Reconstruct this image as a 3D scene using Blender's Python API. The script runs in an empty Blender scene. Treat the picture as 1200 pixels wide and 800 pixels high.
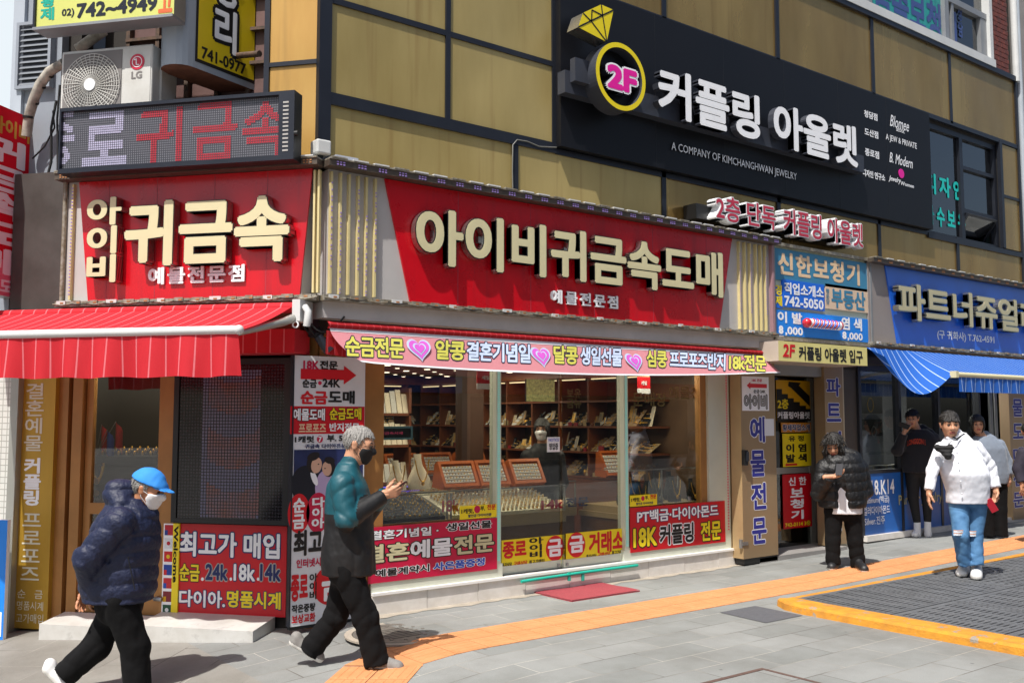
import bpy, math, random
import numpy as np
from mathutils import Vector, Matrix
random.seed(11)
rng = np.random.default_rng(5)
S = bpy.context.scene
COL = S.collection
pi = math.pi

# ------------------------------------------------------------------ camera
FPX, CAMH = 1129.0, 1.75
PIT = math.atan(90 / FPX)
YAW = math.radians(37.519)
cam_d = bpy.data.cameras.new('camera')
cam_d.sensor_width = 36.0
cam_d.lens = 36.0 * FPX / 1200.0
cam_d.clip_start, cam_d.clip_end = 0.05, 500
cam = bpy.data.objects.new('camera', cam_d)
COL.objects.link(cam)
cam.location = (0, 0, CAMH)
cam.rotation_euler = (pi / 2 + PIT, 0, -YAW)
S.camera = cam

# ------------------------------------------------------------------ sky, sun, exposure
TO_SUN = Vector((-.53, -.25, 1.0)).normalized()
world = bpy.data.worlds.new('World'); S.world = world; world.use_nodes = True
wn = world.node_tree.nodes; wl = world.node_tree.links; wn.clear()
wo = wn.new('ShaderNodeOutputWorld'); bg = wn.new('ShaderNodeBackground'); sky = wn.new('ShaderNodeTexSky')
sky.sky_type = 'NISHITA'; sky.sun_disc = False
sky.sun_elevation = math.asin(TO_SUN.z)
sky.sun_rotation = math.atan2(TO_SUN.x, TO_SUN.y)
sky.air_density = 1.0; sky.dust_density = 3.5; sky.ozone_density = 1.0
bg.inputs['Strength'].default_value = 0.105
# sky colour whitened only beyond the corner, broken up like thin cloud
wtc = wn.new('ShaderNodeTexCoord'); wdp = wn.new('ShaderNodeVectorMath'); wdp.operation = 'DOT_PRODUCT'; wdp.inputs[1].default_value = (.19, .90, .39)
wns = wn.new('ShaderNodeTexNoise'); wns.inputs['Scale'].default_value = 4; wns.inputs['Detail'].default_value = 6
wad = wn.new('ShaderNodeMath'); wad.operation = 'MULTIPLY_ADD'; wad.inputs[1].default_value = .22
wrp = wn.new('ShaderNodeMapRange'); wrp.inputs[1].default_value = .86; wrp.inputs[2].default_value = 1.04; wrp.interpolation_type = 'SMOOTHSTEP'
wmx = wn.new('ShaderNodeMix'); wmx.data_type = 'RGBA'; wmx.inputs[7].default_value = (6.6, 7.2, 7.6, 1)
wl.new(wtc.outputs['Generated'], wdp.inputs[0]); wl.new(wtc.outputs['Generated'], wns.inputs['Vector']); wl.new(wns.outputs[0], wad.inputs[0]); wl.new(wdp.outputs['Value'], wad.inputs[2]); wl.new(wad.outputs[0], wrp.inputs[0]); wl.new(wrp.outputs[0], wmx.inputs[0]); wl.new(sky.outputs[0], wmx.inputs[6])
wl.new(wmx.outputs[2], bg.inputs[0]); wl.new(bg.outputs[0], wo.inputs[0])
sun_d = bpy.data.lights.new('sun', 'SUN'); sun_d.energy = 4.9; sun_d.angle = math.radians(.55); sun_d.color = (1, .955, .89)
sun = bpy.data.objects.new('sun', sun_d); COL.objects.link(sun)
sun.location = (-6, -3, 14)
sun.rotation_euler = (-TO_SUN).to_track_quat('-Z', 'Y').to_euler()
S.view_settings.view_transform = 'Standard'
S.view_settings.look = 'None'
S.view_settings.gamma = 1.0
S.view_settings.exposure = 0.28
S.cycles.max_bounces = 8
S.cycles.transparent_max_bounces = 12
S.cycles.sample_clamp_indirect = 6.0
try:
    S.cycles.use_denoising = True
except Exception:
    pass

# ------------------------------------------------------------------ picture rays -> points on real planes
cy_, sy_ = math.cos(YAW), math.sin(YAW)
CAM = np.array([0., 0., CAMH])
def ray(px, py):
    a, b = px - 600., 400. - py
    y = FPX * math.cos(PIT) - b * math.sin(PIT); z = FPX * math.sin(PIT) + b * math.cos(PIT)
    return np.array([cy_ * a + sy_ * y, -sy_ * a + cy_ * y, z])
RIGHT = np.array([cy_, -sy_, 0.]); AWAY = np.array([sy_, cy_, 0.]); UP = np.array([0, 0, 1.])

class Plane:
    def __init__(s, o, u, n):
        s.o = np.array(o, float); s.u = np.array(u, float); s.u /= np.linalg.norm(s.u)
        s.n = np.array(n, float); s.n /= np.linalg.norm(s.n); s.v = np.cross(s.n, s.u)
    def pt(s, u, v, w=0.):
        return s.o + u * s.u + v * s.v + w * s.n
    def px(s, px, py, w=0.):
        r = ray(px, py); o = s.o + w * s.n
        t = np.dot(o - CAM, s.n) / np.dot(r, s.n); q = CAM + t * r - s.o
        return float(np.dot(q, s.u)), float(np.dot(q, s.v))
M = Plane((0, 7.68, 0), (1, 0, 0), (0, -1, 0))
_t = math.radians(50)
LU = (math.cos(_t), -math.sin(_t), 0); LN = (-math.sin(_t), -math.cos(_t), 0)
CW = (3.767, 7.68, 0)
L = Plane(CW, LU, LN)
G = Plane((0, 0, 0), (1, 0, 0), (0, 0, 1))          # ground: u = x, v = y
def gz(x):
    z = 0.0
    if x < 4.4: z = -.07 * (4.4 - x) * min(1, (4.4 - x) / .6)
    z = max(z, -.3)
    if x > 9: z = .012 * (min(x, 30) - 9)
    return z
def gpx(px, py, z=None):
    zz = 0 if z is None else z
    for _ in range(6):
        r = ray(px, py); t = (zz - CAMH) / r[2]; p = CAM + t * r
        if z is not None: break
        zz = gz(p[0])
    return p

# ------------------------------------------------------------------ materials
def lin(c):
    if isinstance(c, str):
        c = c.lstrip('#'); c = [int(c[i:i + 2], 16) / 255 for i in (0, 2, 4)]
    return tuple((x / 12.92 if x <= .04045 else ((x + .055) / 1.055) ** 2.4) for x in c)
MATS = {}
def streaked(m, c, amt=.5, sc=(6, 6, .35), lo=.52, hi=.8):
    """dust and rain streaks running down a surface"""
    nt = m.node_tree; n = nt.nodes; l = nt.links; p = n['Principled BSDF']; lk = p.inputs['Base Color'].links; g = n.new('ShaderNodeNewGeometry'); mp = n.new('ShaderNodeMapping'); mp.inputs['Scale'].default_value = sc
    l.new(g.outputs['Position'], mp.inputs[0]); t = n.new('ShaderNodeTexNoise'); t.inputs['Scale'].default_value = 1.6; t.inputs['Detail'].default_value = 7; t.inputs['Roughness'].default_value = .65; l.new(mp.outputs[0], t.inputs['Vector'])
    r = n.new('ShaderNodeMapRange'); r.inputs[1].default_value = lo; r.inputs[2].default_value = hi; r.inputs[4].default_value = amt; l.new(t.outputs[0], r.inputs[0])
    mx = n.new('ShaderNodeMix'); mx.data_type = 'RGBA'; mx.inputs[7].default_value = lin(c) + (1,); l.new(r.outputs[0], mx.inputs[0])
    if lk: l.new(lk[0].from_socket, mx.inputs[6])
    else: mx.inputs[6].default_value = p.inputs['Base Color'].default_value
    l.new(mx.outputs[2], p.inputs['Base Color']); return m
def mat(name, c, rough=.5, metal=0., var=.10, vs=3., bump=0., bs=60., spec=.5, coat=0., emit=0., c2=None, stretch=(1, 1, 1), sheen=0., bd=4):
    if name in MATS: return MATS[name]
    m = bpy.data.materials.new(name); m.use_nodes = True; MATS[name] = m
    nt = m.node_tree; n = nt.nodes; l = nt.links
    p = n['Principled BSDF']
    col = lin(c) + (1,)
    p.inputs['Base Color'].default_value = col
    p.inputs['Roughness'].default_value = rough; p.inputs['Metallic'].default_value = metal
    p.inputs['Specular IOR Level'].default_value = spec
    if coat: p.inputs['Coat Weight'].default_value = coat; p.inputs['Coat Roughness'].default_value = .08
    if sheen: p.inputs['Sheen Weight'].default_value = sheen
    if emit:
        p.inputs['Emission Color'].default_value = col; p.inputs['Emission Strength'].default_value = emit
    geo = n.new('ShaderNodeNewGeometry')
    mp = n.new('ShaderNodeMapping'); mp.inputs['Scale'].default_value = stretch
    l.new(geo.outputs['Position'], mp.inputs[0])
    if var or c2:
        t = n.new('ShaderNodeTexNoise'); t.inputs['Scale'].default_value = vs; t.inputs['Detail'].default_value = 6; t.inputs['Roughness'].default_value = .62
        l.new(mp.outputs[0], t.inputs['Vector'])
        r = n.new('ShaderNodeValToRGB'); r.color_ramp.elements[0].position = .3; r.color_ramp.elements[1].position = .72
        d = lin(c2) if c2 else tuple(x * (1 - var) for x in col[:3])
        b = col[:3] if c2 else tuple(min(1, x * (1 + var)) for x in col[:3])
        r.color_ramp.elements[0].color = d + (1,) if len(d) == 3 else d
        r.color_ramp.elements[1].color = tuple(b) + (1,)
        l.new(t.outputs[0], r.inputs[0]); l.new(r.outputs[0], p.inputs['Base Color'])
        rm = n.new('ShaderNodeMapRange'); rm.inputs[3].default_value = max(.02, rough - .07); rm.inputs[4].default_value = min(1, rough + .07)
        l.new(t.outputs[0], rm.inputs[0]); l.new(rm.outputs[0], p.inputs['Roughness'])
    if bump:
        t2 = n.new('ShaderNodeTexNoise'); t2.inputs['Scale'].default_value = bs; t2.inputs['Detail'].default_value = bd
        l.new(mp.outputs[0], t2.inputs['Vector'])
        bn = n.new('ShaderNodeBump'); bn.inputs['Strength'].default_value = bump; bn.inputs['Distance'].default_value = .01
        l.new(t2.outputs[0], bn.inputs['Height']); l.new(bn.outputs[0], p.inputs['Normal'])
    return m
def glassmat(name, tint=(.82, .86, .85), ior=1.5, extra=0.0, rough=0.0):
    if name in MATS: return MATS[name]
    m = bpy.data.materials.new(name); m.use_nodes = True; MATS[name] = m
    nt = m.node_tree; n = nt.nodes; l = nt.links; n.clear()
    o = n.new('ShaderNodeOutputMaterial'); mx = n.new('ShaderNodeMixShader'); tr = n.new('ShaderNodeBsdfTransparent'); gl = n.new('ShaderNodeBsdfGlossy')
    tr.inputs[0].default_value = tint + (1,); gl.inputs['Roughness'].default_value = rough
    fr = n.new('ShaderNodeFresnel'); fr.inputs[0].default_value = ior
    ad = n.new('ShaderNodeMath'); ad.operation = 'ADD'; ad.inputs[1].default_value = extra; ad.use_clamp = True
    gb = n.new('ShaderNodeNewGeometry'); iv = n.new('ShaderNodeMath'); iv.operation = 'SUBTRACT'; iv.inputs[0].default_value = 1; l.new(gb.outputs['Backfacing'], iv.inputs[1]); ml = n.new('ShaderNodeMath'); ml.operation = 'MULTIPLY'
    l.new(fr.outputs[0], ad.inputs[0]); l.new(ad.outputs[0], ml.inputs[0]); l.new(iv.outputs[0], ml.inputs[1]); l.new(ml.outputs[0], mx.inputs[0]); l.new(tr.outputs[0], mx.inputs[1]); l.new(gl.outputs[0], mx.inputs[2]); l.new(mx.outputs[0], o.inputs[0])
    return m

# ------------------------------------------------------------------ mesh building
class B:
    def __init__(s): s.v = []; s.f = []; s.m = []; s.sm = []; s.mats = []; s.n = 0
    def mi(s, m):
        if m not in s.mats: s.mats.append(m)
        return s.mats.index(m)
    def add(s, vs, fs, m, smooth=False):
        vs = np.asarray(vs, float).reshape(-1, 3)
        s.v.append(vs); k = s.mi(m)
        for f in fs:
            s.f.append(tuple(i + s.n for i in f)); s.m.append(k); s.sm.append(smooth)
        s.n += len(vs); return s
    def box(s, P, u0, u1, v0, v1, w0, w1, m, front=None):
        vs = [P.pt(u, v, w) for w in (w0, w1) for (u, v) in ((u0, v0), (u1, v0), (u1, v1), (u0, v1))]
        fs = [(0, 3, 2, 1), (0, 1, 5, 4), (1, 2, 6, 5), (2, 3, 7, 6), (3, 0, 4, 7)]
        if front is None: return s.add(vs, fs + [(4, 5, 6, 7)], m)
        s.add(vs, fs, m); return s.add(vs[4:], [(0, 1, 2, 3)], front)
    def prism(s, P, pts, w0, w1, m, front=None):
        n = len(pts)
        vs = [P.pt(u, v, w0) for u, v in pts] + [P.pt(u, v, w1) for u, v in pts]
        fs = [tuple(reversed(range(n)))] + [(i, (i + 1) % n, n + (i + 1) % n, n + i) for i in range(n)]
        if front is None: return s.add(vs, fs + [tuple(range(n, 2 * n))], m)
        s.add(vs, fs, m); return s.add(vs[n:], [tuple(range(n))], front)
    def ring(s, P, c, r0, r1, w0, w1, m, front=None, seg=40, rz=1.):
        A = [(math.cos(2 * pi * i / seg), math.sin(2 * pi * i / seg)) for i in range(seg)]
        vs = [P.pt(c[0] + r * a, c[1] + r * b * rz, w) for w in (w0, w1) for r in (r0, r1) for a, b in A]
        fs = []; ff = []
        for i in range(seg):
            j = (i + 1) % seg
            ff.append((2 * seg + i, 3 * seg + i, 3 * seg + j, 2 * seg + j))
            fs += [(i, j, seg + j, seg + i), (seg + i, seg + j, 3 * seg + j, 3 * seg + i), (j, i, 2 * seg + i, 2 * seg + j)]
        s.add(vs, fs, m); return s.add(vs, ff, front or m)
    def disc(s, P, c, r, w0, w1, m, front=None, seg=36, rv=None):
        rv = rv or r
        return s.prism(P, [(c[0] + r * math.cos(2 * pi * i / seg), c[1] + rv * math.sin(2 * pi * i / seg)) for i in range(seg)], w0, w1, m, front)
    def tube(s, pts, r, m, seg=8, caps=True):
        pts = [np.array(p, float) for p in pts]; n = len(pts)
        rs = r if isinstance(r, (list, tuple)) else [r] * n
        vs = []; prev = None
        for i, p in enumerate(pts):
            d = pts[min(i + 1, n - 1)] - pts[max(i - 1, 0)]; d /= (np.linalg.norm(d) + 1e-12)
            if prev is None:
                a = np.cross(d, (0, 0, 1.)); 
                if np.linalg.norm(a) < .1: a = np.cross(d, (1., 0, 0))
            else: a = prev - d * np.dot(prev, d)
            a /= np.linalg.norm(a); prev = a; b = np.cross(d, a)
            vs += [p + rs[i] * (math.cos(2 * pi * k / seg) * a + math.sin(2 * pi * k / seg) * b) for k in range(seg)]
        fs = [(i * seg + k, i * seg + (k + 1) % seg, (i + 1) * seg + (k + 1) % seg, (i + 1) * seg + k) for i in range(n - 1) for k in range(seg)]
        s.add(vs, fs, m, True)
        if caps: s.add(vs[:seg], [tuple(reversed(range(seg)))], m); s.add(vs[-seg:], [tuple(range(seg))], m)
        return s
    def ball(s, c, r, m, su=14, sv=9):
        rx, ry, rz = r if isinstance(r, (tuple, list)) else (r, r, r)
        vs = []
        for i in range(sv + 1):
            th = pi * i / sv
            for k in range(su):
                a = 2 * pi * k / su; vs.append((c[0] + rx * math.sin(th) * math.cos(a), c[1] + ry * math.sin(th) * math.sin(a), c[2] + rz * math.cos(th)))
        fs = [(i * su + k, (i + 1) * su + k, (i + 1) * su + (k + 1) % su, i * su + (k + 1) % su) for i in range(sv) for k in range(su)]
        return s.add(vs, fs, m, True)
    def grid(s, fn, nu, nv, m, smooth=True, thick=0.):
        """sheet fn(a,b) a,b in 0..1; thick gives it a second side"""
        vs = [fn(i / nu, j / nv) for j in range(nv + 1) for i in range(nu + 1)]
        fs = [(j * (nu + 1) + i, j * (nu + 1) + i + 1, (j + 1) * (nu + 1) + i + 1, (j + 1) * (nu + 1) + i) for j in range(nv) for i in range(nu)]
        return s.add(vs, fs, m, smooth)
    def text(s, P, body, a, x1, w, m, bold=.03, depth=0., side=None, res=2, wpx=None, shear=0., rot=0., space=1., line=1., align='LEFT', uv=None, ref=None):
        """lettering on plane P. a = (px, py_top, py_bottom) of its left edge, x1 = px of its right edge; or uv = (u0,u1,v0,v1)"""
        if ref is None and bold > .03: bold = .03 + .3 * (bold - .03)
        q = textmesh(body, bold, depth > 0, res, space, line, align)
        if q is None: return s
        vs, fs, nz, dz, bb = q
        wp = w if wpx is None else wpx
        if uv is None:
            u0, vt = P.px(a[0], a[1], wp); _, vb = P.px(a[0], a[2], wp)
            u1, _ = P.px(x1, (a[1] + a[2]) / 2 - .0, wp)
        else: u0, u1, vb, vt = uv
        x = vs[:, 0] + shear * vs[:, 1]; y = vs[:, 1]
        rb = bold if ref is None else ref           # fit by the box of the plain face, so outlines stay concentric
        x0_, x1_, y0_, y1_ = bb[0] - rb + shear * bb[2], bb[1] + rb + shear * bb[3], bb[2] - rb, bb[3] + rb
        x = (x - x0_) / (x1_ - x0_); y = (y - y0_) / (y1_ - y0_)
        uu = u0 + x * (u1 - u0); vv = vb + y * (vt - vb); ww = w + (vs[:, 2] > 0) * depth + dz
        W = P.o + uu[:, None] * P.u + vv[:, None] * P.v + ww[:, None] * P.n
        if depth > 0:
            ffr = [f for f, z in zip(fs, nz) if z > .7]; oth = [f for f, z in zip(fs, nz) if z <= .7]
            s.add(W, oth, side or m); s.add(W, ffr, m)
        else: s.add(W, fs, m)
        return s
    def build(s, name, parent=None, bevel=0., weighted=False):
        me = bpy.data.meshes.new(name)
        vs = np.concatenate(s.v) if s.v else np.zeros((0, 3))
        o = bpy.data.objects.new(name, me)
        if parent is None: loc = np.array([(vs[:, 0].min() + vs[:, 0].max()) / 2, (vs[:, 1].min() + vs[:, 1].max()) / 2, vs[:, 2].min()])
        else: loc = np.array(worldloc(parent))
        me.from_pydata((vs - loc).tolist(), [], s.f)
        for m in s.mats: me.materials.append(m)
        me.polygons.foreach_set('material_index', s.m)
        me.polygons.foreach_set('use_smooth', s.sm)
        me.update()
        if parent is None: o.location = loc
        else: o.parent = parent
        COL.objects.link(o)
        if bevel:
            b = o.modifiers.new('edge', 'BEVEL'); b.width = bevel; b.segments = 2; b.limit_method = 'ANGLE'; b.angle_limit = math.radians(40)
        return o
WL = {}
def worldloc(o):
    p = np.zeros(3)
    while o: p += np.array(o.location); o = o.parent
    return p
def tag(o, label, cat, group=None, kind=None):
    o['label'] = label; o['category'] = cat
    if group: o['group'] = group
    if kind: o['kind'] = kind
    return o
def thing(name, label, cat, loc, group=None):
    o = bpy.data.objects.new(name, None); o.empty_display_size = .1; COL.objects.link(o); o.location = [float(x) for x in loc]
    return tag(o, label, cat, group)
def struct(o): o['kind'] = 'structure'; return o
_TC = {}
def textmesh(body, bold, thick, res, space, line, align):
    """glyph mesh, made bold by laying shifted copies over one another (each a hair further out)"""
    key = (body, bold, thick, res, space, line, align)
    if key in _TC: return _TC[key]
    c = bpy.data.curves.new('lettering', 'FONT'); c.body = body; c.extrude = .5 if thick else 0.; c.resolution_u = res
    c.space_character = space; c.space_line = line; c.align_x = align
    if bold < 0: c.offset = bold
    o = bpy.data.objects.new('lettering', c); m = o.to_mesh()
    n = len(m.vertices)
    if n == 0: return None
    vs = np.empty(n * 3); m.vertices.foreach_get('co', vs); vs = vs.reshape(-1, 3)
    fs = [tuple(p.vertices) for p in m.polygons]; nz = [p.normal.z for p in m.polygons]
    o.to_mesh_clear(); bpy.data.objects.remove(o); bpy.data.curves.remove(c)
    if not thick and sum(nz) < 0: fs = [tuple(reversed(f)) for f in fs]
    bb = (vs[:, 0].min(), vs[:, 0].max(), vs[:, 1].min(), vs[:, 1].max()); dz = np.zeros(n)
    if bold > 0:
        k = 8 if bold < .09 else 12; V = [vs]; Fs = list(fs); N = list(nz); D = [dz + (.0008 if thick else .0011)]
        for i in range(k):
            t = 2 * pi * (i + .5) / k; rr = bold / math.cos(pi / k) if k == 8 else bold
            V.append(vs + np.array([rr * math.cos(t), rr * math.sin(t), 0])); Fs += [tuple(a + n * (i + 1) for a in f) for f in fs]; N += nz; D.append(dz + .00009 * i)
        vs, fs, nz, dz = np.concatenate(V), Fs, N, np.concatenate(D)
    _TC[key] = (vs, fs, nz, dz, bb); return _TC[key]
def wall_cells(u0, u1, v0, v1, holes):
    us = sorted({u0, u1, *[h[0] for h in holes], *[h[1] for h in holes]}); vs = sorted({v0, v1, *[h[2] for h in holes], *[h[3] for h in holes]})
    us = [u for u in us if u0 <= u <= u1]; vs = [v for v in vs if v0 <= v <= v1]
    out = []
    for a, b in zip(us, us[1:]):
        run = None
        for c, d in zip(vs, vs[1:]):
            mu, mv = (a + b) / 2, (c + d) / 2
            if any(h[0] < mu < h[1] and h[2] < mv < h[3] for h in holes):
                if run: out.append((a, b, *run)); run = None
            else: run = (run[0], d) if run else (c, d)
        if run: out.append((a, b, *run))
    return out
# ------------------------------------------------------------------ materials used everywhere
m_red = mat('sign_red', '#c4061a', .28, var=.06, coat=.3)
streaked(m_red, '#8e1c26', .55, (4, 4, .3), .5, .75)
m_cream = mat('letter_cream', '#cfc8a0', .4, var=.04)
m_chrome = mat('letter_chrome', '#b9b9b4', .22, metal=.9, var=.05)
m_black = mat('black_trim', '#17181a', .45, var=.1)
m_white = mat('white_print', '#f0f2f5', .5, var=.03)
m_whitev = mat('white_vinyl', '#d9dde2', .42, var=.05)
m_alu = mat('aluminium', '#a9aaa4', .38, metal=.55, var=.06)
m_alud = mat('dark_aluminium', '#2a2e37', .4, metal=.4, var=.1)
m_frame = mat('pale_green_frame', '#cdd2c2', .42, var=.06, metal=.15)
m_grey = mat('grey_panel', '#a5a3a0', .55, var=.06)
m_soff = mat('white_band', '#bdb8b5', .6, var=.12, vs=2.5)
m_brown = mat('brown_wood', '#8a5a2c', .5, var=.2, vs=2, stretch=(1, 1, .3))
m_brown2 = mat('brown_frame', '#a3743f', .42, var=.15, metal=.2)
m_yel = mat('yellow_print', '#f0d91c', .45, var=.03)
m_redp = mat('red_print', '#cf0a1e', .45, var=.04)
m_blk = mat('black_print', '#141416', .5, var=.05)
m_mag = mat('magenta_print', '#c20d45', .45, var=.04)
m_blue = mat('blue_print', '#1d4fc4', .4, var=.06)
m_navy = mat('navy_print', '#14255f', .45, var=.06)
m_rust = mat('rusty_steel', '#6b5240', .75, var=.35, vs=20, c2='#3a302a')
m_steel = mat('steel', '#9b9d9e', .35, metal=.8, var=.08)
m_cable = mat('cable', '#1b1b1d', .6, var=0)
m_darkroom = mat('dark_interior', '#3a2c22', .7, var=.15)

def gold_mat(name, c, c2, metal, rough, vs=1.2):
    m = mat(name, c, rough, metal, c2=c2, vs=vs, stretch=(1.1, 1.1, .28))
    nt = m.node_tree; n = nt.nodes; l = nt.links; p = n['Principled BSDF']
    src = p.inputs['Base Color'].links[0].from_socket
    g = n.new('ShaderNodeNewGeometry'); mp = n.new('ShaderNodeMapping'); mp.inputs['Scale'].default_value = (5, 5, .22)
    l.new(g.outputs['Position'], mp.inputs[0])
    t = n.new('ShaderNodeTexNoise'); t.inputs['Scale'].default_value = 2.2; t.inputs['Detail'].default_value = 5; l.new(mp.outputs[0], t.inputs['Vector'])
    r = n.new('ShaderNodeValToRGB'); r.color_ramp.elements[0].position = .56; r.color_ramp.elements[1].position = .8
    r.color_ramp.elements[0].color = (0, 0, 0, 1); r.color_ramp.elements[1].color = (.55, .55, .55, 1)
    l.new(t.outputs[0], r.inputs[0])
    mx = n.new('ShaderNodeMix'); mx.data_type = 'RGBA'; mx.inputs[7].default_value = lin('#8a6a3c') + (1,)
    l.new(r.outputs[0], mx.inputs[0]); l.new(src, mx.inputs[6]); l.new(mx.outputs[2], p.inputs['Base Color'])
    # slight oil-canning of the sheets
    t3 = n.new('ShaderNodeTexNoise'); t3.inputs['Scale'].default_value = .9; t3.inputs['Detail'].default_value = 1
    l.new(g.outputs['Position'], t3.inputs['Vector'])
    bn = n.new('ShaderNodeBump'); bn.inputs['Strength'].default_value = .35; bn.inputs['Distance'].default_value = .12
    l.new(t3.outputs[0], bn.inputs['Height']); l.new(bn.outputs[0], p.inputs['Normal'])
    return m
m_gold = gold_mat('gold_cladding', '#bda970', '#a6925a', .3, .34)
m_gold2 = gold_mat('gold_cladding_brassy', '#b6975c', '#8f7140', .65, .26, .8)
m_goldL = gold_mat('gold_cladding_side', '#c9a55c', '#b58a48', .25, .4)  # the sun's orange warmth is put into this face's gold

def paver_mat(name, rot, bw, bh, c1, c2):
    m = mat(name, c1, .82, var=0, bump=.25, bs=220)
    nt = m.node_tree; n = nt.nodes; l = nt.links; p = n['Principled BSDF']
    g = n.new('ShaderNodeNewGeometry'); mp = n.new('ShaderNodeMapping'); mp.inputs['Rotation'].default_value = (0, 0, rot)
    mp.inputs['Location'].default_value = (.19, .11, 0)
    l.new(g.outputs['Position'], mp.inputs[0])
    br = n.new('ShaderNodeTexBrick'); br.inputs['Scale'].default_value = 1; br.inputs['Brick Width'].default_value = bw; br.inputs['Row Height'].default_value = bh
    br.inputs['Mortar Size'].default_value = .0042; br.inputs['Mortar Smooth'].default_value = .3; br.inputs['Bias'].default_value = 0.
    br.inputs['Color1'].default_value = lin(c1) + (1,); br.inputs['Color2'].default_value = lin(c2) + (1,); br.inputs['Mortar'].default_value = lin('#8a857c') + (1,)
    l.new(mp.outputs[0], br.inputs['Vector'])
    # mortar varies between pale sand and dark gaps
    tm = n.new('ShaderNodeTexNoise'); tm.inputs['Scale'].default_value = 1.3; l.new(g.outputs['Position'], tm.inputs['Vector'])
    rm = n.new('ShaderNodeValToRGB'); rm.color_ramp.elements[0].position = .42; rm.color_ramp.elements[1].position = .58
    rm.color_ramp.elements[0].color = lin('#5f5a54') + (1,); rm.color_ramp.elements[1].color = lin('#b4b1a8') + (1,)
    l.new(tm.outputs[0], rm.inputs[0]); l.new(rm.outputs[0], br.inputs['Mortar'])
    # grime blotches and fine granite speckle
    t1 = n.new('ShaderNodeTexNoise'); t1.inputs['Scale'].default_value = .75; t1.inputs['Detail'].default_value = 7; t1.inputs['Roughness'].default_value = .7; l.new(g.outputs['Position'], t1.inputs['Vector'])
    r1 = n.new('ShaderNodeValToRGB'); r1.color_ramp.elements[0].position = .3; r1.color_ramp.elements[1].position = .6
    r1.color_ramp.elements[0].color = (.66, .645, .62, 1); r1.color_ramp.elements[1].color = (1, 1, 1, 1)
    l.new(t1.outputs[0], r1.inputs[0])
    t2 = n.new('ShaderNodeTexNoise'); t2.inputs['Scale'].default_value = 180; t2.inputs['Detail'].default_value = 2; l.new(g.outputs['Position'], t2.inputs['Vector'])
    r2 = n.new('ShaderNodeValToRGB'); r2.color_ramp.elements[0].position = .3; r2.color_ramp.elements[1].position = .7
    r2.color_ramp.elements[0].color = (.84, .84, .84, 1); r2.color_ramp.elements[1].color = (1.06, 1.06, 1.06, 1)
    l.new(t2.outputs[0], r2.inputs[0])
    # dark chewing-gum spots
    v = n.new('ShaderNodeTexVoronoi'); v.inputs['Scale'].default_value = 2.6; l.new(g.outputs['Position'], v.inputs['Vector'])
    rv = n.new('ShaderNodeValToRGB'); rv.color_ramp.elements[0].position = .03; rv.color_ramp.elements[1].position = .05
    rv.color_ramp.elements[0].color = (.55, .55, .56, 1); rv.color_ramp.elements[1].color = (1, 1, 1, 1); l.new(v.outputs['Distance'], rv.inputs[0])
    cur = br.outputs['Color']
    for r in (r1, r2, rv):
        mx = n.new('ShaderNodeMix'); mx.data_type = 'RGBA'; mx.blend_type = 'MULTIPLY'; mx.inputs[0].default_value = 1
        l.new(cur, mx.inputs[6]); l.new(r.outputs[0], mx.inputs[7]); cur = mx.outputs[2]
    l.new(cur, p.inputs['Base Color'])
    bn = p.inputs['Normal'].links[0].from_node; b2 = n.new('ShaderNodeBump'); b2.inputs['Strength'].default_value = .6; b2.inputs['Distance'].default_value = .006; b2.invert = True
    l.new(br.outputs['Fac'], b2.inputs['Height']); l.new(bn.outputs[0], b2.inputs['Normal']); l.new(b2.outputs[0], p.inputs['Normal'])
    return m
m_pave = paver_mat('pavers', 0, .6, .3, '#8f918f', '#828583')
m_paveL = paver_mat('pavers_diagonal', math.radians(-43), .9, .45, '#918f89', '#86847e')
m_asph = mat('asphalt', '#4a4b4d', .9, var=.2, vs=30, bump=.4, bs=150)
m_dust = mat('cement_edge', '#a39a8c', .9, var=.2, vs=5, bump=.4, bs=120)

# ------------------------------------------------------------------ ground
xs = [-60, -20, -3, -1, 0, .6, 1.2, 1.8, 2.3, 2.85, 3.2, 3.5, 3.7, 3.9, 4.1, 4.3, 4.5, 5.5, 7, 9, 11, 13, 16, 20, 30, 60, 120]
b = B()
for i, (a, c) in enumerate(zip(xs, xs[1:])):
    b.add([(a, -3, gz(a)), (c, -3, gz(c)), (c, 60, gz(c)), (a, 60, gz(a))], [(0, 1, 2, 3)], m_paveL if c <= 2.86 else m_pave)
struct(b.build('pavement'))
b = B()
for a, c in zip(xs, xs[1:]):
    b.add([(a, -60, gz(a) - .13), (c, -60, gz(c) - .13), (c, -2.9, gz(c) - .13), (a, -2.9, gz(a) - .13)], [(0, 1, 2, 3)], m_asph)
struct(b.build('road'))
b = B()
m_kerbst = mat('kerb_granite', '#9c9a96', .8, var=.12, vs=8)
for a, c in zip(xs, xs[1:]):
    b.add([(a, -3.15, gz(a) - .2), (c, -3.15, gz(c) - .2), (c, -3.15, gz(c) + .005), (a, -3.15, gz(a) + .005), (c, -2.98, gz(c) + .005), (a, -2.98, gz(a) + .005)], [(0, 1, 2, 3), (3, 2, 4, 5)], m_kerbst)
struct(b.build('kerb'))

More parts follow.
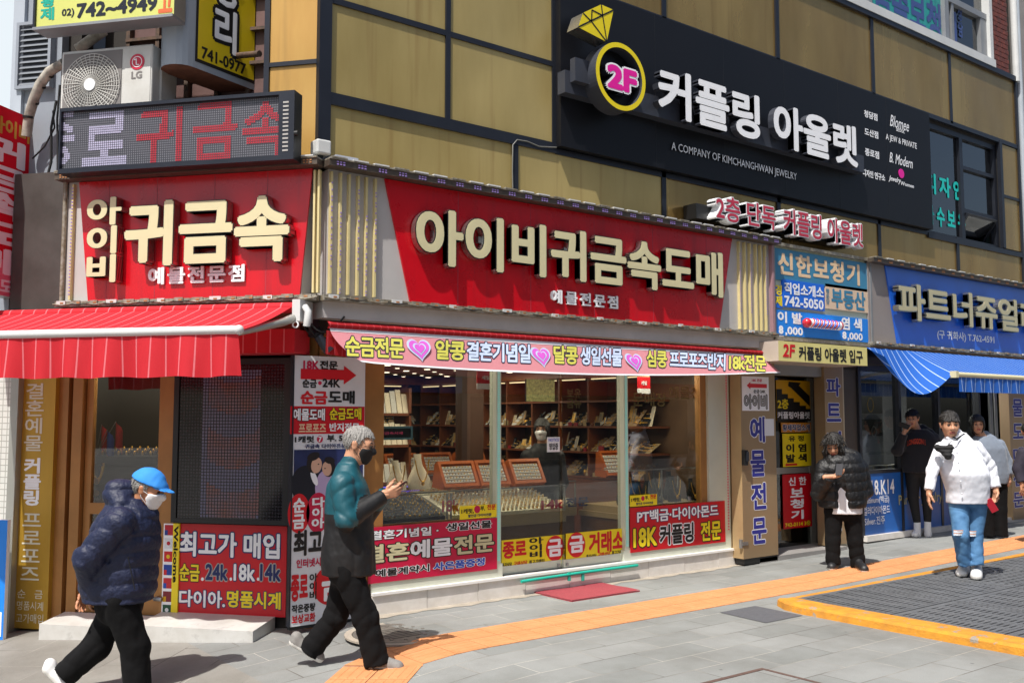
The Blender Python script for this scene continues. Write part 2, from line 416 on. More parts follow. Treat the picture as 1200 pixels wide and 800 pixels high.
# tactile guide paving: two rows of ribbed tiles, turning at the corner
m_tac = mat('tactile_orange', '#d18f60', .8, var=.10, vs=5, bump=.3, bs=150, c2='#bf8050')
b = B()
def tac_tile(o, d, e, s=.3):
    d = np.array(d); e = np.array(e)
    def q(a, c, z): p = o + d * a + e * c; return (p[0], p[1], gz(p[0]) + z)
    g = .004
    b.add([q(g, g, .0), q(s - g, g, .0), q(s - g, s - g, .0), q(g, s - g, .0), q(g, g, .006), q(s - g, g, .006), q(s - g, s - g, .006), q(g, s - g, .006)],
          [(4, 5, 6, 7), (0, 1, 5, 4), (1, 2, 6, 5), (2, 3, 7, 6), (3, 0, 4, 7)], m_tac)
    for k in range(4):
        c0 = .03 + k * .068; c1 = c0 + .034
        b.add([q(.015, c0, .006), q(s - .015, c0, .006), q(s - .015, c1, .006), q(.015, c1, .006), q(.02, c0 + .006, .0105), q(s - .02, c0 + .006, .0105), q(s - .02, c1 - .006, .0105), q(.02, c1 - .006, .0105)],
              [(4, 5, 6, 7), (0, 1, 5, 4), (1, 2, 6, 5), (2, 3, 7, 6), (3, 0, 4, 7)], m_tac)
for i in range(52):
    for j in range(2): tac_tile(np.array([3.86 + .3 * i, 6.09 + .3 * j]), (1, 0), (0, 1))
dd = np.array([-math.cos(math.radians(42)), -math.sin(math.radians(42))]); ee = np.array([-dd[1], dd[0]]) * -1
for i in range(14):
    for j in range(2): tac_tile(np.array([3.83, 6.055]) + dd * .3 * i + ee * (.3 * j), dd, ee)
b.add([(3.86, 6.09, gz(3.86) + .005), (3.86, 6.69, gz(3.86) + .005), (3.44, 6.52, gz(3.44) + .005), (3.83, 6.05, gz(3.83) + .005)], [(0, 1, 2, 3)], m_tac)
struct(b.build('tactile_paving'))

# cement dust line along the shop plinth
b = B()
def zigzag(x0, x1, y0, y1, n, m, dz):
    for i in range(n):
        a = x0 + (x1 - x0) * i / n; c = x0 + (x1 - x0) * (i + 1) / n
        ya = y0 - .02 * math.sin(i * 1.7) - .015 * math.sin(i * .61 + 1); yc = y0 - .02 * math.sin(i * 1.7 + 1.7) - .015 * math.sin(i * .61 + 1.61)
        b.add([(a, ya, gz(a) + dz), (c, yc, gz(c) + dz), (c, y1, gz(c) + dz), (a, y1, gz(a) + dz)], [(0, 1, 2, 3)], m)
zigzag(4.3, 9.3, 7.56, 7.72, 60, m_dust, .004)
struct(b.build('pavement_edge'))

# raised grate bed with yellow kerb
m_ykerb = mat('yellow_kerb_paint', '#d29226', .8, c2='#b0762a', vs=9, bump=.6, bs=70)
streaked(m_ykerb, '#8a857c', .95, (6, 6, 6), .585, .63)
m_grate = mat('cast_iron', '#67696c', .6, metal=.3, var=.2, vs=6)
m_hole = mat('grate_gap', '#1a1a1b', .9, var=0)
KX, KY, KH = 7.42, 5.86, .075
kerb = B()
prof = [(0, .0), (.01, .055), (.04, KH), (.27, KH + .002), (.27, 0)]
path = [(KX, 1.0)] + [(KX, y) for y in (2.6, 3.0, 3.62, 4.24, 4.86, 5.4)] + [(KX + .04, 5.62), (KX + .16, 5.79), (KX + .36, KY)] + [(x, KY) for x in (8.4, 9.0, 9.6, 10.2, 10.8, 11.4, 12, 12.6, 14, 18)]
nrm = []
for i in range(len(path)):
    a = np.array(path[max(0, i - 1)]); c = np.array(path[min(len(path) - 1, i + 1)]); d = (c - a) / np.linalg.norm(c - a); nrm.append(np.array([d[1], -d[0]]))
vs = []
for i, (p, nn) in enumerate(zip(path, nrm)):
    thin = 1 if p[1] < 5.5 else max(.45, 1 - (p[0] - KX) * 1.2)
    for w, z in prof:
        j = .006 * math.sin(i * 7.3 + w * 40); vs.append((p[0] + nn[0] * w * thin + j, p[1] + nn[1] * w * thin + j, z * (1 if p[1] < 5.8 else .55) + (gz(p[0]) if z == 0 else gz(p[0]) * .5)))
n_ = len(prof)
kerb.add(vs, [(i * n_ + k, (i + 1) * n_ + k, (i + 1) * n_ + k + 1, i * n_ + k + 1) for i in range(len(path) - 1) for k in range(n_ - 1)], m_ykerb)
root = thing('grate_bed', 'dark cast iron grating bed edged by a raised yellow painted kerb', 'grating', (7.6, 5.4, 0))
kerb.build('kerb_edge', root)
b = B(); zt = .062
b.box(G, KX + .2, 18, 1.0, KY - .14, .0, .03, m_hole)
for i in range(9):
    for j in range(5):
        x0 = KX + .24 + i * 1.17; y1 = KY - .16 - j * .97; x1 = x0 + 1.15; y0 = y1 - .95
        b.box(G, x0, x0 + .03, y0, y1, .03, zt, m_grate); b.box(G, x1 - .03, x1, y0, y1, .03, zt, m_grate)
        b.box(G, x0 + .03, x1 - .03, y0, y0 + .03, .03, zt, m_grate); b.box(G, x0 + .03, x1 - .03, y1 - .03, y1, .03, zt, m_grate)
        if (i, j) in ((2, 0),):
            nb = 9
            for k in range(nb):
                yy = y0 + .05 + k * (y1 - y0 - .1) / nb; b.box(G, x0 + .03, x1 - .03, yy, yy + .05, .03, zt, m_grate)
                xx = x0 + .05 + k * (x1 - x0 - .1) / nb; b.box(G, xx, xx + .06, y0 + .03, y1 - .03, .03, zt - .002, m_grate)
        else:
            for k in range(17):
                yy = y0 + .04 + k * .053; b.box(G, x0 + .03, x1 - .03, yy, yy + .032, .03, zt, m_grate)
            for k in range(5): 
                xx = x0 + .06 + k * .23; b.box(G, xx, xx + .11, y0 + .03, y1 - .03, .03, zt - .002, m_grate)
b.build('grating', root)

# covers, mat in the pavement
def onground(name, poly, m, z, label, cat, inner=None):
    b = B(); b.add([(x, y, gz(x) + z) for x, y in poly], [tuple(range(len(poly)))], m)
    if inner: inner(b)
    return tag(b.build(name), label, cat)
m_cover = mat('dark_cover', '#56575c', .8, var=.15, vs=25, bump=.5, bs=200)
onground('utility_cover', [(6.9, 5.9), (6.86, 5.36), (7.38, 5.36), (7.40, 5.9)], m_cover, .004, 'square dark asphalt patch cover in the pavement beside the kerb corner', 'cover')
m_mat = mat('red_mat', '#993f47', .95, var=.12, vs=30, bump=.6, bs=300)
b = B(); b.grid(lambda a, c: (6.17 + .92 * a, 7.10 + .58 * c, .016 + .006 * math.sin(a * 9) * math.sin(c * 7)), 14, 10, m_mat)
b.add([(6.17, 7.1, .0), (7.09, 7.1, .0), (7.09, 7.1, .013), (6.17, 7.1, .013)], [(0, 1, 2, 3)], m_mat); b.add([(6.17, 7.1, .0), (6.17, 7.68, .0), (6.17, 7.68, .013), (6.17, 7.1, .013)], [(0, 3, 2, 1)], m_mat)
tag(b.build('door_mat'), 'faded red rubber mat lying outside the sliding doors', 'mat')
m_mh = mat('manhole_iron', '#77726b', .6, metal=.5, var=.2, vs=20)
b = B(); c_ = (4.16, 6.98); z0 = gz(c_[0])
GP = Plane((0, 0, z0), (1, 0, 0), (0, 0, 1))
b.ring(GP, c_, .36, .42, -.01, .004, m_dust); b.ring(GP, c_, .29, .355, -.01, .006, m_mh); b.disc(GP, c_, .288, -.01, .004, m_mh)
for k in range(7): b.box(GP, c_[0] - .2 + .015 * abs(k - 3), c_[0] + .2 - .015 * abs(k - 3), c_[1] - .17 + k * .05, c_[1] - .145 + k * .05, .004, .009, m_mh)
for k in range(14):
    a = 2 * pi * k / 14; b.disc(GP, (c_[0] + .255 * math.cos(a), c_[1] + .255 * math.sin(a)), .016, .004, .009, m_mh, seg=8)
tag(b.build('manhole_cover'), 'round iron manhole cover beside the orange tactile strip', 'manhole cover')
b = B(); b.box(G, 4.99, 5.58, 3.8, 4.39, -.02, .004, m_pave); fr = mat('frame_rusty_joint', '#5c4740', .8, var=.3, vs=30)
for (a, c, d, e) in ((4.96, 5.61, 4.39, 4.425), (4.96, 5.61, 3.77, 3.8), (4.96, 4.99, 3.8, 4.39), (5.58, 5.61, 3.8, 4.39)): b.box(G, a, c, d, e, -.02, .007, fr)
tag(b.build('inspection_cover'), 'paver filled inspection cover with a rusty square frame', 'cover')

# ------------------------------------------------------------------ main building
BLD = thing('commercial_building', 'gold clad corner building with shop windows below and black sign band above', 'building', (6.5, 9, 0))
TOP = 9.6
CX = CW[0]
XR = 16.95
m_backing = mat('wall_backing', '#2b2723', .8, var=.1)
# mass behind the cladding
b = B()
hole = [(13.95, 16.3, 4.58, 6.36), (11.7, 16.25, 7.66, 9.4)]
for (u0, u1, v0, v1) in wall_cells(CX, XR, 2.42, TOP, hole): b.box(M, u0, u1, v0, v1, -.22, -.045, m_backing)
for (u0, u1, v0, v1) in wall_cells(-2.66, -.1, 2.42, TOP, [(-2.5, -.52, 4.35, 6.6)]): b.box(L, u0, u1, v0, v1, -.22, -.045, m_backing)
b.build('wall', BLD)
def panels(P, lst, m, w=0., th=.045):
    bb = B()
    for i, (u0, u1, v0, v1) in enumerate(lst):
        g = .006; bb.box(P, u0 + g, u1 - g, v0 + g, v1 - g, w - th, w + .004 * math.sin(i * 2.1), m)
    return bb
um = lambda x, y: M.px(x, y)[0]
u525 = um(524, 90); u650 = um(650, 120); u777b = um(777, 5); u910 = um(910, 40); u1022 = um(1022, 80); u1113 = um(1113, 110)
lo = [um(603, 195), um(777, 230), um(912, 265), um(1030, 290), um(1122, 300)]
ZA, ZB, ZC, ZD = 4.6, 5.51, 6.44, 7.62
lowrow = [CX + .05] + lo + [XR]
pl = [(CX + .05, u525, ZA, ZB), (u525, u650, ZA, ZB), (CX + .05, u525, ZB, 6.42), (u525, u650, ZB, 6.42), (CX + .05, u525, 6.42, 7.4), (u525, u650, 6.42, 7.4)]
pl += [(lowrow[0], lowrow[1], 2.9, ZA), (lowrow[1], lowrow[2], 2.9, ZA)]
panels(M, pl, m_gold).build('gold_cladding', BLD)
pl = [(a, c, 2.9, ZA - .03) for a, c in zip(lowrow[2:], lowrow[3:])]
ur = [u650, u777b, u910, u1022, u1113, XR]
pl += [(a, c, ZC, ZD) for a, c in zip(ur, ur[1:])] + [(16.32, XR, 4.6, 5.5), (16.32, XR, 5.5, 6.4)]
panels(M, pl, m_gold2).build('gold_cladding', BLD)['label'] = 'brassy stained gold cladding around the black sign'
panels(L, [(-.52, -.05, 4.0, 4.93), (-.52, -.05, 4.93, 6.3)], m_goldL).build('gold_cladding', BLD)['label'] = 'sunlit orange gold strip left of the corner'
b = B()
def vbar(P, u, v0, v1, wd=.05, w=.02): b.box(P, u - wd / 2, u + wd / 2, v0, v1, -.03, w, m_alud)
def hbar(P, u0, u1, v, wd=.05, w=.018): b.box(P, u0, u1, v - wd / 2, v + wd / 2, -.03, w, m_alud)
vbar(M, CX + .01, 3.9, TOP, .12, .03)
vbar(M, u525, ZA, 7.4, .055); vbar(M, u650 - .02, ZA, 7.4, .05)
hbar(M, CX, u650, ZA, .11, .028); hbar(M, CX, u650, ZB, .055); hbar(M, CX, u650, 6.42, .055)
for u in lo: vbar(M, u, 3.9, ZA, .07)
for u in ur[1:-1]: vbar(M, u, ZC, ZD, .07)
hbar(M, u650, XR, ZC, .07, .02); hbar(M, u650, 13.9, ZA - .03, .06, .02); hbar(M, 13.9, XR, ZA - .06, .08, .03); hbar(M, u650, XR + .02, ZD + .02, .09, .05); vbar(M, XR + .02, 2.9, ZD, .06, .03)
hbar(M, 16.3, XR, 5.5, .05); vbar(M, 16.32, ZA, ZC, .08, .03)
hbar(L, -.54, -.02, 4.93, .04); vbar(L, -.54, 4., TOP, .05, .02)
b.build('cladding_frame', BLD)

# second floor window right of the black sign
m_gdark = glassmat('dark_glass', (.30, .38, .40), 1.6, .12)
m_teal = mat('teal_vinyl', '#1cc0b8', .5, var=.03)
m_room2 = mat('upper_room', '#20282c', .9, var=.3, vs=2)
win = B()
for (u0, u1, v0, v1) in ((13.95, 16.3, 4.58, 4.64), (13.95, 16.3, 6.28, 6.36), (14.95 + .12, 15.17, 4.64, 6.28), (16.2, 16.3, 4.64, 6.28), (15.17, 16.2, 5.78, 5.84), (15.17, 16.2, 5.06, 5.13), (13.95, 13.99, 4.64, 6.28)):
    win.box(M, u0, u1, v0, v1, -.14, -.05, m_alud)
WIN = win.build('window', BLD); WIN['label'] = 'dark window with teal lettering beside the black sign'
b = B(); b.box(M, 13.99, 15.07, 4.64, 6.28, -.105, -.1, m_gdark); b.box(M, 15.17, 16.2, 5.13, 5.78, -.105, -.1, m_gdark); b.box(M, 15.17, 16.2, 5.84, 6.28, -.105, -.1, m_gdark); b.build('pane', WIN)
b = B()
a_ = Plane(M.pt(15.2, 5.06, -.02), (1, 0, 0), (0, -math.cos(.62), -math.sin(.62)))
b.box(a_, 0, .97, -.5, -.46, -.02, .02, m_alud); b.box(a_, 0, .97, -.04, 0, -.02, .02, m_alud); b.box(a_, 0, .04, -.46, -.04, -.02, .02, m_alud); b.box(a_, .93, .97, -.46, -.04, -.02, .02, m_alud); b.box(a_, .04, .93, -.46, -.04, -.004, .004, m_gdark)
b.build('sash', WIN)['label'] = 'sash tilted open'
b = B()
b.text(M, '디 자 인', (1085, 201, 225), 1128, -.09, m_teal, bold=.045, space=.9); b.text(M, '다 수 보 유', (1085, 238, 262), 1131, -.09, m_teal, bold=.045)
b.build('lettering', WIN)
b = B(); b.box(M, 13.9, 16.35, 4.5, 6.4, -2.2, -.3, m_room2)
vs = [M.pt(u, v, w) for w in (-2.4, -.22) for (u, v) in ((13.9, 4.5), (16.35, 4.5), (16.35, 6.4), (13.9, 6.4))]
b = B(); b.add(vs, [(0, 1, 2, 3), (0, 4, 5, 1), (3, 2, 6, 7), (0, 3, 7, 4), (1, 5, 6, 2)], m_room2); b.build('room', BLD)

# third floor window with teal film
w3 = B()
m_wf = mat('white_window_frame', '#c9cbca', .5, var=.08); m_film = mat('teal_film', '#2b9a96', .55, c2='#1f7d80', vs=4, stretch=(3, 1, .5))
UW0, UW1 = 11.6, 16.2
w3.box(M, UW0, UW1, 7.67, 7.8, -.14, .06, m_wf); w3.box(M, UW1 - .1, UW1, 7.8, 9.3, -.14, .03, m_wf)
m_gf = mat('grey_window_frame', '#8c8f92', .45, metal=.3)
w3.box(M, 14.72, 14.84, 7.8, 9.3, -.14, -.02, m_gf); w3.box(M, 14.84, 16.1, 8.5, 8.6, -.14, -.02, m_gf); w3.box(M, 14.84, 16.1, 7.8, 7.87, -.14, -.02, m_gf); w3.box(M, 14.95, 15.02, 7.87, 8.5, -.13, -.03, m_gf); w3.box(M, 15.9, 16.1, 7.87, 8.5, -.13, -.03, m_gf); w3.box(M, 12.55, 12.64, 7.8, 9.3, -.14, -.03, m_gf)
W3 = w3.build('window', BLD); W3['label'] = 'top floor window with white frame and teal film'
b = B(); b.box(M, 12.64, 14.72, 7.8, 9.3, -.11, -.09, m_film); b.box(M, 11.6, 12.55, 7.8, 9.3, -.11, -.1, m_gdark); b.box(M, 14.84, 16.1, 7.87, 9.3, -.11, -.1, m_gdark); b.build('pane', W3)
b = B(); m_purp = mat('purple_letters', '#3b4f86', .5, var=.05)
b.text(M, '귀금속보청기', (1000, -45, 4), 1119, -.085, m_purp, bold=.05); b.text(M, '상\n담', (1122, 5, 42), 1128, -.085, m_purp, bold=.03)
b.build('lettering', W3)
b = B(); vs = [M.pt(u, v, w) for w in (-1.5, -.22) for (u, v) in ((11.6, 7.66), (16.25, 7.66), (16.25, 9.4), (11.6, 9.4))]
b.add(vs, [(0, 1, 2, 3), (0, 4, 5, 1), (3, 2, 6, 7), (0, 3, 7, 4), (1, 5, 6, 2)], m_room2); b.build('room', BLD)

# brick strip, pipe
m_brk = mat('brick_red', '#7a3b31', .85, var=.25, vs=9, c2='#4c2c2c')
b = B()
for r in range(22):
    z = 7.7 + r * .085
    for k in range(3):
        o = (r % 2) * .1; u0 = 16.21 + k * .22 - o * (k > 0); u1 = min(16.78, 16.21 + (k + 1) * .22 - o - .012)
        if u1 > u0 + .02: b.box(M, u0, u1, z, z + .073, -.05, .004 * ((r * 3 + k) % 3), m_brk)
b.box(M, 16.2, 16.8, 7.66, 9.6, -.1, -.01, mat('mortar', '#8b8177', .9))
b.build('brick_wall', BLD)
b = B(); b.tube([M.pt(16.98, 7.6, .03), M.pt(16.98, 9.6, .03)], .06, m_wf, 10); b.tube([M.pt(17.12, 2.5, .02), M.pt(17.12, 9.6, .02)], .05, mat('grey_pipe', '#a8b0b8', .5), 10)
b.build('downpipe', BLD)

# left face above the sign: recess with old windows
b = B(); m_oldwin = mat('old_window', '#6d5450', .4, var=.3, vs=3)
b.box(L, -2.5, -.52, 4.35, 6.6, -.6, -.4, m_backing)
b.box(L, -2.2, -.6, 4.75, 6.2, -.39, -.36, m_oldwin)
for k in range(6): b.box(L, -2.2 + k * .32, -2.16 + k * .32, 4.7, 6.2, -.36, -.3, m_rust)
for k in range(4): b.box(L, -2.2, -.6, 4.75 + k * .33, 4.78 + k * .33, -.35, -.29, m_rust)
b.build('window', BLD)['label'] = 'rusty barred window behind the air conditioner'

# ground floor main facade
SX0, SX1 = 4.42, 9.22
u_m1 = M.px(585, 560)[0]; u_m2 = M.px(735, 560)[0]; u_f = M.px(832, 560)[0]
Z0 = .2
b = B()
b.box(M, SX0 - .1, u_m1 + .05, Z0, Z0 + .13, -.12, -.01, m_frame); b.box(M, u_m2 - .05, SX1, Z0, Z0 + .12, -.12, -.01, m_frame)
b.box(M, SX0 - .12, SX0 + .02, Z0 + .13, 2.5, -.12, -.02, m_brown2)
b.box(M, u_m1 - .03, u_m1 + .03, Z0 + .13, 2.5, -.12, -.01, m_frame); b.box(M, u_m2 - .03, u_m2 + .03, Z0 + .12, 2.5, -.12, -.01, m_frame)
b.box(M, u_f, SX1, Z0 + .12, 2.5, -.12, -.01, m_frame); b.box(M, u_f - .1, u_f, Z0 + .12, 2.5, -.13, -.045, m_brown2)
b.box(M, SX0, SX1, 2.44, 2.5, -.13, -.03, m_brown)
b.box(M, u_m1 + .05, u_m2 - .05, .13, .2, -.14, -.04, m_steel)
FR = b.build('window_frame', BLD)
# blinking LED strips down the mullions
m_ledg = mat('led_strip_green', '#8fc7bd', .4, var=0, emit=.25); m_ledr = mat('led_strip_red', '#c0405a', .4, var=0, emit=.2)
b = B()
for u, mm in ((u_m1, m_ledg), (u_m2, m_ledg)):
    for k in range(90): b.box(M, u - .014, u + .014, .36 + k * .0235, .376 + k * .0235, -.01, -.002, mm)
for k in range(60): b.box(M, SX1 - .05, SX1 - .035, .42 + k * .033, .435 + k * .033, -.01, -.003, m_ledr)
b.build('led_dot', BLD)
m_glass = glassmat('shop_glass', (.74, .76, .74), 1.55, .075)
b = B()
b.box(M, SX0 + .02, u_m1 - .03, Z0 + .13, 2.44, -.075, -.067, m_glass); b.build('pane', BLD)
b = B(); b.box(M, u_m2 + .03, u_f - .1, Z0 + .12, 2.44, -.075, -.067, m_glass); b.build('pane', BLD)
for k, (a, c) in enumerate(((u_m1 + .03, (u_m1 + u_m2) / 2), ((u_m1 + u_m2) / 2, u_m2 - .03))):
    b = B(); w0 = -.075 - .03 * (k == 0)
    b.box(M, a + .004, c - .004, .2, .285, w0 - .02, w0 + .02, m_frame); b.box(M, a + .004, c - .004, .285, 2.42, w0 - .004, w0 + .004, m_glass)
    D = b.build('door', BLD); D['label'] = 'sliding glass door'
    b = B(); uu = c - .06 if k == 0 else a + .03; b.box(M, uu, uu + .03, .22, .25, w0 + .02, w0 + .035, m_steel); b.build('lock', D)
# marble plinth
m_marb = mat('plinth_marble', '#e4e0da', .4, var=.08, vs=6, c2='#cfc9c0')
b = B(); x = SX0 - .1; k = 0
while x < SX1 - .05:
    x1 = min(x + .58, SX1 + .04); b.box(M, x + .003, x1 - .003, -.05, .175, -.2, .012 - .003 * (k % 2), m_marb); x = x1; k += 1
b.box(M, SX0 - .1, SX1 + .04, .176, .2, -.25, .03, mat('plinth_cap', '#f0eeea', .3, var=.05))
b.build('plinth', BLD)
# piers
b = B()
b.box(M, CX + .02, SX0 - .12, -.3, 2.5, -.3, -.01, m_brown2); b.build('pier', BLD); b = B()
b.box(M, SX1, 9.52, -.05, 2.5, -.35, -.005, mat('pier_beige', '#8d7757', .45, var=.12, metal=.3)); b.build('pier', BLD); b = B()
b.box(M, 11.35, 11.62, .0, 2.5, -.35, -.01, mat('pier_cream', '#b8ae94', .5, var=.1))
b.build('pier', BLD)
# white band under the sign
b = B(); b.box(M, CX - .1, 9.95, 2.6, 2.775, .0, .27, m_soff); b.box(M, CX - .05, 17, 2.5, 2.6, -.1, .1, m_backing)
b.build('lintel', BLD)

# entrance passage to the upper floor
m_passage = mat('passage_wall', '#4b4640', .7, var=.15)
b = B()
vs = [M.pt(u, v, w) for w in (-2.6, -.02) for (u, v) in ((9.54, .06), (11.33, .06), (11.33, 2.5), (9.54, 2.5))]
b.add(vs, [(0, 1, 2, 3), (0, 4, 5, 1), (3, 2, 6, 7), (0, 3, 7, 4), (1, 5, 6, 2)], m_passage)
b.box(M, 9.54, 11.35, -.02, .07, -.3, .16, mat('threshold_stone', '#8a8784', .7, var=.12))
b.box(M, 9.54, 11.35, 2.3, 2.5, -.12, .02, m_gf); b.box(M, 9.52, 9.62, .07, 2.3, -.3, -.06, m_alu); b.box(M, 11.22, 11.33, .07, 2.3, -.36, -.3, m_alu); b.box(M, 9.62, 11.22, 1.02, 1.1, -.36, -.31, m_alu)
b.build('entrance', BLD)
b = B(); b.box(M, 9.62, 11.22, 1.1, 2.3, -.32, -.312, m_glass); b.box(M, 9.62, 11.22, .07, 1.02, -.32, -.312, m_glass); b.build('pane', BLD)

# right hand jewellery shop
RX0, RX1 = 12.02, 16.6
b = B()
RT = M.px(1016, 555, -.03)[1]
m_bf = mat('shop_dark_frame', '#3a3c42', .4, metal=.5)
uA = M.px(1057, 500)[0]; uB = M.px(1103, 500)[0]
for u in (RX0, uA, uB, 15.35): b.box(M, u - .03, u + .03, .12, 2.5, -.12, -.02, m_bf)
b.box(M, RX0, RX1, RT, RT + .05, -.12, -.02, m_bf); b.box(M, RX0, RX1, .06, .14, -.2, .03, m_marb); b.box(M, RX0, RX1, 2.42, 2.5, -.12, -.02, m_bf)
b.build('window_frame', BLD)['label'] = 'dark frame of the jewellery shop under the blue awning'
b = B(); b.box(M, RX0, 15.35, RT + .05, 2.42, -.08, -.072, m_glass); b.build('pane', BLD)
m_bp = mat('blue_vinyl', '#1f5fae', .4, var=.08, vs=3)
b = B(); b.box(M, RX0, 15.35, .14, RT, -.1, -.03, m_bp); PB = b.build('stall_riser', BLD)
b = B(); cr = m_white
b.text(M, 'K18.K14', (1013, 563, 581), 1048, -.025, cr, bold=.02); b.text(M, 'Platinum(백금)', (1012, 582, 592), 1042, -.025, cr, bold=.01); b.text(M, '컬러다이아몬드', (1012, 594, 604), 1043, -.025, cr, bold=.01); b.text(M, 'Silver.진주', (1013, 606, 616), 1037, -.025, cr, bold=.01)
b.text(M, 'Partner Jewelry', (1053, 580, 595), 1104, -.025, mat('pale_gold_print', '#b9b27c', .4), bold=.015)
b.build('lettering', PB)
vs = [M.pt(u, v, w) for w in (-2.2, -.13) for (u, v) in ((RX0 - .4, .12), (RX1, .12), (RX1, 2.5), (RX0 - .4, 2.5))]
b = B(); b.add(vs, [(0, 1, 2, 3), (0, 4, 5, 1), (3, 2, 6, 7), (0, 3, 7, 4), (1, 5, 6, 2)], mat('jewel_room', '#8a8d92', .7, var=.2, vs=2)); b.build('room', BLD)
b = B(); b.box(M, RX0 + .05, 15.3, .3, RT + .02, -.7, -.16, mat('display_base', '#77777a', .5)); 
b.box(M, 11.62, RX0 - .03, -.02, 2.5, -.3, -.06, m_passage)
b.build('display_bench', BLD)
b = B(); b.tube([M.pt(15.45, .05, .1), M.pt(15.45, 2.6, .1)], .035, m_steel, 10); b.tube([M.pt(15.62, .05, .1), M.pt(15.62, 2.6, .1)], .025, m_steel, 10); b.box(M, 15.3, 18, .02, .1, -.1, .2, m_gf)
b.build('post', BLD)
b = B(); b.box(M, 16.6, 19, 0, 9.6, -2, -.06, mat('far_wall', '#8f8a86', .8, var=.15)); b.build('side_wall', BLD)

# left face ground floor
b = B(); DZ = -.17
b.box(L, -.12, -.02, DZ, 2.5, -.3, -.03, m_brown2)
b.box(L, -1.42, -.12, 2.33, 2.66, -.2, .12, mat('brown_beam', '#7d4d22', .5, var=.15))
b.box(L, -1.48, -1.36, DZ, 2.5, -.2, .0, m_brown2); b.box(L, -2.42, -2.32, DZ, 2.5, -.2, .0, m_brown2)
b.box(L, -2.66, -2.42, DZ, 2.5, -.2, -.05, m_brown)
b.box(L, -1.36, -.12, DZ, 2.33, -.3, -.05, m_backing)
b.box(L, -2.7, -1.42, 2.45, 2.7, -.2, .05, m_brown)
b.build('door_frame', BLD)
b = B()
for (u0, u1, v0, v1) in ((-2.31, -2.24, .0, 2.4), (-1.56, -1.49, .0, 2.4), (-2.24, -1.56, .0, .28), (-2.24, -1.56, .88, .98), (-2.24, -1.56, 2.3, 2.4)): b.box(L, u0, u1, v0, v1, -.1, -.05, m_brown2)
b.box(L, -2.24, -1.56, .28, .88, -.08, -.072, m_glass); b.box(L, -2.24, -1.56, .98, 2.3, -.08, -.072, m_glass)
LD = b.build('door', BLD); LD['label'] = 'brown framed glass door under the red awning'
b = B(); b.tube([L.pt(-1.5, .16, -.03), L.pt(-1.5, .16, .03), L.pt(-1.43, .16, .03)], .02, m_steel, 8); b.build('handle', LD)

# ------------------------------------------------------------------ neighbour on the far left
m_ngrey = mat('neighbour_grey', '#8b929c', .6, var=.08, vs=2)
NB = thing('grey_building', 'narrow pale grey neighbouring building with a louvre vent', 'building', L.pt(-3.0, 0, -.2))
uA_, _ = L.px(17, 80, .05); uB_, _ = L.px(74, 80, .05)
b = B(); b.box(L, uA_, -2.64, 2.4, 8.5, -3.5, .05, m_ngrey); b.box(L, uA_, uA_ + .12, 2.4, 8.5, .05, .09, mat('neighbour_pilaster', '#a9b1bb', .55, var=.05))
b.build('wall', NB)
b = B(); l0, lt = L.px(28, 33, .06); l1, _ = L.px(61, 60, .06); _, lb = L.px(28, 103, .06)
b.box(L, l0, l1, lb, lt, .05, .06, m_hole)
for k in range(11):
    z = lb + (lt - lb) * (k + .1) / 11; b.add([L.pt(l0, z, .11), L.pt(l1, z, .11), L.pt(l1, z + .07, .062), L.pt(l0, z + .07, .062)], [(0, 1, 2, 3)], mat('louvre_blade', '#6e747c', .5))
for (a, c, d, e) in ((l0 - .03, l0, lb - .03, lt + .03), (l1, l1 + .03, lb - .03, lt + .03), (l0, l1, lt, lt + .03), (l0, l1, lb - .03, lb)): b.box(L, a, c, d, e, .05, .12, m_ngrey)
b.build('louvre', NB)
# white tiled lower wall
m_tile = mat('white_tile', '#c9cbc6', .35, var=.05, vs=4)
_n = m_tile.node_tree; _b = _n.nodes.new('ShaderNodeTexBrick'); _b.offset = 0; _b.inputs['Scale'].default_value = 1; _b.inputs['Brick Width'].default_value = .055; _b.inputs['Row Height'].default_value = .055; _b.inputs['Mortar Size'].default_value = .004
_b.inputs['Color1'].default_value = lin('#cfd0cb') + (1,); _b.inputs['Color2'].default_value = lin('#c6c8c3') + (1,); _b.inputs['Mortar'].default_value = lin('#9a9a94') + (1,)
_m = _n.nodes.new('ShaderNodeMapping'); _m.inputs['Rotation'].default_value = (pi / 2, 0, 0); _c = _n.nodes.new('ShaderNodeTexCoord'); _v = _n.nodes.new('ShaderNodeVectorMath'); _v.operation = 'DOT_PRODUCT'; _v.inputs[1].default_value = LU
_g = _n.nodes.new('ShaderNodeNewGeometry'); _x = _n.nodes.new('ShaderNodeSeparateXYZ'); _k = _n.nodes.new('ShaderNodeCombineXYZ')
_n.links.new(_g.outputs['Position'], _v.inputs[0]); _n.links.new(_g.outputs['Position'], _x.inputs[0]); _n.links.new(_v.outputs['Value'], _k.inputs[0]); _n.links.new(_x.outputs['Z'], _k.inputs[1]); _n.links.new(_k.outputs[0], _b.inputs['Vector']); _n.links.new(_b.outputs['Color'], _n.nodes['Principled BSDF'].inputs['Base Color'])
b = B(); b.box(L, -5.2, -2.98, -.35, 2.38, -.2, .1, m_tile); b.box(L, -2.98, -2.9, -.35, 2.38, -.3, .13, m_alu); b.build('tiled_wall', NB)
b = B(); b.box(L, -5.2, -3.05, 2.38, 2.95, -.2, .12, m_ngrey); b.build('band', NB)

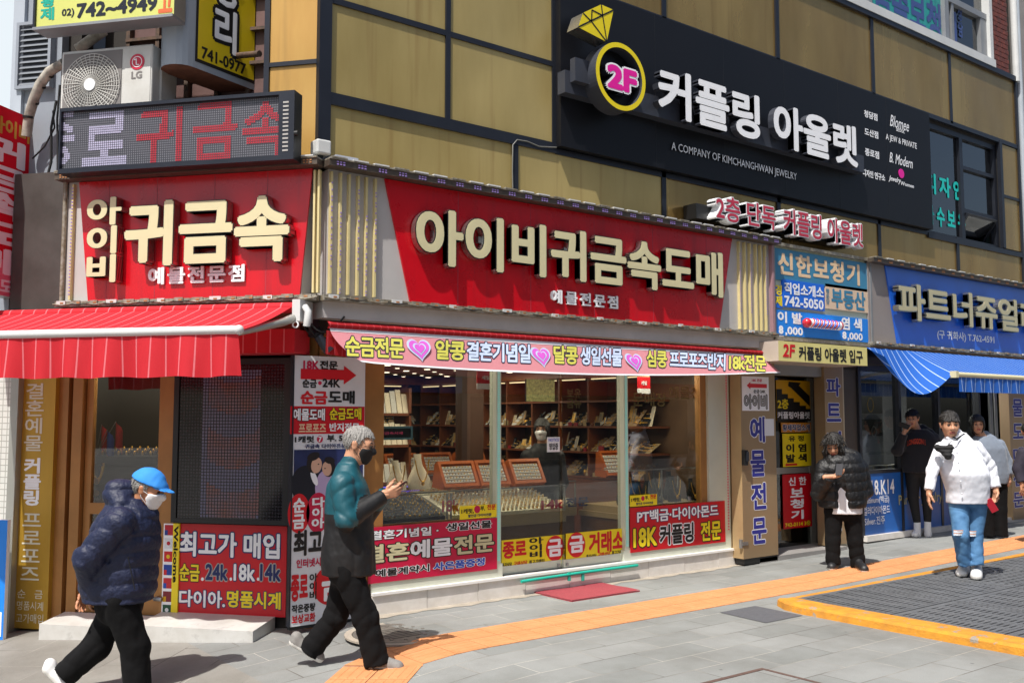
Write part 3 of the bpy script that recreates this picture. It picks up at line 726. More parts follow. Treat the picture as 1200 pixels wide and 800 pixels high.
# ------------------------------------------------------------------ houses across the street, seen only in the glass
m_opp = [mat('opposite_wall_a', '#8f8578', .8, var=.15), mat('opposite_wall_b', '#6e5a50', .8, var=.2), mat('opposite_wall_c', '#9a9a98', .7, var=.1)]
m_ow = mat('opposite_window', '#2c343c', .15, var=.1)
OP = Plane((0, -15, 0), (-1, 0, 0), (0, 1, 0))
for k, (u0, u1, h) in enumerate(((-34, -21, 11), (-20.8, -10, 14), (-9.8, 1, 10), (1.2, 13, 13))):
    r = thing('street_house', ['pale stone office block across the street', 'brown brick block across the street', 'light grey block across the street', 'low tan block across the street'][k], 'building', (-(u0 + u1) / 2, -17, -.2), 'houses across the street')
    b = B(); b.box(OP, u0, u1, -.4, h, -8, 0, m_opp[k % 3]); b.build('wall', r)
    b = B(); u = u0 + .6
    while u < u1 - 1.6:
        z = 3.6
        while z < h - 1.5: b.box(OP, u, u + 1.3, z, z + 1.4, .0, .03, m_ow); z += 2.6
        u += 1.9
    b.box(OP, u0 + .4, u1 - .4, .1, 2.6, 0, .03, m_ow); b.box(OP, u0, u1, 2.7, 3.3, 0, .3, mat('opposite_sign_%d' % k, ['#a02a30', '#2a4a90', '#c8c4b0', '#3a6a48'][k], .5))
    b.build('window', r)
# ------------------------------------------------------------------ signs
def otext(b, P, body, a, x1, w, face, out, bold=.03, ob=.085, **k):
    """flat print with an outline: the outline is a fatter layer 1.5 mm behind"""
    ox = k.pop('grow', .0)
    be = bold if bold <= .03 else .03 + .3 * (bold - .03)
    b.text(P, body, a, x1, w, out, bold=be + .75 * (ob - bold), ref=be, **k); b.text(P, body, a, x1, w + .0015, face, bold=be, **k)
def board(P, x0, yt, yb, x1, w0, w1, m, front=None, bb=None):
    u0, vt = P.px(x0, yt, w1); _, vb = P.px(x0, yb, w1); u1, _ = P.px(x1, (yt + yb) / 2, w1)
    bb = bb or B(); bb.box(P, u0, u1, vb, vt, w0, w1, m, front); return bb, (u0, u1, vb, vt)
def heart(b, P, c, r, w, m):
    pts = []
    for i in range(36):
        t = 2 * pi * i / 36; pts.append((c[0] + r * math.sin(t) ** 3, c[1] + r * (13 * math.cos(t) - 5 * math.cos(2 * t) - 2 * math.cos(3 * t) - math.cos(4 * t)) / 16))
    pts.reverse(); b.add([P.pt(u, v, w) for u, v in pts], [tuple(range(36))], m)
def arrow(b, P, u0, u1, v, h, w, m, back=False):
    hl = h * .75; f = (lambda u: u0 + u1 - u) if back else (lambda u: u)
    pts = [(f(u0), v - h * .27), (f(u1 - hl), v - h * .27), (f(u1 - hl), v - h * .5), (f(u1), v), (f(u1 - hl), v + h * .5), (f(u1 - hl), v + h * .27), (f(u0), v + h * .27)]
    if back: pts.reverse()
    b.add([P.pt(u, v, w) for u, v in pts], [tuple(range(len(pts)))], m)

m_slat = mat('slat_grey', '#b5b2b0', .5, var=.06)
m_rod = mat('brass_rod', '#d6c792', .4, metal=.15, var=.08)
m_pled = mat('violet_led', '#8f78b8', .5, var=0, emit=.12)
m_hood = mat('sign_hood', '#5a5148', .5, metal=.4, var=.25, vs=15)
m_trimw = mat('led_trim_pale', '#a8a69c', .5, metal=.3, var=.3, vs=25, c2='#75684f')
m_oled = mat('amber_led', '#a8744a', .5, var=.2)
FW = .30                                     # sign face stands this far off the wall
def hood_line(b, P, u0, u1, v, w0, w1, ledm, n, top=True):
    """lit edging of the sign: a shallow channel with clusters of LEDs"""
    b.box(P, u0, u1, v - .055, v, w0, w1, m_hood); b.box(P, u0, u1, v, v + .012, w0, w1 + .012, m_trimw)
    for i in range(n):
        u = u0 + (u1 - u0) * (i + .5) / n
        b.box(P, u - .085, u + .06, v + .012, v + .024, w1 - .07, w1 + .016, m_wf if i % 3 else m_trimw)
        for k in range(3):
            for q in range(2): b.box(P, u - .035 + k * .03, u - .018 + k * .03, v - .043 + q * .02, v - .033 + q * .02, w1, w1 + .006, ledm)
def sill_line(b, P, u0, u1, v, w0, w1, n):
    b.box(P, u0, u1, v - .035, v + .012, w0, w1, m_trimw)
    for i in range(n):
        u = u0 + (u1 - u0) * (i + .5) / n; j = .006 * math.sin(i * 3.1)
        b.box(P, u - .06, u + .03 + .02 * math.sin(i * 5.), v - .02 + j, v + .017 + j, w1, w1 + .01, m_trimw if i % 3 else m_wf); b.box(P, u - .02, u + .012, v - .01, v + .004, w1 + .01, w1 + .013, m_oled)
        b.tube([P.pt(u - .1, v - .01, w1 + .006), P.pt(u, v - .022 + j, w1 + .012), P.pt(u + .1, v - .008, w1 + .006)], .005, m_cable if i % 2 else m_trimw, 5)

# --- main red sign
HT, HB = 3.935, 2.775
SM = thing('red_shop_sign', 'long red jewellery sign with eight cream channel letters above the shop windows', 'shop sign', M.pt(6.7, 2.8, FW))
uL, uR = 3.70, 9.72
b = B(); b.box(M, uL, uR, HB + .02, HT - .05, .0, FW - .02, m_slat); b.build('box', SM)
P4 = [M.px(451, 213, FW), M.px(481, 352, FW), M.px(843, 383, FW), M.px(858, 286, FW)]
u_a, u_b, u_c, u_d = [p[0] for p in P4]
b = B(); b.prism(M, [(u_b, HB + .015), (u_c, HB + .015), (u_d, HT - .06), (u_a, HT - .06)], FW - .019, FW, m_red)
for u in (5.03, 5.9, 6.75, 7.62, 8.5): b.box(M, u - .004, u + .004, HB + .02, HT - .07, FW, FW + .001, mat('seam_red', '#a5303c', .4))
b.build('face', SM)
b = B()
for x in (388, 398.7, 408.8, 419.5, 429, 439.5): u = M.px(x, 215, FW)[0]; b.box(M, u - .009, u + .009, HB + .03, HT - .08, FW - .02, FW + .02, m_rod)
for x in (865.5, 872, 878, 885, 890.5, 896): u = M.px(x, 300, FW)[0]; b.box(M, u - .009, u + .009, HB + .03, HT - .08, FW - .02, FW + .02, m_rod)
b.box(M, uR - .05, uR - .01, HB + .02, HT - .06, FW - .02, FW + .03, mat('pinkish_trim', '#9c7a80', .5))
b.build('rib', SM)
b = B()
for i, x in enumerate((388, 398.7, 419.5, 429, 439.5)):
    u = M.px(x, 215, FW)[0]
    for k in range(26):
        if (k * 7 + i * 5) % 11 < 7: v = 3.75 - .03 * k - (.25 if i % 2 else 0); b.box(M, u - .006, u + .006, v, v + .012, FW + .02, FW + .024, m_pled)
for i, x in enumerate((865.5, 878, 896)):
    u = M.px(x, 300, FW)[0]
    for k in range(24): v = 3.7 - .03 * k; b.box(M, u - .006, u + .006, v, v + .012, FW + .02, FW + .024, m_pled)
b.build('led_dot', SM)
b = B(); hood_line(b, M, uL - .06, uR + .03, HT, .0, FW + .115, m_pled, 30); b.build('hood', SM)
b = B(); sill_line(b, M, uL - .06, uR + .03, HB, .0, FW + .05, 30); b.build('sill', SM)
b = B()
b.text(M, '아이비귀금속도매', (487, 239, 309), 847, FW + .012, m_black, bold=.05, ref=.05, depth=.07, side=m_chrome, res=5, wpx=FW + .085)
b.text(M, '아이비귀금속도매', (487, 239, 309), 847, FW + .083, m_cream, bold=.032, depth=.004, side=m_cream, res=5, wpx=FW + .085, ref=.05)
for x in (507, 560, 605, 660, 712, 765, 815): u, v = M.px(x, 275 + (x - 507) * .13, FW); b.box(M, u - .03, u + .03, v - .03, v + .03, FW, FW + .05, m_steel)
b.build('lettering', SM); b = B()
b.text(M, '예물전문점', (644.5, 339, 355), 723, FW + .004, m_white, bold=.045, depth=.018, side=m_white, space=1.35)
b.build('lettering', SM)

# --- left red sign on the chamfer
SL = thing('red_shop_sign', 'smaller red sign with cream stacked lettering over the red awning', 'shop sign', L.pt(-1.2, 2.8, FW))
lL, lR = L.px(77, 280, FW)[0], -.015
b = B(); b.box(L, lL, lR - .02, HB + .02, HT - .05, .0, FW - .02, m_slat); b.build('box', SL)
c4 = [L.px(x, y, FW)[0] for x, y in ((92.5, 220), (103, 350), (351, 344), (366, 205))]
b = B(); b.prism(L, [(c4[1], HB + .015), (c4[2], HB + .015), (c4[3], HT - .06), (c4[0], HT - .06)], FW - .019, FW, m_red)
for u in (-1.9, -1.42, -.86, -.36): b.box(L, u - .004, u + .004, HB + .02, HT - .07, FW, FW + .001, MATS['seam_red'])
b.build('face', SL)
b = B()
for x in (85, 368.5, 373.5): u = L.px(x, 280, FW)[0]; b.box(L, u - .009, u + .009, HB + .03, HT - .08, FW - .02, FW + .02, m_rod)
b.build('rib', SL)
b = B()
for k in range(32): u = L.px(85, 280, FW)[0]; b.box(L, u - .006, u + .006, 2.85 + .031 * k, 2.862 + .031 * k, FW + .02, FW + .024, m_pled)
b.build('led_dot', SL)
b = B(); hood_line(b, L, lL - .05, lR + .16, HT, .0, FW + .115, m_oled, 14); b.build('hood', SL)
b = B(); sill_line(b, L, lL - .05, lR + .14, HB, .0, FW + .05, 15); b.build('sill', SL)
b = B()
for body, a, x1 in (('귀금속', (146, 236, 314), 340), ('아\n이\n비', (102, 232, 332), 142)):
    b.text(L, body, a, x1, FW + .012, m_black, bold=.05, ref=.05, depth=.09, side=m_chrome, res=5, wpx=FW + .105)
    b.text(L, body, a, x1, FW + .103, m_cream, bold=.036, depth=.004, side=m_cream, res=5, wpx=FW + .105, ref=.05)
    b.build('lettering', SL); b = B()
b.text(L, '예물전문점', (175, 314, 334), 287.5, FW + .004, m_white, bold=.045, depth=.018, side=m_white, space=1.2)
b.build('lettering', SL)
b = B(); b.box(L, lL - .6, lL, 2.6, 4.0, -.1, FW - .05, mat('return_dark', '#4a4542', .6, c2='#38332f', vs=4)); b.tube([L.pt(lL - .02, 2.78, FW), L.pt(lL - .02, 3.95, FW)], .02, m_trimw, 8); b.build('return_panel', SL)

# --- black band sign
KS = thing('black_sign_board', 'big black sign board with white lettering and a yellow ring across the upper floor', 'sign board', M.pt(10, 4.6, .1))
m_bk = mat('black_board', '#0d0e14', .5, var=.15, vs=1.5, spec=.35)
BK = .1
b = B(); b.box(M, u650, 13.9, ZA + .01, ZC - .03, -.02, BK, m_bk)
for u in (7.9, 9.1, 10.3, 11.5, 12.7): b.box(M, u - .003, u + .003, ZA + .02, ZC - .04, BK, BK + .0015, m_black)
b.build('board', KS)
b = B(); m_race = mat('raceway_grey', '#343842', .5, var=.08)
b.box(M, M.px(668, 80, BK + .2)[0], M.px(1012, 177, BK + .12)[0], M.px(668, 66, BK + .12)[1] - .4, M.px(668, 66, BK + .12)[1] - .16, BK, BK + .12, m_race)
u0, v1 = M.px(674, 67, BK + .2); u1, v0 = M.px(705, 103, BK + .2); b.box(M, u0, u1, v0, v1, BK + .12, BK + .2, m_race)
b.build('raceway', KS)
b = B(); c = M.px(728, 90, BK + .33); rr = M.px(728, 51, BK + .33)[1] - c[1]
m_yface = mat('yellow_face', '#e4cf14', .4, var=.03)
b.ring(M, c, rr * .86, rr, BK + .12, BK + .33, m_race, m_yface, 56); b.disc(M, c, rr * .86, BK + .1, BK + .2, m_bk)
b.build('ring', KS)['label'] = 'yellow ring round the floor number'
b = B(); m_pink = mat('hot_pink', '#e3169a', .4, var=.03)
b.text(M, '2F', (710.5, 70, 103), 750, BK + .21, m_white, bold=.12, ref=.12, depth=.1, side=m_race, res=4, wpx=BK + .33); b.text(M, '2F', (710.5, 70, 103), 750, BK + .313, m_pink, bold=.055, res=4, wpx=BK + .33, ref=.12)
b.build('lettering', KS)
# diamond
b = B(); wd = BK + .3
D = {k: M.px(*v, wd) for k, v in dict(a=(677.5, 32), b=(683, 15.5), c=(704.5, 5.5), d=(719, 12), e=(711, 49.5), f=(693, 25.5), g=(706, 18.5), h=(693.5, 12)).items()}
out = [D[k] for k in 'aedcb']
b.prism(M, out, BK + .12, wd, m_chrome, m_yface)
def seg(p, q, t=.008):
    d = np.array(q) - np.array(p); n = np.array([-d[1], d[0]]) / (np.linalg.norm(d) + 1e-9) * t
    b.add([M.pt(*(np.array(x) + s), wd + .003) for x, s in ((p, -n), (q, -n), (q, n), (p, n))], [(0, 1, 2, 3)], m_black)
for p, q in ('ad', 'be', 'bf', 'hf', 'hg', 'cg', 'fe', 'ge'):
    if (p, q) == ('b', 'e'): continue
    seg(D[p], D[q])
b.build('diamond', KS)['label'] = 'yellow cut diamond shape with black facets'
b = B()
b.text(M, '커플링 아울렛', (771, 75.5, 133), 1003, BK + .16, m_white, bold=.036, depth=.09, side=m_race, res=4, wpx=BK + .25)
b.build('lettering', KS); b = B()
b.text(M, 'A COMPANY OF KIMCHANGHWAN JEWELRY', (786, 166.5, 178.5), 932, BK + .004, m_white, bold=.004, depth=.012, side=m_race)
b.build('lettering', KS)
b = B()
for t, a, x1, bo, sh in (('청담점', (1012.5, 128.5, 137), 1028, .04, 0), ('도산점', (1013, 149.5, 158), 1029, .04, 0), ('종로점', (1013.5, 173, 182), 1030, .04, 0), ('디자인 연구소', (1011, 197.5, 206), 1037, .05, 0),
                     ('Blomee', (1042.5, 134, 147.5), 1066, .005, .35), ('SEOUL', (1050, 149.5, 153.5), 1060, .02, 0), ('A JEW & PRIVATE', (1038, 156.5, 165.5), 1074, .01, 0), ('B. Modern', (1042, 178, 190), 1070, .01, .3), ('Jewelry', (1041, 205, 213), 1056, .02, .4), ('Women', (1055, 212, 216.5), 1071, .02, .1)):
    b.text(M, t, a, x1, BK + .004, m_white, bold=bo, shear=sh)
u, v = M.px(1056, 203.5, BK); b.disc(M, (u, v), .075, BK + .002, BK + .006, m_pink, rv=.07, seg=14)
b.build('brand_list', KS)

# --- small white letter sign "2층 단독 커플링 아울렛"
TS = thing('channel_letter_sign', 'small white channel letters with red faces on a dark bar under the black board', 'shop sign', M.pt(10.2, 4.0, .05))
b = B(); u0, v1 = M.px(822, 233.5, .3); u1, _ = M.px(1006, 275, .3); _, v0 = M.px(822, 256, .3); b.box(M, u0, u1, v0 + .02, v1 - .03, .02, .22, m_black); b.build('bar', TS)
b = B(); m_lred = mat('letter_red_face', '#b8324a', .45, var=.05)
for body, a, x1 in (('2층 단독', (838, 226.5, 258), 909), ('커플링 아울렛', (917, 242, 274), 1011)):
    b.text(M, body, a, x1, .22, m_white, bold=.055, depth=.13, side=m_white, res=3, wpx=.35, ref=.055); b.text(M, body, a, x1, .354, m_lred, bold=.018, res=3, wpx=.35, ref=.055); b.build('lettering', TS); b = B()

# --- cluster of small shop panels
PC = thing('panel_sign', 'blue stacked panel sign with hearing aid barber and estate agent panels', 'shop sign', M.pt(10.8, 2.8, .25))
w = .27
b = B(); u0 = M.px(905.5, 290, w)[0]; u1 = M.px(1018.5, 310, w)[0]; vt = M.px(905.5, 287, w)[1]; vb = M.px(905.5, 394, w)[1]
b.box(M, u0, u1, vb, vt, .0, w - .02, mat('panel_backing', '#c6cdb4', .5, var=.05))
for q in ((u0 - .02, u0 + .015, vb - .03, vt + .03), (u1 - .015, u1 + .02, vb - .03, vt + .03)): b.box(M, *q, 0, w + .02, m_gf)
b.box(M, u0 - .02, u1 + .02, vt, vt + .04, 0, w + .03, m_trimw); b.box(M, u0 - .02, u1 + .02, vb - .04, vb, 0, w + .03, m_trimw)
b.build('frame', PC)
def rowpanel(x0, yt, yb, x1, m, nm='panel', dz=0):
    bb, r = board(M, x0, yt, yb, x1, w - .02, w + dz, m); return bb, r
m_teal2 = mat('faded_teal_panel', '#3f86a8', .45, c2='#35769a', vs=3); m_bl2 = mat('bright_blue_panel', '#1668d8', .4, var=.05); m_bl3 = mat('blue_panel', '#1880e0', .4, var=.05); m_peach = mat('peach_panel', '#d9bfa4', .5, var=.06); m_beige = mat('beige_letters', '#e3c5a0', .5, var=.05)
bb, r = rowpanel(907, 290, 327, 1017, m_teal2); bb.text(M, '신한보청기', (911, 294, 321), 1007, w + .003, m_beige, bold=.05, space=1.1); q = bb.build('panel', PC); q['label'] = 'faded teal hearing aid panel'
bb, r = rowpanel(917.5, 327, 359, 966, m_bl2, dz=.012); bb.text(M, '직업소개소', (919, 330, 344), 965, w + .015, m_white, bold=.04); bb.text(M, '742-5050', (919, 346, 358), 965, w + .015, m_white, bold=.03); q = bb.build('panel', PC); q['label'] = 'blue job agency panel'
bb, r = rowpanel(907, 334, 360, 917, m_bl2, dz=.004); bb.text(M, '경\n제', (908, 333, 358), 916.5, w + .008, m_yel, bold=.05); q = bb.build('panel', PC)
bb, r = rowpanel(967, 332, 361, 1017, m_peach); bb.text(M, '부동산', (974, 337, 360), 1014, w + .003, m_teal2, bold=.05); bb.text(M, '행\n운\n당', (967.8, 338, 356), 972, w + .003, m_teal2, bold=.02); q = bb.build('panel', PC); q['label'] = 'peach estate agent panel'
bb, r = rowpanel(907, 362, 392, 1017, m_bl3); bb.text(M, '이 발', (911, 364, 377.5), 940, w + .003, m_white, bold=.05); bb.text(M, ',000', (920, 382, 393), 941, w + .003, m_white, bold=.03); bb.text(M, '8', (912.5, 381, 391), 918, w + .004, m_white, bold=.12); bb.text(M, '염 색', (986, 371, 386), 1010, w + .003, m_white, bold=.05); bb.text(M, ',000', (993, 389, 399), 1011, w + .003, m_white, bold=.03); bb.text(M, '8', (987, 388, 397), 992, w + .004, m_white, bold=.12); q = bb.build('panel', PC); q['label'] = 'bright blue barber panel'
b = B(); p0 = M.px(943, 377, w + .06); p1 = M.px(985, 383, w + .06); v = (p0[1] + p1[1]) / 2
m_bred = mat('barber_red', '#c01828', .35, coat=.5)
b.tube([M.pt(p0[0] + .06, v, w + .06), M.pt(p1[0] - .04, v, w + .06)], .058, m_white, 14)
for k in range(7):
    for q_, mm in ((0, m_bred), (.045, m_blue)):
        u = p0[0] + .09 + k * (p1[0] - p0[0] - .2) / 7 + q_; pts = []
        for t in range(7): a = -.5 + t * 2.6 / 6; pts.append(M.pt(u + t * .012, v + .06 * math.sin(a - .6), w + .06 + .06 * math.cos(a - .6)))
        b.tube(pts, .009, mm, 6)
b.ball(M.pt(p0[0] + .05, v, w + .06), .062, m_bred); b.ball(M.pt(p1[0] - .03, v, w + .06), .06, m_bred)
b.build('barber_pole', PC)

# --- yellow "2F ... 입구" box sign over the entrance
ES = thing('entrance_sign', 'small cream yellow box sign with red 2F over the upstairs entrance', 'shop sign', M.pt(10.4, 2.45, .5))
we = .55
bb, r = board(M, 912, 399, 422.5, 1016, .02, we, mat('sign_box_side', '#b8aca2', .5), mat('pale_yellow_face', '#d8cf86', .45, var=.04)); bb.build('box', ES)
bb = B(); bb.text(M, '2F', (917, 402.5, 418), 932, we + .003, m_redp, bold=.04, shear=.12); bb.text(M, '커플링 아울렛 입구', (936, 405, 421.5), 1011, we + .003, m_blk, bold=.04); bb.build('lettering', ES)

# --- blue sign of the right hand shop
BS = thing('blue_shop_sign', 'blue jewellery sign with metallic letters above the blue awning', 'shop sign', M.pt(14, 2.8, .3))
m_bsf = mat('blue_sign_face', '#2164d4', .35, var=.06, coat=.3); m_tgrey = mat('taupe_panel', '#8e8682', .5, var=.05)
b = B(); ub0 = M.px(1019, 350, FW)[0]; b.box(M, ub0, 18.5, HB + .0, 3.9, 0, FW - .02, m_tgrey); b.build('box', BS)
q = [M.px(x, y, FW)[0] for x, y in ((1037.5, 315), (1052, 400))]
b = B(); b.prism(M, [(q[1], HB + .02), (18.5, HB + .02), (18.5, 3.87), (q[0], 3.87)], FW - .019, FW, m_bsf); b.build('face', BS)
b = B(); hood_line(b, M, ub0 - .02, 18.5, 3.93, 0, FW + .09, m_oled, 24); b.build('hood', BS)
b = B(); sill_line(b, M, ub0 - .02, 18.5, HB, 0, FW + .05, 24); b.build('sill', BS)
b = B(); m_lc = mat('letter_pale_gold', '#c9bf9b', .35, metal=.3, var=.05)
b.text(M, '파트너쥬얼리', (1052, 329, 374), 1216, FW + .03, m_chrome, bold=.045, ref=.045, depth=.08, side=m_chrome, res=4, wpx=FW + .12); b.text(M, '파트너쥬얼리', (1052, 329, 374), 1216, FW + .112, m_lc, bold=.022, depth=.004, side=m_lc, res=4, wpx=FW + .12, ref=.045)
b.build('lettering', BS); b = B()
b.text(M, '(구 귀화사) T.762-4591', (1098, 386, 398), 1165, FW + .003, m_white, bold=.03); b.build('lettering', BS)

# ------------------------------------------------------------------ prints in the main shop window
GW = .0
VIN = 'vinyl prints along the shop window sill'
def vinyl(name, P, x0, yt, yb, x1, w, m, label, cat='window sign', th=.006, group=None):
    bb, r = board(P, x0, yt, yb, x1, w - th, w, m); o = bb.build(name); tag(o, label, cat, group); return o, r
def lettering(o, P, rows, w):
    b = B()
    for r in rows:
        body, a, x1, face = r[:4]; out = r[4] if len(r) > 4 else None; bo = r[5] if len(r) > 5 else .05
        if out: otext(b, P, body, a, x1, w + .0015, face, out, bold=bo, ob=bo + .07)
        else: b.text(P, body, a, x1, w + .0015, face, bold=bo)
    return b.build('lettering', o)
m_crim = mat('crimson_vinyl', '#c3063f', .4, var=.05)
o, r = vinyl('window_sign', M, 432, 618, 684, 582.5, GW, m_crim, 'crimson wedding gift sign low in the window behind the man with the phone', group=VIN)
lettering(o, M, [('결혼기념일 ·', (434, 622, 633), 514, m_white, m_blk, .03), ('생일선물', (523, 613, 622.5), 576, m_blk, m_white, .05), ('결혼', (424, 639, 661), 480, m_cream, m_blk, .06), ('예물', (481, 633, 655), 530, m_white, m_blk, .06), ('전문', (532, 628, 650), 579, m_cream, m_blk, .06), ('예물계약시', (440, 667, 676), 503, m_blk, m_white, .04), ('사은품증정', (508, 659, 668.5), 568, m_blue, m_white, .05)], GW)
o, r = vinyl('window_sign', M, 588, 633, 667.5, 661.5, -.09, m_yel, 'yellow gold exchange sign on the left sliding door', group=VIN)
lettering(o, M, [('종로', (589, 635, 655), 617, m_redp, None, .07), ('아\n이\n비', (620, 630, 654), 637, m_blk, None, .04), ('투자상담', (588, 659.5, 664.5), 600, m_blk, None, .04), ('구매상담', (602, 657.5, 663), 618, m_redp, None, .04), ('최고가매입', (620, 656, 661), 638, m_blk, None, .04)], -.09)
b = B(); u, v = M.px(650.5, 642, -.09); b.disc(M, (u, v), .125, -.089, -.0885, m_redp, rv=.13); b.text(M, '금', (642, 632, 652.5), 659, -.087, m_white, bold=.07); b.build('gold_badge', o)
o, r = vinyl('window_sign', M, 663.5, 625, 659, 732, -.06, m_yel, 'yellow gold exchange sign on the right sliding door', group=VIN)
lettering(o, M, [('거래소', (690, 624, 649), 731, m_redp, None, .07), ('투자상담', (687, 649.5, 654.5), 699, m_blk, None, .04), ('구매상담', (701, 647, 652.5), 715, m_redp, None, .04), ('최고가매입', (717, 645, 650.5), 732, m_blk, None, .04)], -.06)
b = B(); u, v = M.px(675.5, 638, -.06); b.disc(M, (u, v), .125, -.059, -.0585, m_redp, rv=.13); b.text(M, '금', (667.5, 628, 648), 684.5, -.057, m_white, bold=.07); b.build('gold_badge', o)
m_rv = mat('red_vinyl', '#c5061c', .4, var=.05)
o, r = vinyl('window_sign', M, 738.5, 595, 647.5, 850, GW, m_rv, 'red sign reading PT and 18K couple rings low in the last window', group=VIN)
lettering(o, M, [('PT백금·다이아몬드', (746.5, 598, 613), 842, m_white, m_navy, .035), ('18K', (742, 619, 642), 770, m_yel, m_blk, .06), ('커플링', (773, 615, 639), 813, m_blk, m_white, .05), ('전문', (821, 611, 634), 845, m_yel, m_blk, .06)], GW)
for k, (x0, yt, yb, x1) in enumerate(((539, 593, 608.5, 582), (738.5, 580.5, 593.5, 770))):
    o, r = vinyl('price_sticker', M, x0, yt, yb, x1, GW, m_yel, ['small yellow sticker above the crimson wedding sign', 'small yellow sticker above the red 18K sign'][k], 'sticker', group='yellow price stickers')
    h = yb - yt; wdt = x1 - x0; q = lambda f: x0 + wdt * f
    sl = -.13 * wdt
    lettering(o, M, [('1캐럿,', (q(.04), yt + h * .2, yt + h * .6), q(.38), m_blk, None, .04), ('부,', (q(.56), yt + h * .13 + sl * .45, yt + h * .52 + sl * .45), q(.68), m_blk, None, .04), ('전문', (q(.74), yt + h * .1 + sl * .7, yt + h * .52 + sl * .7), q(.97), m_redp, None, .04), ('할인금 다이아전문', (q(.22), yt + h * .68 + sl * .2, yt + h * .92 + sl * .2), q(.86), m_navy, None, .03)], GW)
    b = B(); u, v = M.px(q(.47), yt + h * .38 + sl * .45, GW); b.disc(M, (u, v), wdt * .1 * .0085, GW + .001, GW + .0014, m_mag, seg=18); b.build('dot_mark', o)
# QR/price card on the door, hanging pennants inside
o, r = vinyl('notice_card', M, 641.5, 512, 529.5, 656, -.09, m_white, 'small white notice card taped to the sliding door', 'notice')
lettering(o, M, [('영업중', (643.5, 519, 527), 654, m_blk, None, .05), ('NOTICE', (643, 513.5, 517), 655, m_blue, None, .02)], -.09)

# ------------------------------------------------------------------ poster pillar at the corner
PW = .05
PP = thing('poster_pillar', 'white corner pillar board covered with printed jewellery posters', 'poster board', M.pt(3.85, 0, .05))
pu0 = M.px(342.5, 560, PW)[0]; pu1 = M.px(426.5, 560, PW)[0]; vb = M.px(343, 734, PW)[1]; vt = M.px(343, 416, PW)[1]
b = B(); b.box(M, pu0, pu1, vb, vt, 0, PW, m_alud, m_whitev); b.box(M, pu0 - .012, pu0, vb, vt, 0, PW + .008, m_alud); b.box(M, pu0, pu1, vb - .03, vb, 0, PW - .01, m_black); b.build('board', PP)
rows = B(); w = PW + .002
def px(x, y): return (180 + x * .45, 400 + y * .45)
def pt_(body, x0, y0, y1, x1, face, out=None, bo=.05, bb=rows):
    a = px(x0, y0); c_ = px(x1, y1)
    if out: otext(bb, M, body, (a[0], a[1], c_[1]), c_[0], w + .002, face, out, bold=bo, ob=bo + .08)
    else: bb.text(M, body, (a[0], a[1], c_[1]), c_[0], w + .002, face, bold=bo)
pt_('18K', 390, 49, 73, 431, m_mag, None, .06); pt_('전문', 433, 49, 72, 480, m_blk, None, .05); pt_('순금', 388, 97, 120, 425, m_blk); pt_('24K', 440, 96, 119, 486, m_blk); pt_('순금', 383, 128, 163, 453, m_redp, None, .07); pt_('도매', 455, 127, 162, 524, m_blk, None, .07)
u0, v = M.px(*px(383, 84), w); u1, _ = M.px(*px(528, 84), w); arrow(rows, M, u0, u1, v, .165, w + .002, m_redp)
u, v = M.px(*px(433, 108), w); rows.disc(M, (u, v), .017, w, w + .002, m_mag, seg=14)
rows.build('arrow_poster', PP)
bb, r = board(M, *px(358, 168), px(358, 241)[1], px(549, 0)[0], PW - .01, w, m_rv)
def pt2(bb, *a): pt_(*a, bb=bb)
for a in (('예물도매', 364, 174, 206, 446, m_white, m_blk, .05), ('순금도매', 459, 172, 204, 541, m_yel, m_blk, .05), ('프로포즈', 378, 214, 236, 449, m_beige, None, .04), ('반지전문', 458, 212, 234, 536, m_white, None, .04)): pt_(*a, bb=bb)
bb.build('red_poster', PP)
b = B()
for a in (('1캐럿', 368, 246, 264, 418, m_blk), ('부. 5부', 452, 243, 261, 512, m_blk), ('귀금속 다이아전문', 394, 267, 279, 500, m_navy), ('최고', 365, 492, 560, 440, m_blk, None, .08), ('인터넷시세', 372, 567, 590, 452, m_mag), ('종로', 358, 608, 678, 402, m_redp, None, .08), ('아\n이\n비', 406, 604, 672, 427, m_blk, None, .04), ('작은중량', 360, 686, 708, 421, m_blk), ('보상교환', 360, 712, 736, 421, m_redp)): pt_(*a, bb=b)
for x, y, rx, ry, t, mm in ((433, 254, .028, .03, '7', m_mag), (378, 447, .1, .165, '순\n금', m_redp), (428, 445, .11, .17, '다\n이\n아', m_crim), (463, 633, .17, .17, '금', m_redp)):
    u, v = M.px(*px(x, y), w); b.disc(M, (u, v), rx, w, w + .002, mm, rv=ry, seg=30)
    b.text(M, t, None, None, w + .004, m_white if t != '금' else m_white, bold=.06, uv=(u - rx * .55, u + rx * .55, v - ry * .78, v + ry * .78))
b.build('price_poster', PP)
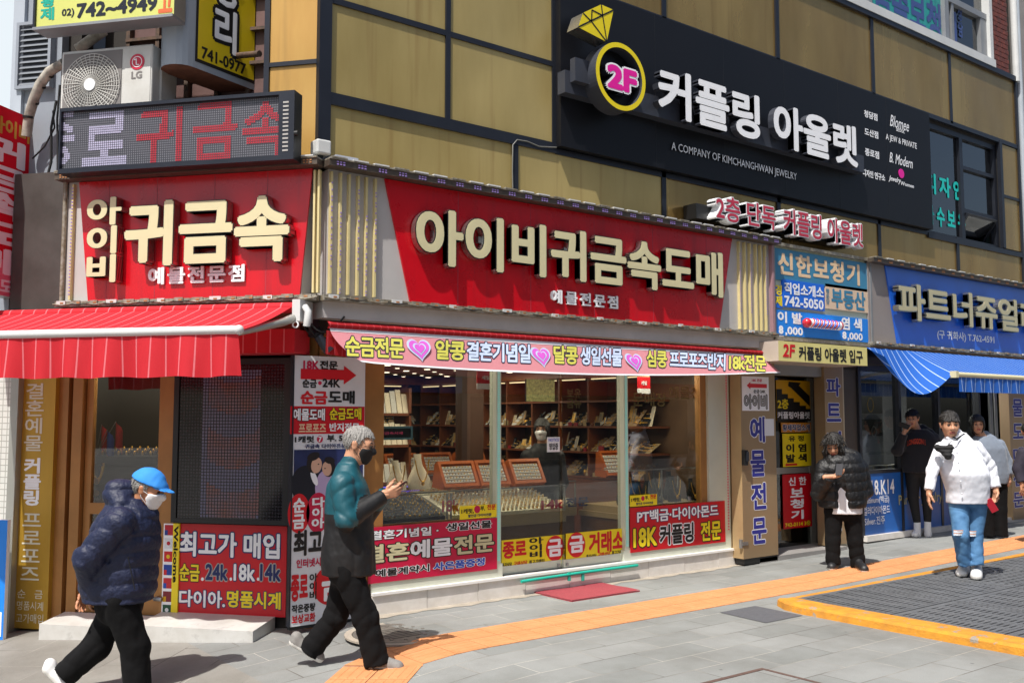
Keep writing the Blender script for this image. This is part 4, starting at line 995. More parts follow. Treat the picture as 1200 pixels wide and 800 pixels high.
# wedding photo print: two people head to head on navy
bb, r = board(M, *px(366, 282), px(366, 408)[1], px(545, 0)[0], w - .001, w + .001, mat('photo_navy', '#161f42', .35, c2='#2a3566', vs=6))
ph = bb; m_skin_p = mat('print_skin', '#d4ab92', .4, var=.05); m_hair_p = mat('print_hair', '#1b1416', .4, var=.1); m_suit_p = mat('print_suit', '#0d1020', .4, var=.05); m_dress_p = mat('print_dress', '#b9a6cc', .4, var=.08)
def blob(x, y, rx, ry, mm, dz, rot=0):
    u, v = M.px(*px(x, y), w); ph.add([M.pt(u + rx * math.cos(t) * math.cos(rot) - ry * math.sin(t) * math.sin(rot), v + rx * math.cos(t) * math.sin(rot) + ry * math.sin(t) * math.cos(rot), w + dz) for t in [2 * pi * i / 22 for i in range(22)]], [tuple(range(22))], mm)
blob(398, 374, .14, .17, m_suit_p, .0015, .2); blob(418, 355, .025, .07, m_white, .0018, .4); blob(417, 318, .068, .08, m_hair_p, .0019); blob(424, 322, .05, .068, m_skin_p, .0022, -.15); blob(416, 299, .06, .035, m_hair_p, .0026, .3)
blob(448, 380, .1, .15, m_dress_p, .0016); blob(456, 328, .062, .08, m_hair_p, .002); blob(451, 331, .045, .062, m_skin_p, .0024, .15); blob(458, 309, .05, .03, m_hair_p, .0027, -.2)
for x, y in ((429, 319), (446, 330)): blob(x, y, .008, .005, m_hair_p, .003)
ph.build('photo_print', PP)

# ------------------------------------------------------------------ signs beside the left door
o, r = vinyl('price_poster', L, 209, 613, 717, 335.5, .0, m_rv, 'big red best price poster under the tall LED screen', 'poster', th=.05)
lettering(o, L, [('최고가 매입', (211, 622, 651), 328, m_white, m_navy, .06), ('순금', (210.5, 660, 680), 234, m_yel, m_blk, .04), ('.', (235.5, 676, 680), 239, m_white, None, .05), ('24k', (241, 660, 679), 267, m_navy, m_grey, .03), ('.', (269, 676, 680), 272, m_white, None, .05), ('18k', (274, 660, 680), 299, m_white, m_navy, .04), ('.', (301, 676, 680), 304, m_white, None, .05), ('14k', (305, 660, 680), 329, m_navy, m_grey, .03), ('다이아.', (210, 690, 710), 264, m_white, m_navy, .04), ('명품시계', (266, 691, 711), 329, m_yel, m_navy, .05)], .0)
FP = thing('flag_poster', 'white strip of little national flags with a yellow welcome band', 'poster', L.pt(-1.43, .0, .0))
bb, r = board(L, 192, 613, 722, 203, -.03, .012, m_white); bb.build('flag_strip', FP)
fu0, fu1, fv0, fv1 = r
fc = [('#b5122b', '#1a3a8c'), ('#d7dbe0', '#b5122b'), ('#c81c24', '#e4c41a'), ('#1c3f9a', '#c8202c'), ('#c22330', '#1c4aa8'), ('#7a1d28', '#d8a61c'), ('#0f4a32', '#e4e6e4')]
b = B()
for k, (c1, c2) in enumerate(fc):
    h = (fv1 - fv0) / 7; v0 = fv1 - (k + 1) * h + h * .12; v1 = fv1 - k * h - h * .1
    b.box(L, fu0 + .012, fu1 - .012, v0, v1, .012, .0135, mat('flag_a%d' % k, c1, .5, var=.03)); uu = (fu0 + fu1) / 2
    if k in (1, 2, 6): b.disc(L, (uu, (v0 + v1) / 2), .018, .0135, .0145, mat('flag_b%d' % k, c2, .5, var=.03), seg=10)
    else: b.box(L, fu0 + .012, uu - .01, v0, v0 + (v1 - v0) * .5, .0135, .0145, mat('flag_b%d' % k, c2, .5, var=.03))
b.build('flag_print', FP)
bb, r = board(L, 203, 613, 720, 209, -.03, .016, m_yel); u0, u1, v0, v1 = r
q = textmesh('Welcome', .03, False, 2, 1., 1., 'LEFT'); vs, fs, nz, dz_, bb_ = q; x = (vs[:, 0] - vs[:, 0].min()) / np.ptp(vs[:, 0]); y = (vs[:, 1] - vs[:, 1].min()) / np.ptp(vs[:, 1])
bb.add([L.pt(u0 + .01 + a * (u1 - u0 - .02), v1 - .02 - c_ * (v1 - v0 - .3), .018) for a, c_ in zip(y, x)], fs, m_blk); bb.build('welcome_band', FP)

# gold pillar sign with engraved white lettering
GS = thing('gold_pillar_sign', 'tall gold pillar sign with vertical engraved white lettering beside the tiled wall', 'sign', L.pt(-2.75, -.2, .05))
wg = .06; gu0 = L.px(19, 600, wg)[0]; gu1 = L.px(60, 600, wg)[0]
m_gp = mat('gold_board', '#c29a38', .38, metal=.3, c2='#a5822c', vs=2, stretch=(1, 1, .3)); m_eng = mat('engraved_white', '#d8d6c6', .5)
b = B(); b.box(L, gu0, gu1, -.15, 2.42, -.3, wg, m_gp); b.box(L, gu1, gu1 + .1, -.15, 2.42, -.3, wg - .05, m_brown2); b.build('board', GS)
b = B(); b.text(L, '결\n혼\n예\n물', (31, 449, 528), 51, wg + .002, m_eng, bold=.012); b.text(L, '커\n플\n링', (28.5, 536, 592), 48, wg + .002, m_white, bold=.05); b.text(L, '프\n로\n포\n즈', (27, 601, 679), 47, wg + .002, m_eng, bold=.012)
b.text(L, '순   금', (20.5, 690, 700), 50, wg + .002, m_eng, bold=.0); b.text(L, '명품시계', (20, 703.5, 714), 50.5, wg + .002, m_eng, bold=.0); b.text(L, '고가매입', (19, 718, 729), 50.5, wg + .002, m_eng, bold=.0); b.build('lettering', GS)

# ------------------------------------------------------------------ panels by the entrance
DW = .17
DP = thing('door_panel_sign', 'tall beige metal door panel with blue vertical lettering beside the entrance', 'sign', M.pt(9.8, 0, DW))
m_pan = mat('beige_metal', '#9c8566', .4, metal=.35, var=.08, vs=1.5); m_indigo = mat('indigo_letters', '#2b2f8c', .45, var=.05)
du0 = M.px(869.5, 550, DW)[0]; du1 = M.px(910, 550, DW)[0]
b = B(); b.box(M, du0, du1, .09, 2.45, DW - .16, DW, mat('beige_edge', '#b59a72', .4, metal=.3), m_pan); b.box(M, du0 + .02, du1, .02, .09, DW - .14, DW - .01, m_black); b.build('panel', DP)
def slant(a): return a
b = B()
for t, x0, yt, yb, x1 in (('예', 878.5, 488, 518.5, 896.5), ('물', 879, 527.5, 558.5, 897), ('전', 880, 566, 597.5, 898), ('문', 881, 607, 638, 898.5)):
    otext(b, M, t, (x0, yt, yb), x1, DW + .0015, m_indigo, m_white, bold=.04, ob=.075)
b.build('lettering', DP)
b = B(); u, v = M.px(869, 535, DW); b.box(M, u, u + .06, v - .1, v + .08, DW, DW + .05, m_black); b.box(M, u + .02, u + .045, v - .05, v + .06, DW + .05, DW + .075, m_alud); b.build('lock', DP)
for vz in (.22,): 
    b = B(); b.tube([M.pt(du0 - .02, vz, DW - .02), M.pt(du0 - .02, vz + .1, DW - .02)], .022, m_steel, 8); b.box(M, du0 - .02, du0 + .08, vz + .03, vz + .07, DW, DW + .01, m_steel); b.build('hinge', DP)
o, r = vinyl('arrow_notice', M, 869.5, 440.5, 481, 901, DW + .006, m_white, 'white notice with a red arrow on top of the beige door panel', 'notice')
lettering(o, M, [('18K 전문', (881, 443.5, 447), 893, m_mag, None, .04), ('순금·24K', (883, 456, 460.5), 897, m_blk, None, .04), ('아이비', (872, 462, 478.5), 899, m_grey, m_blk, .02)], DW + .006)
b = B(); u0, v = M.px(874.5, 451.5, DW); u1, _ = M.px(898, 451.5, DW); arrow(b, M, u0, u1, v, .09, DW + .008, m_redp, True); b.build('arrow_print', o)
o, r = vinyl('paper_note', M, 895, 490.5, 510.5, 907, DW + .004, m_whitev, 'blank sheet of paper taped to the beige door panel', 'notice')
# posters on the glass of the entrance
EW = -.29
m_ykp = mat('amber_poster', '#d9a512', .45, var=.05); m_org = mat('orange_strip', '#d08a28', .45, var=.05)
def eposter(name, x0, yt, yb, x1, m, label): return vinyl(name, M, x0, yt, yb, x1, EW, m, label, 'poster', group='posters in the upstairs entrance')
o, r = eposter('stair_poster', 909.5, 445, 493, 949.5, m_ykp, 'yellow and black staircase poster with a big black arrow')
u0, u1, v0, v1 = r; W_, H_ = u1 - u0, v1 - v0; b = B(); w = EW + .0015
st = [(0, 0), (1, 0), (1, .3), (.86, .3), (.86, .38), (.68, .38), (.68, .47), (.5, .47), (.5, .56), (.33, .56), (.33, .66), (.16, .66), (.16, .78), (0, .78)]
b.add([M.pt(u0 + a * W_, v0 + c_ * H_, w) for a, c_ in st], [tuple(range(len(st)))], m_blk)
ar = [(.36, .97), (.34, .86), (.42, .82), (.98, .36), (.98, .62), (.66, .88), (.72, .95)]
b.add([M.pt(u0 + a * W_, v0 + c_ * H_, w + .001) for a, c_ in ar], [tuple(range(len(ar)))], m_blk)
b.text(M, '2층', (911, 467, 479), 924, w + .002, m_yel, bold=.03); b.text(M, '커플링아울렛', (911, 482, 490.5), 949, w + .002, m_white, bold=.03); b.build('print', o)
o, r = eposter('job_strip', 915.5, 495, 506.5, 950.5, m_org, 'narrow orange strip poster between two yellow ones'); lettering(o, M, [('황제직업소개', (917, 497, 505), 949, m_navy, m_white, .03)], EW)
o, r = eposter('barber_poster', 917, 508, 547, 950.5, m_yel, 'bright yellow barber poster with black letters'); lettering(o, M, [('유 정', (924, 510.5, 517), 942, m_blk, None, .04), ('이 염', (921, 520, 530), 945, m_blk, None, .07), ('발 색', (921, 532, 542), 945.5, m_blk, None, .07)], EW)
b = B(); u0, v = M.px(920, 543.5, EW); u1, _ = M.px(934, 543.5, EW); arrow(b, M, u0, u1, v - .01, .05, EW + .003, m_redp, True); b.build('arrow_print', o)
o, r = eposter('hearing_aid_poster', 917, 556, 620, 951, m_rv, 'tall red hearing aid poster with white letters'); lettering(o, M, [('신 한', (924, 559, 569), 945, m_white, None, .03), ('보', (926, 572, 583), 942, m_white, None, .06), ('청', (926, 585, 596), 942, m_white, None, .06), ('기', (927, 598, 609), 942, m_white, None, .06), ('742-0114 3층', (920, 612, 618), 950, m_yel, None, .03)], EW)
# beige jamb panels with blue lettering
for k, (x0, x1, yt, yb, label, txt) in enumerate(((965.5, 989.5, 428, 640, 'beige jamb panel with blue lettering behind the long haired person', (('파', 968, 442, 464, 985), ('트', 968.5, 472, 494, 985.5), ('너', 969, 505, 527, 986), ('쥬', 969, 538, 560, 986), ('얼', 969.5, 570, 592, 986), ('리', 969.5, 603, 624, 986))),
                                         (1180.5, 1206, 430, 612, 'beige jamb panel with blue lettering at the end of the blue awning', (('귀', 1186, 440, 458, 1198), ('물', 1186, 467, 488, 1198.5), ('도', 1186.5, 496, 514, 1199), ('매', 1187, 524, 543, 1199.5), ('전', 1187, 551, 570, 1200), ('문', 1187, 577, 595, 1200))))):
    r_ = thing('jamb_panel', label, 'sign', M.pt(*M.px((x0 + x1) / 2, yb, .06), .06), 'beige jamb panels')
    bb, rr_ = board(M, x0, yt, yb, x1, -.1, .06, m_pan); bb.build('panel', r_); b = B()
    for t, a, c_, d, e in txt: otext(b, M, t, (a, c_, d), e, .0615, m_indigo, m_white, bold=.04, ob=.07)
    b.build('lettering', r_)

# ------------------------------------------------------------------ signs up on the chamfer
# yellow lime sign at the top
LS = thing('lime_box_sign', 'pale lime box sign with a phone number at the very top', 'sign', L.pt(-1.9, 5.3, .6))
wl_ = .6; bb = B(); u0, v0 = L.px(42, 33, wl_); u1, _ = L.px(203.5, 24, wl_)
m_lime = mat('lime_face', '#c9cc70', .4, var=.05); bb.box(L, u0, u1, v0, v0 + 1.0, .42, wl_, m_alu, m_lime); bb.box(L, u0 - .02, u1, v0 - .025, v0, .42, wl_ + .02, m_gf); bb.box(L, u0 - .02, u0, v0, v0 + 1., .42, wl_ + .02, m_alud); bb.build('box', LS)
b = B(); b.text(L, '황\n제', (48, -6, 25), 65, wl_ + .002, mat('teal_letters', '#1aa58f', .4), bold=.06); b.text(L, '02)', (72.5, 11, 22), 87, wl_ + .002, m_alud, bold=.03); b.text(L, '742~4949', (90, 4.5, 22), 184, wl_ + .002, m_alud, bold=.06); b.text(L, '직업소개', (120, -26, -3), 184, wl_ + .002, m_redp, bold=.05); b.text(L, '고', (186, -10, 16), 202, wl_ + .002, mat('orange_letters', '#d86a3a', .4), bold=.06); b.build('lettering', LS)

# yellow blade sign
yd = math.radians(20.6); YU = (math.cos(yd), math.sin(yd), 0); YN = (math.sin(yd), -math.cos(yd), 0)
Y0 = L.pt(-1.2, 4.4, .62)
Y = Plane(Y0, YU, YN)
YS = thing('yellow_blade_sign', 'yellow projecting blade sign with a black framed phone number', 'sign', Y0)
a0, vb0 = Y.px(226, 80, 0); a1, vb1 = Y.px(299, 105, 0)
ac0, _ = Y.px(203, 70, 0)
vbm = (vb0 + vb1) / 2; m_yb = mat('yellow_blade', '#e3c81c', .4, var=.04); m_bls = mat('blade_casing', '#9aa3ad', .5, var=.1, vs=4, stretch=(1, 1, .4))
n_ = 10; TH = .34
prof = [(a1 + .03, 0), (a0, 0)] + [(a0 - (.16) * math.sin(pi * i / n_), -TH / 2 + TH / 2 * math.cos(pi * i / n_)) for i in range(1, n_)] + [(a0, -TH), (a1 + .03, -TH)]
b = B(); vs = [Y.o + u * Y.u + w_ * Y.n + z * Y.v for z in (vbm, vbm + 2.2) for u, w_ in prof]; n = len(prof)
b.add(vs, [(i, (i + 1) % n, n + (i + 1) % n, n + i) for i in range(n)] + [tuple(range(n, 2 * n))], m_bls)
b.add(vs[:n], [tuple(reversed(range(n)))], mat('blade_underside', '#8c5a48', .7, var=.3, vs=10)); b.build('casing', YS)
b = B(); b.box(Y, a0 + .02, a1 - .0, vbm + .06, vbm + 2.2, 0, .004, m_blk); b.box(Y, a0 + .045, a1 - .025, vbm + .09, vbm + 2.2, .004, .006, m_yb); b.build('face', YS)
b = B(); otext(b, Y, '용\n리', (252, -48, 56), 281, .0075, m_white, m_blk, bold=.05, ob=.17); b.text(Y, '741-0977', (236.5, 54, 68.5), 288.5, .0075, m_blk, bold=.03); b.build('lettering', YS)
b = B(); b.tube([Y.pt(a1 - .2, vbm + .3, -.17), L.pt(-.62, vbm + .2 + Y.o[2], .0)], .03, m_rust, 8); b.tube([Y.pt(a1, vbm + 1.4, -.17), L.pt(-.62, vbm + 1.4 + Y.o[2], .0)], .03, m_rust, 8); b.build('bracket', YS)

# red blade sign far left
RU = tuple(-x for x in LN); RN = (RU[1], -RU[0], 0)
R0 = L.pt(-2.95, 2.5, .12); RP = Plane(R0 , RU, RN)
RS = thing('red_blade_sign', 'red projecting blade sign with pale pink vertical lettering at the left edge', 'sign', R0)
a1, vt1 = RP.px(37, 139, 0); _, vb1 = RP.px(37, 352, 0); a0 = a1 - .75
m_pinkw = mat('pale_pink_letters', '#fbe3ea', .6, var=.03); m_rb = mat('red_blade', '#e0112a', .75, var=.05, spec=.15)
b = B(); b.box(RP, a0, a1, vb1, vt1, -.16, 0, m_alu, m_rb); b.box(RP, a0, a1, vb1, vb1 + .33, 0, .002, mat('pink_blade', '#ea7088', .4)); b.build('box', RS)
b = B(); b.text(RP, '아이비', (-10, 131, 152), 35.5, .003, mat('gold_letters', '#d99a2c', .4), bold=.06); b.text(RP, '귀\n금\n속\n도\n매', (-22, 150, 318), 32, .003, m_pinkw, bold=.07); b.text(RP, '금도매', (-18, 322, 340), 31.5, .004, m_pinkw, bold=.06); b.build('lettering', RS)
b = B()
for v in (vb1 + .25, vt1 - .3): b.tube([RP.pt(a1 - .1, v, -.08), RP.pt(a1 + .12, v, -.08)], .025, m_steel, 8)
b.build('bracket', RS)
# blue sign board at lower left edge
o = B(); BP_w = .35; u1, vt = L.px(9, 609, BP_w); _, vb = L.px(7, 712, BP_w)
o.box(L, u1 - .5, u1, -.2, vt, BP_w - .04, BP_w, m_white, m_bl3); o.box(L, u1 - .5, u1 - .02, -.16, .05, BP_w, BP_w + .003, m_white)
tag(o.build('standing_board'), 'blue standing board leaning by the white tiled wall', 'sign board')
# ------------------------------------------------------------------ inside the main shop
m_ceil = mat('shop_ceiling', '#6a5c4c', .7, var=.05); m_floor = mat('shop_floor', '#4a3d33', .4, var=.1); m_wallin = mat('shop_wall', '#5f4630', .6, c2='#4a3524', vs=3)
b = B()
poly = [(3.86, 7.86), (9.32, 7.86), (9.32, 14.5), (-1.2, 14.5)]
b.add([(x, y, 2.46) for x, y in poly], [(3, 2, 1, 0)], m_ceil); b.add([(x, y, .12) for x, y in poly], [(0, 1, 2, 3)], m_floor)
b.add([(-1.2, 14.5, .0), (9.32, 14.5, 0), (9.32, 14.5, 2.46), (-1.2, 14.5, 2.46)], [(0, 1, 2, 3)], m_wallin)
b.add([(9.32, 14.5, .0), (9.32, 7.7, 0), (9.32, 7.7, 2.46), (9.32, 14.5, 2.46)], [(0, 1, 2, 3)], m_wallin)
b.build('room', BLD)
m_lamp = mat('downlight', '#fff1d8', .5, var=0, emit=9.)
b = B(); k = 0
dl = []
for i in range(10):
    for j in range(11):
        x = 4.5 + i * .5; y = 8.3 + j * .58
        dl.append((x, y))
for x, y in dl:
    r_ = 0.035 if (int(x * 10 + y * 10) % 3) else .05
    b.add([(x + r_ * math.cos(2 * pi * t / 10), y + r_ * math.sin(2 * pi * t / 10), 2.452) for t in range(10)], [tuple(reversed(range(10)))], m_lamp)
DL = b.build('downlight', BLD); DL['kind'] = 'stuff'
for i, (x, y, e) in enumerate(((5.2, 8.6, 26), (6.6, 8.7, 24), (8.3, 8.2, 30), (6.0, 11.2, 24), (8.2, 11.4, 22), (7.5, 13.4, 18))):
    ld = bpy.data.lights.new('shop_lamp', 'AREA'); ld.energy = e; ld.size = .9; ld.color = (1, .88, .7); lo_ = bpy.data.objects.new('shop_lamp', ld); COL.objects.link(lo_); lo_.location = (x, y, 2.42)

m_count = mat('counter_wood', '#6b4a2e', .4, var=.15); m_ctop = mat('counter_beige', '#a28c66', .4, var=.08); m_tray = mat('tray_cream', '#e2d6bd', .6, var=.08); m_black_v = mat('black_velvet', '#101013', .9, var=.1)
m_jgold = mat('jewel_gold', '#e6b24a', .3, metal=.85, var=.1); m_ctrglass = glassmat('counter_glass', (.95, .97, .96), 1.12, 0.)
m_tealpad = mat('teal_pad', '#4e9cb4', .6)
IR = random.Random(3)
ypl = lambda y: 7.68 - y
# front showcase: base, cream shelf with gold, glass
def counter(x0, x1, y0, y1, label, rows, padm, gold=True):
    r = thing('display_counter', label, 'counter', ((x0 + x1) / 2, (y0 + y1) / 2, .12), 'glass display counters')
    b = B(); b.box(G, x0, x1, y0 + .03, y1, .12, .62, m_count); b.box(G, x0 - .01, x1 + .01, y0, y1, .62, .74, m_ctop); b.build('base', r)
    tz = .020; dy = (y1 - y0 - .1) / rows; b = B(); b.add([(x, y, z) for x in (x0 + .02, x1 - .02) for y, z in ((y0 + .02, .742), (y0 + .02, .775), (y1 - .03, .775 + tz * rows), (y1 - .03, .742))], [(0, 4, 5, 1), (1, 5, 6, 2), (2, 6, 7, 3), (0, 1, 2, 3), (7, 6, 5, 4)], padm)
    b.build('jewel_pad', r)
    b = B()
    nx = int((x1 - x0 - .1) / .055)
    for i in range(nx):
        for j in range(rows):
            x = x0 + .05 + (i + .5) * (x1 - x0 - .1) / nx; y = y0 + .05 + j * (y1 - y0 - .1) / rows; zz = .79 + tz * j
            if padm is m_tray:
                s_ = IR.uniform(.010, .016); b.add([(x - .016, y - .006, zz - .02), (x + .016, y - .006, zz - .02), (x + .016, y, zz + s_ + .02), (x - .016, y, zz + s_ + .02), (x, y + .03, zz)], [(0, 1, 2, 3), (2, 1, 4), (3, 2, 4), (0, 3, 4)], m_tray)
            if IR.random() < .92: b.ball((x, y - .007, zz + IR.uniform(.0, .02)), (IR.uniform(.008, .018), .008, IR.uniform(.010, .02)), m_jgold, 5, 3)
    g = b.build('jewellery', r); g['kind'] = 'stuff'
    b = B(); b.box(G, x0, x1, y0 + .004, y0 + .012, .742, 1.0, m_ctrglass); b.box(G, x0, x1, y0, y1, 1.0, 1.012, m_ctrglass); b.build('glass_case', r)
    b = B()
    for (a, c) in ((x0, y0), (x1 - .015, y0)): b.box(G, a, a + .015, c, c + .015, .742, 1.0, m_steel)
    b.box(G, x0, x1, y0 - .002, y0 + .012, 1.012, 1.026, m_steel); b.build('edge_trim', r)
    return r
c1 = counter(4.55, 5.45, 8.15, 8.75, 'glass counter with black pads of gold rings at the left of the shop', 9, m_black_v)
c2 = counter(5.48, 7.0, 8.15, 8.75, 'long glass counter of cream ring stands behind the sliding doors', 8, m_tray)
c4 = counter(7.05, 7.55, 8.6, 9.2, 'short glass counter of gold chains set back behind the doors', 8, m_tray)
b = B(); otext(b, M, '18k', (518, 586, 600), 538, ypl(8.14), m_crim, m_ctop, bold=.05, ob=.06); otext(b, M, '순금', (446, 594, 606), 475, ypl(8.14), m_blk, m_ctop, bold=.05, ob=.06); b.build('lettering', c1)
b = B(); b.text(M, '14k', (634, 586, 597), 660, ypl(8.14), m_crim, bold=.06); b.text(M, '전문', (663, 583, 594), 690, ypl(8.14), m_navy, bold=.06); b.build('lettering', c2)
# necklace showcase at the right
r = thing('display_counter', 'glass case full of black necklace busts in the last window', 'counter', (8.2, 8.2, .12), 'glass display counters')
b = B(); b.box(G, 7.62, 9.1, 7.95, 8.6, .12, .62, m_count); b.box(G, 7.6, 9.12, 7.93, 8.62, .62, .68, m_ctop); b.box(G, 7.64, 9.08, 7.98, 8.58, .68, .755, m_ctop); b.build('base', r)
b = B(); b.box(G, 7.61, 9.11, 7.94, 7.948, .69, 1.15, m_ctrglass); b.box(G, 7.61, 9.11, 7.94, 8.6, 1.15, 1.16, m_ctrglass); b.build('glass_case', r)
b = B(); b.box(G, 7.6, 7.615, 7.93, 7.945, .68, 1.15, m_steel); b.box(G, 8.3, 8.31, 7.93, 7.94, .68, 1.15, m_steel); b.box(G, 7.6, 9.12, 7.925, 7.942, 1.15, 1.165, m_steel); b.build('edge_trim', r)
def bust(x, y, z, h, m, chain, label, group):
    """a necklace bust: tapering neck and sloping shoulders, with a chain and pendant"""
    r_ = thing('necklace_stand', label, 'necklace stand', (x, y, z), group)
    b = B(); n = 9; prof = [(.0, .36), (.12, .40), (.3, .37), (.5, .25), (.66, .15), (.82, .12), (1., .13)]
    vs = []
    for t, w in prof:
        for k in range(n):
            a = -pi * .5 + pi * (k / (n - 1)); vs.append((x + w * h * math.sin(a), y - .16 * h * math.cos(a) * (1 - .5 * t) + .25 * h * t * .6, z + t * h))
    fs = [(i * n + k, i * n + k + 1, (i + 1) * n + k + 1, (i + 1) * n + k) for i in range(len(prof) - 1) for k in range(n - 1)]
    fs += [(i * n + n - 1, i * n, (i + 1) * n, (i + 1) * n + n - 1) for i in range(len(prof) - 1)]
    b.add(vs, fs, m, True); b.build('bust', r_)
    b = B(); pts = []
    for k in range(13):
        a = -1.1 + 2.2 * k / 12; pts.append((x + .26 * h * math.sin(a) , y - .15 * h + .10 * h * (1 - math.cos(a)) - .01, z + h * (.22 + .62 * (1 - math.cos(a)) / (1 - math.cos(1.1)))))
    b.tube(pts, .0065, chain, 5); b.ball((x, y - .15 * h - .012, z + .18 * h), (.022, .012, .026), chain, 8, 5); b.build('chain', r_)
    return r_
for k, (x, y, h) in enumerate(((7.86, 8.12, .28), (8.06, 8.05, .26), (8.18, 8.3, .36), (8.36, 8.08, .28), (8.5, 8.3, .4), (8.66, 8.08, .3), (8.82, 8.28, .34), (8.96, 8.06, .26), (8.3, 8.45, .42), (8.68, 8.45, .42))):
    bust(x, y, .76, h, m_black_v, m_jgold if k % 3 else m_steel, 'black necklace bust with a chain in the glass case', 'black necklace busts')
for k, (x, y, h, lab) in enumerate(((4.82, 8.6, .3, 'first'), (5.12, 8.6, .3, 'second'), (5.38, 8.58, .36, 'third'))):
    bust(x, y, 1.02, h, m_tray, m_jgold, ['small cream necklace bust nearest the poster pillar', 'cream necklace bust between its two neighbours', 'tall cream necklace bust beside the orange ring tray'][k], 'cream necklace busts')
# orange ring trays leaning on the counter
m_trayw = mat('orange_tray_wood', '#b35a22', .4, var=.15); m_ringpad = mat('ring_pad', '#cfcdc6', .7, var=.05)
def ring_tray(xa, ya, xb, yb, z, h, label):
    r_ = thing('ring_tray', label, 'ring tray', ((xa + xb) / 2, (ya + yb) / 2, z), 'orange ring trays on the counters')
    u = np.array([xb - xa, yb - ya, 0.]); Ln = np.linalg.norm(u); u /= Ln; nn = np.array([u[1], -u[0], 0.]); nn = nn * math.cos(.5) + np.array([0, 0, math.sin(.5)])
    P = Plane((xa, ya, z), u, nn); b = B()
    b.box(P, 0, Ln, 0, h, -.03, 0, m_trayw)
    for (a, c, d, e) in ((0, Ln, 0, .035), (0, Ln, h - .035, h), (0, .035, .035, h - .035), (Ln - .035, Ln, .035, h - .035)): b.box(P, a, c, d, e, 0, .03, m_trayw)
    b.add([P.pt(0, 0, -.03), P.pt(0, h, -.03), (xa, ya, z) - nn * 0 + np.array([-nn[0], -nn[1], 0]) * -.0 + np.array([0, .22, 0])], [(0, 1, 2)], m_trayw)
    b.build('tray', r_)
    b = B(); nr, nc = 5, 9
    for j in range(nr):
        v = .05 + j * (h - .1) / nr; b.box(P, .04, Ln - .04, v, v + (h - .1) / nr * .72, 0, .018, m_ringpad)
        for i in range(nc): u_ = .06 + (i + .5) * (Ln - .12) / nc; b.ball(P.pt(u_, v + .5 * (h - .1) / nr, .022), .0085, m_steel if (i + j) % 2 else m_jgold, 5, 3)
    b.build('ring_pad', r_)
ring_tray(5.62, 8.5, 6.08, 8.5, 1.02, .3, 'orange ring tray next to the tall cream bust'); ring_tray(6.1, 8.5, 6.5, 8.5, 1.02, .3, 'middle orange ring tray split by the green door strip'); ring_tray(6.56, 8.5, 7.0, 8.5, 1.02, .3, 'orange ring tray under the white notice card')
ring_tray(7.5, 9.4, 7.9, 9.4, .98, .32, 'small orange ring tray deep behind the last window'); ring_tray(8.6, 9.2, 9.15, 9.2, 1.0, .36, 'larger orange ring tray above the necklace busts')
counter(6.2, 8.2, 10.6, 11.1, 'glass counter of gold chains deep in the middle of the shop', 6, m_tray)
for k, (x0, y0) in enumerate(((6.3, 10.8), (6.85, 10.8), (7.4, 10.8))): ring_tray(x0, y0, x0 + .48, y0, 1.02, .3, ['orange ring tray first on the deep counter', 'orange ring tray in the middle of the deep counter', 'orange ring tray last on the deep counter'][k])
# shelving along the side wall and the back
m_shw = mat('shelf_wood', '#6e3b1f', .45, var=.2); m_red_bx = mat('red_jewel_box', '#8c1c24', .5, var=.1)
def shelving(P, u0, u1, label, zs, bay, hang):
    r = thing('wall_shelving', label, 'shelving', P.pt((u0 + u1) / 2, .12, .2), 'wall shelving of the jewellery shop')
    b = B(); b.box(P, u0, u1, .12, .92, 0, .42, m_shw)
    for z in zs: b.box(P, u0, u1, z, z + .025, 0, .36, m_shw)
    k = 0; u = u0
    while u <= u1 + .01: b.box(P, u, u + .03, .93, 2.32, .0, .35, m_shw); u += bay
    b.box(P, u0, u1, 2.32, 2.44, 0, .4, m_trayw0); b.build('frame', r)
    b = B(); u = u0 + .05
    while u < u1 - .1:
        for z in zs[:-1]:
            t = IR.random(); wd = IR.uniform(.05, .11); h = IR.uniform(.14, .29)
            if t < .22:      # a card or bust hung with chains
                Q = Plane(P.pt(u, z + .027, .26), P.u, P.n * math.cos(.3) + np.array([0, 0, math.sin(.3)])); b.box(Q, 0, wd, 0, h, -.008, 0, IR.choice([m_tray, m_ctop, m_black_v, m_ctop, m_shelfpad]))
                for q in range(3): b.box(Q, wd * (.2 + .25 * q), wd * (.27 + .25 * q), h * .2, h * .9, .0, .004, m_jgold if IR.random() < .6 else m_steel)
            elif t < .85:
                b.add([P.pt(u, z + .03, .33), P.pt(u + wd, z + .03, .33), P.pt(u + wd, z + .03 + h * .75, .12), P.pt(u, z + .03 + h * .75, .12)], [(0, 1, 2, 3)], IR.choice([m_ctop, m_black_v, m_shelfpad, m_ringpad, m_black_v]))
                for q in range(4):
                    for r2 in range(3): b.ball(P.pt(u + wd * (.15 + .23 * q), z + .045 + h * .75 * (.15 + .3 * r2), .33 - .21 * (.15 + .3 * r2) + .008), (.007, .007, .009), m_jgold if IR.random() < .75 else m_steel, 5, 3)
                if IR.random() < .25: b.box(P, u, u + wd, z + .026, z + .026 + h * .3, .335, .35, IR.choice([m_ctop, m_black_v, m_red_bx, m_shelfpad])); pass
            else: b.ball(P.pt(u + .03, z + .07, .22), (.03, .03, .045), m_jgold, 7, 5)
        u += IR.uniform(.045, .075)
    b.build('case', r)['kind'] = 'stuff'
    b = B(); u = u0 + .06
    while u < u1 - .3: b.box(P, u, u + bay - .15, 2.285, 2.3, .3, .33, m_lamp2); b.box(P, u, u + bay - .15, 1.62, 1.628, .33, .345, m_lamp2); u += bay
    b.build('strip_lamp', r); return r
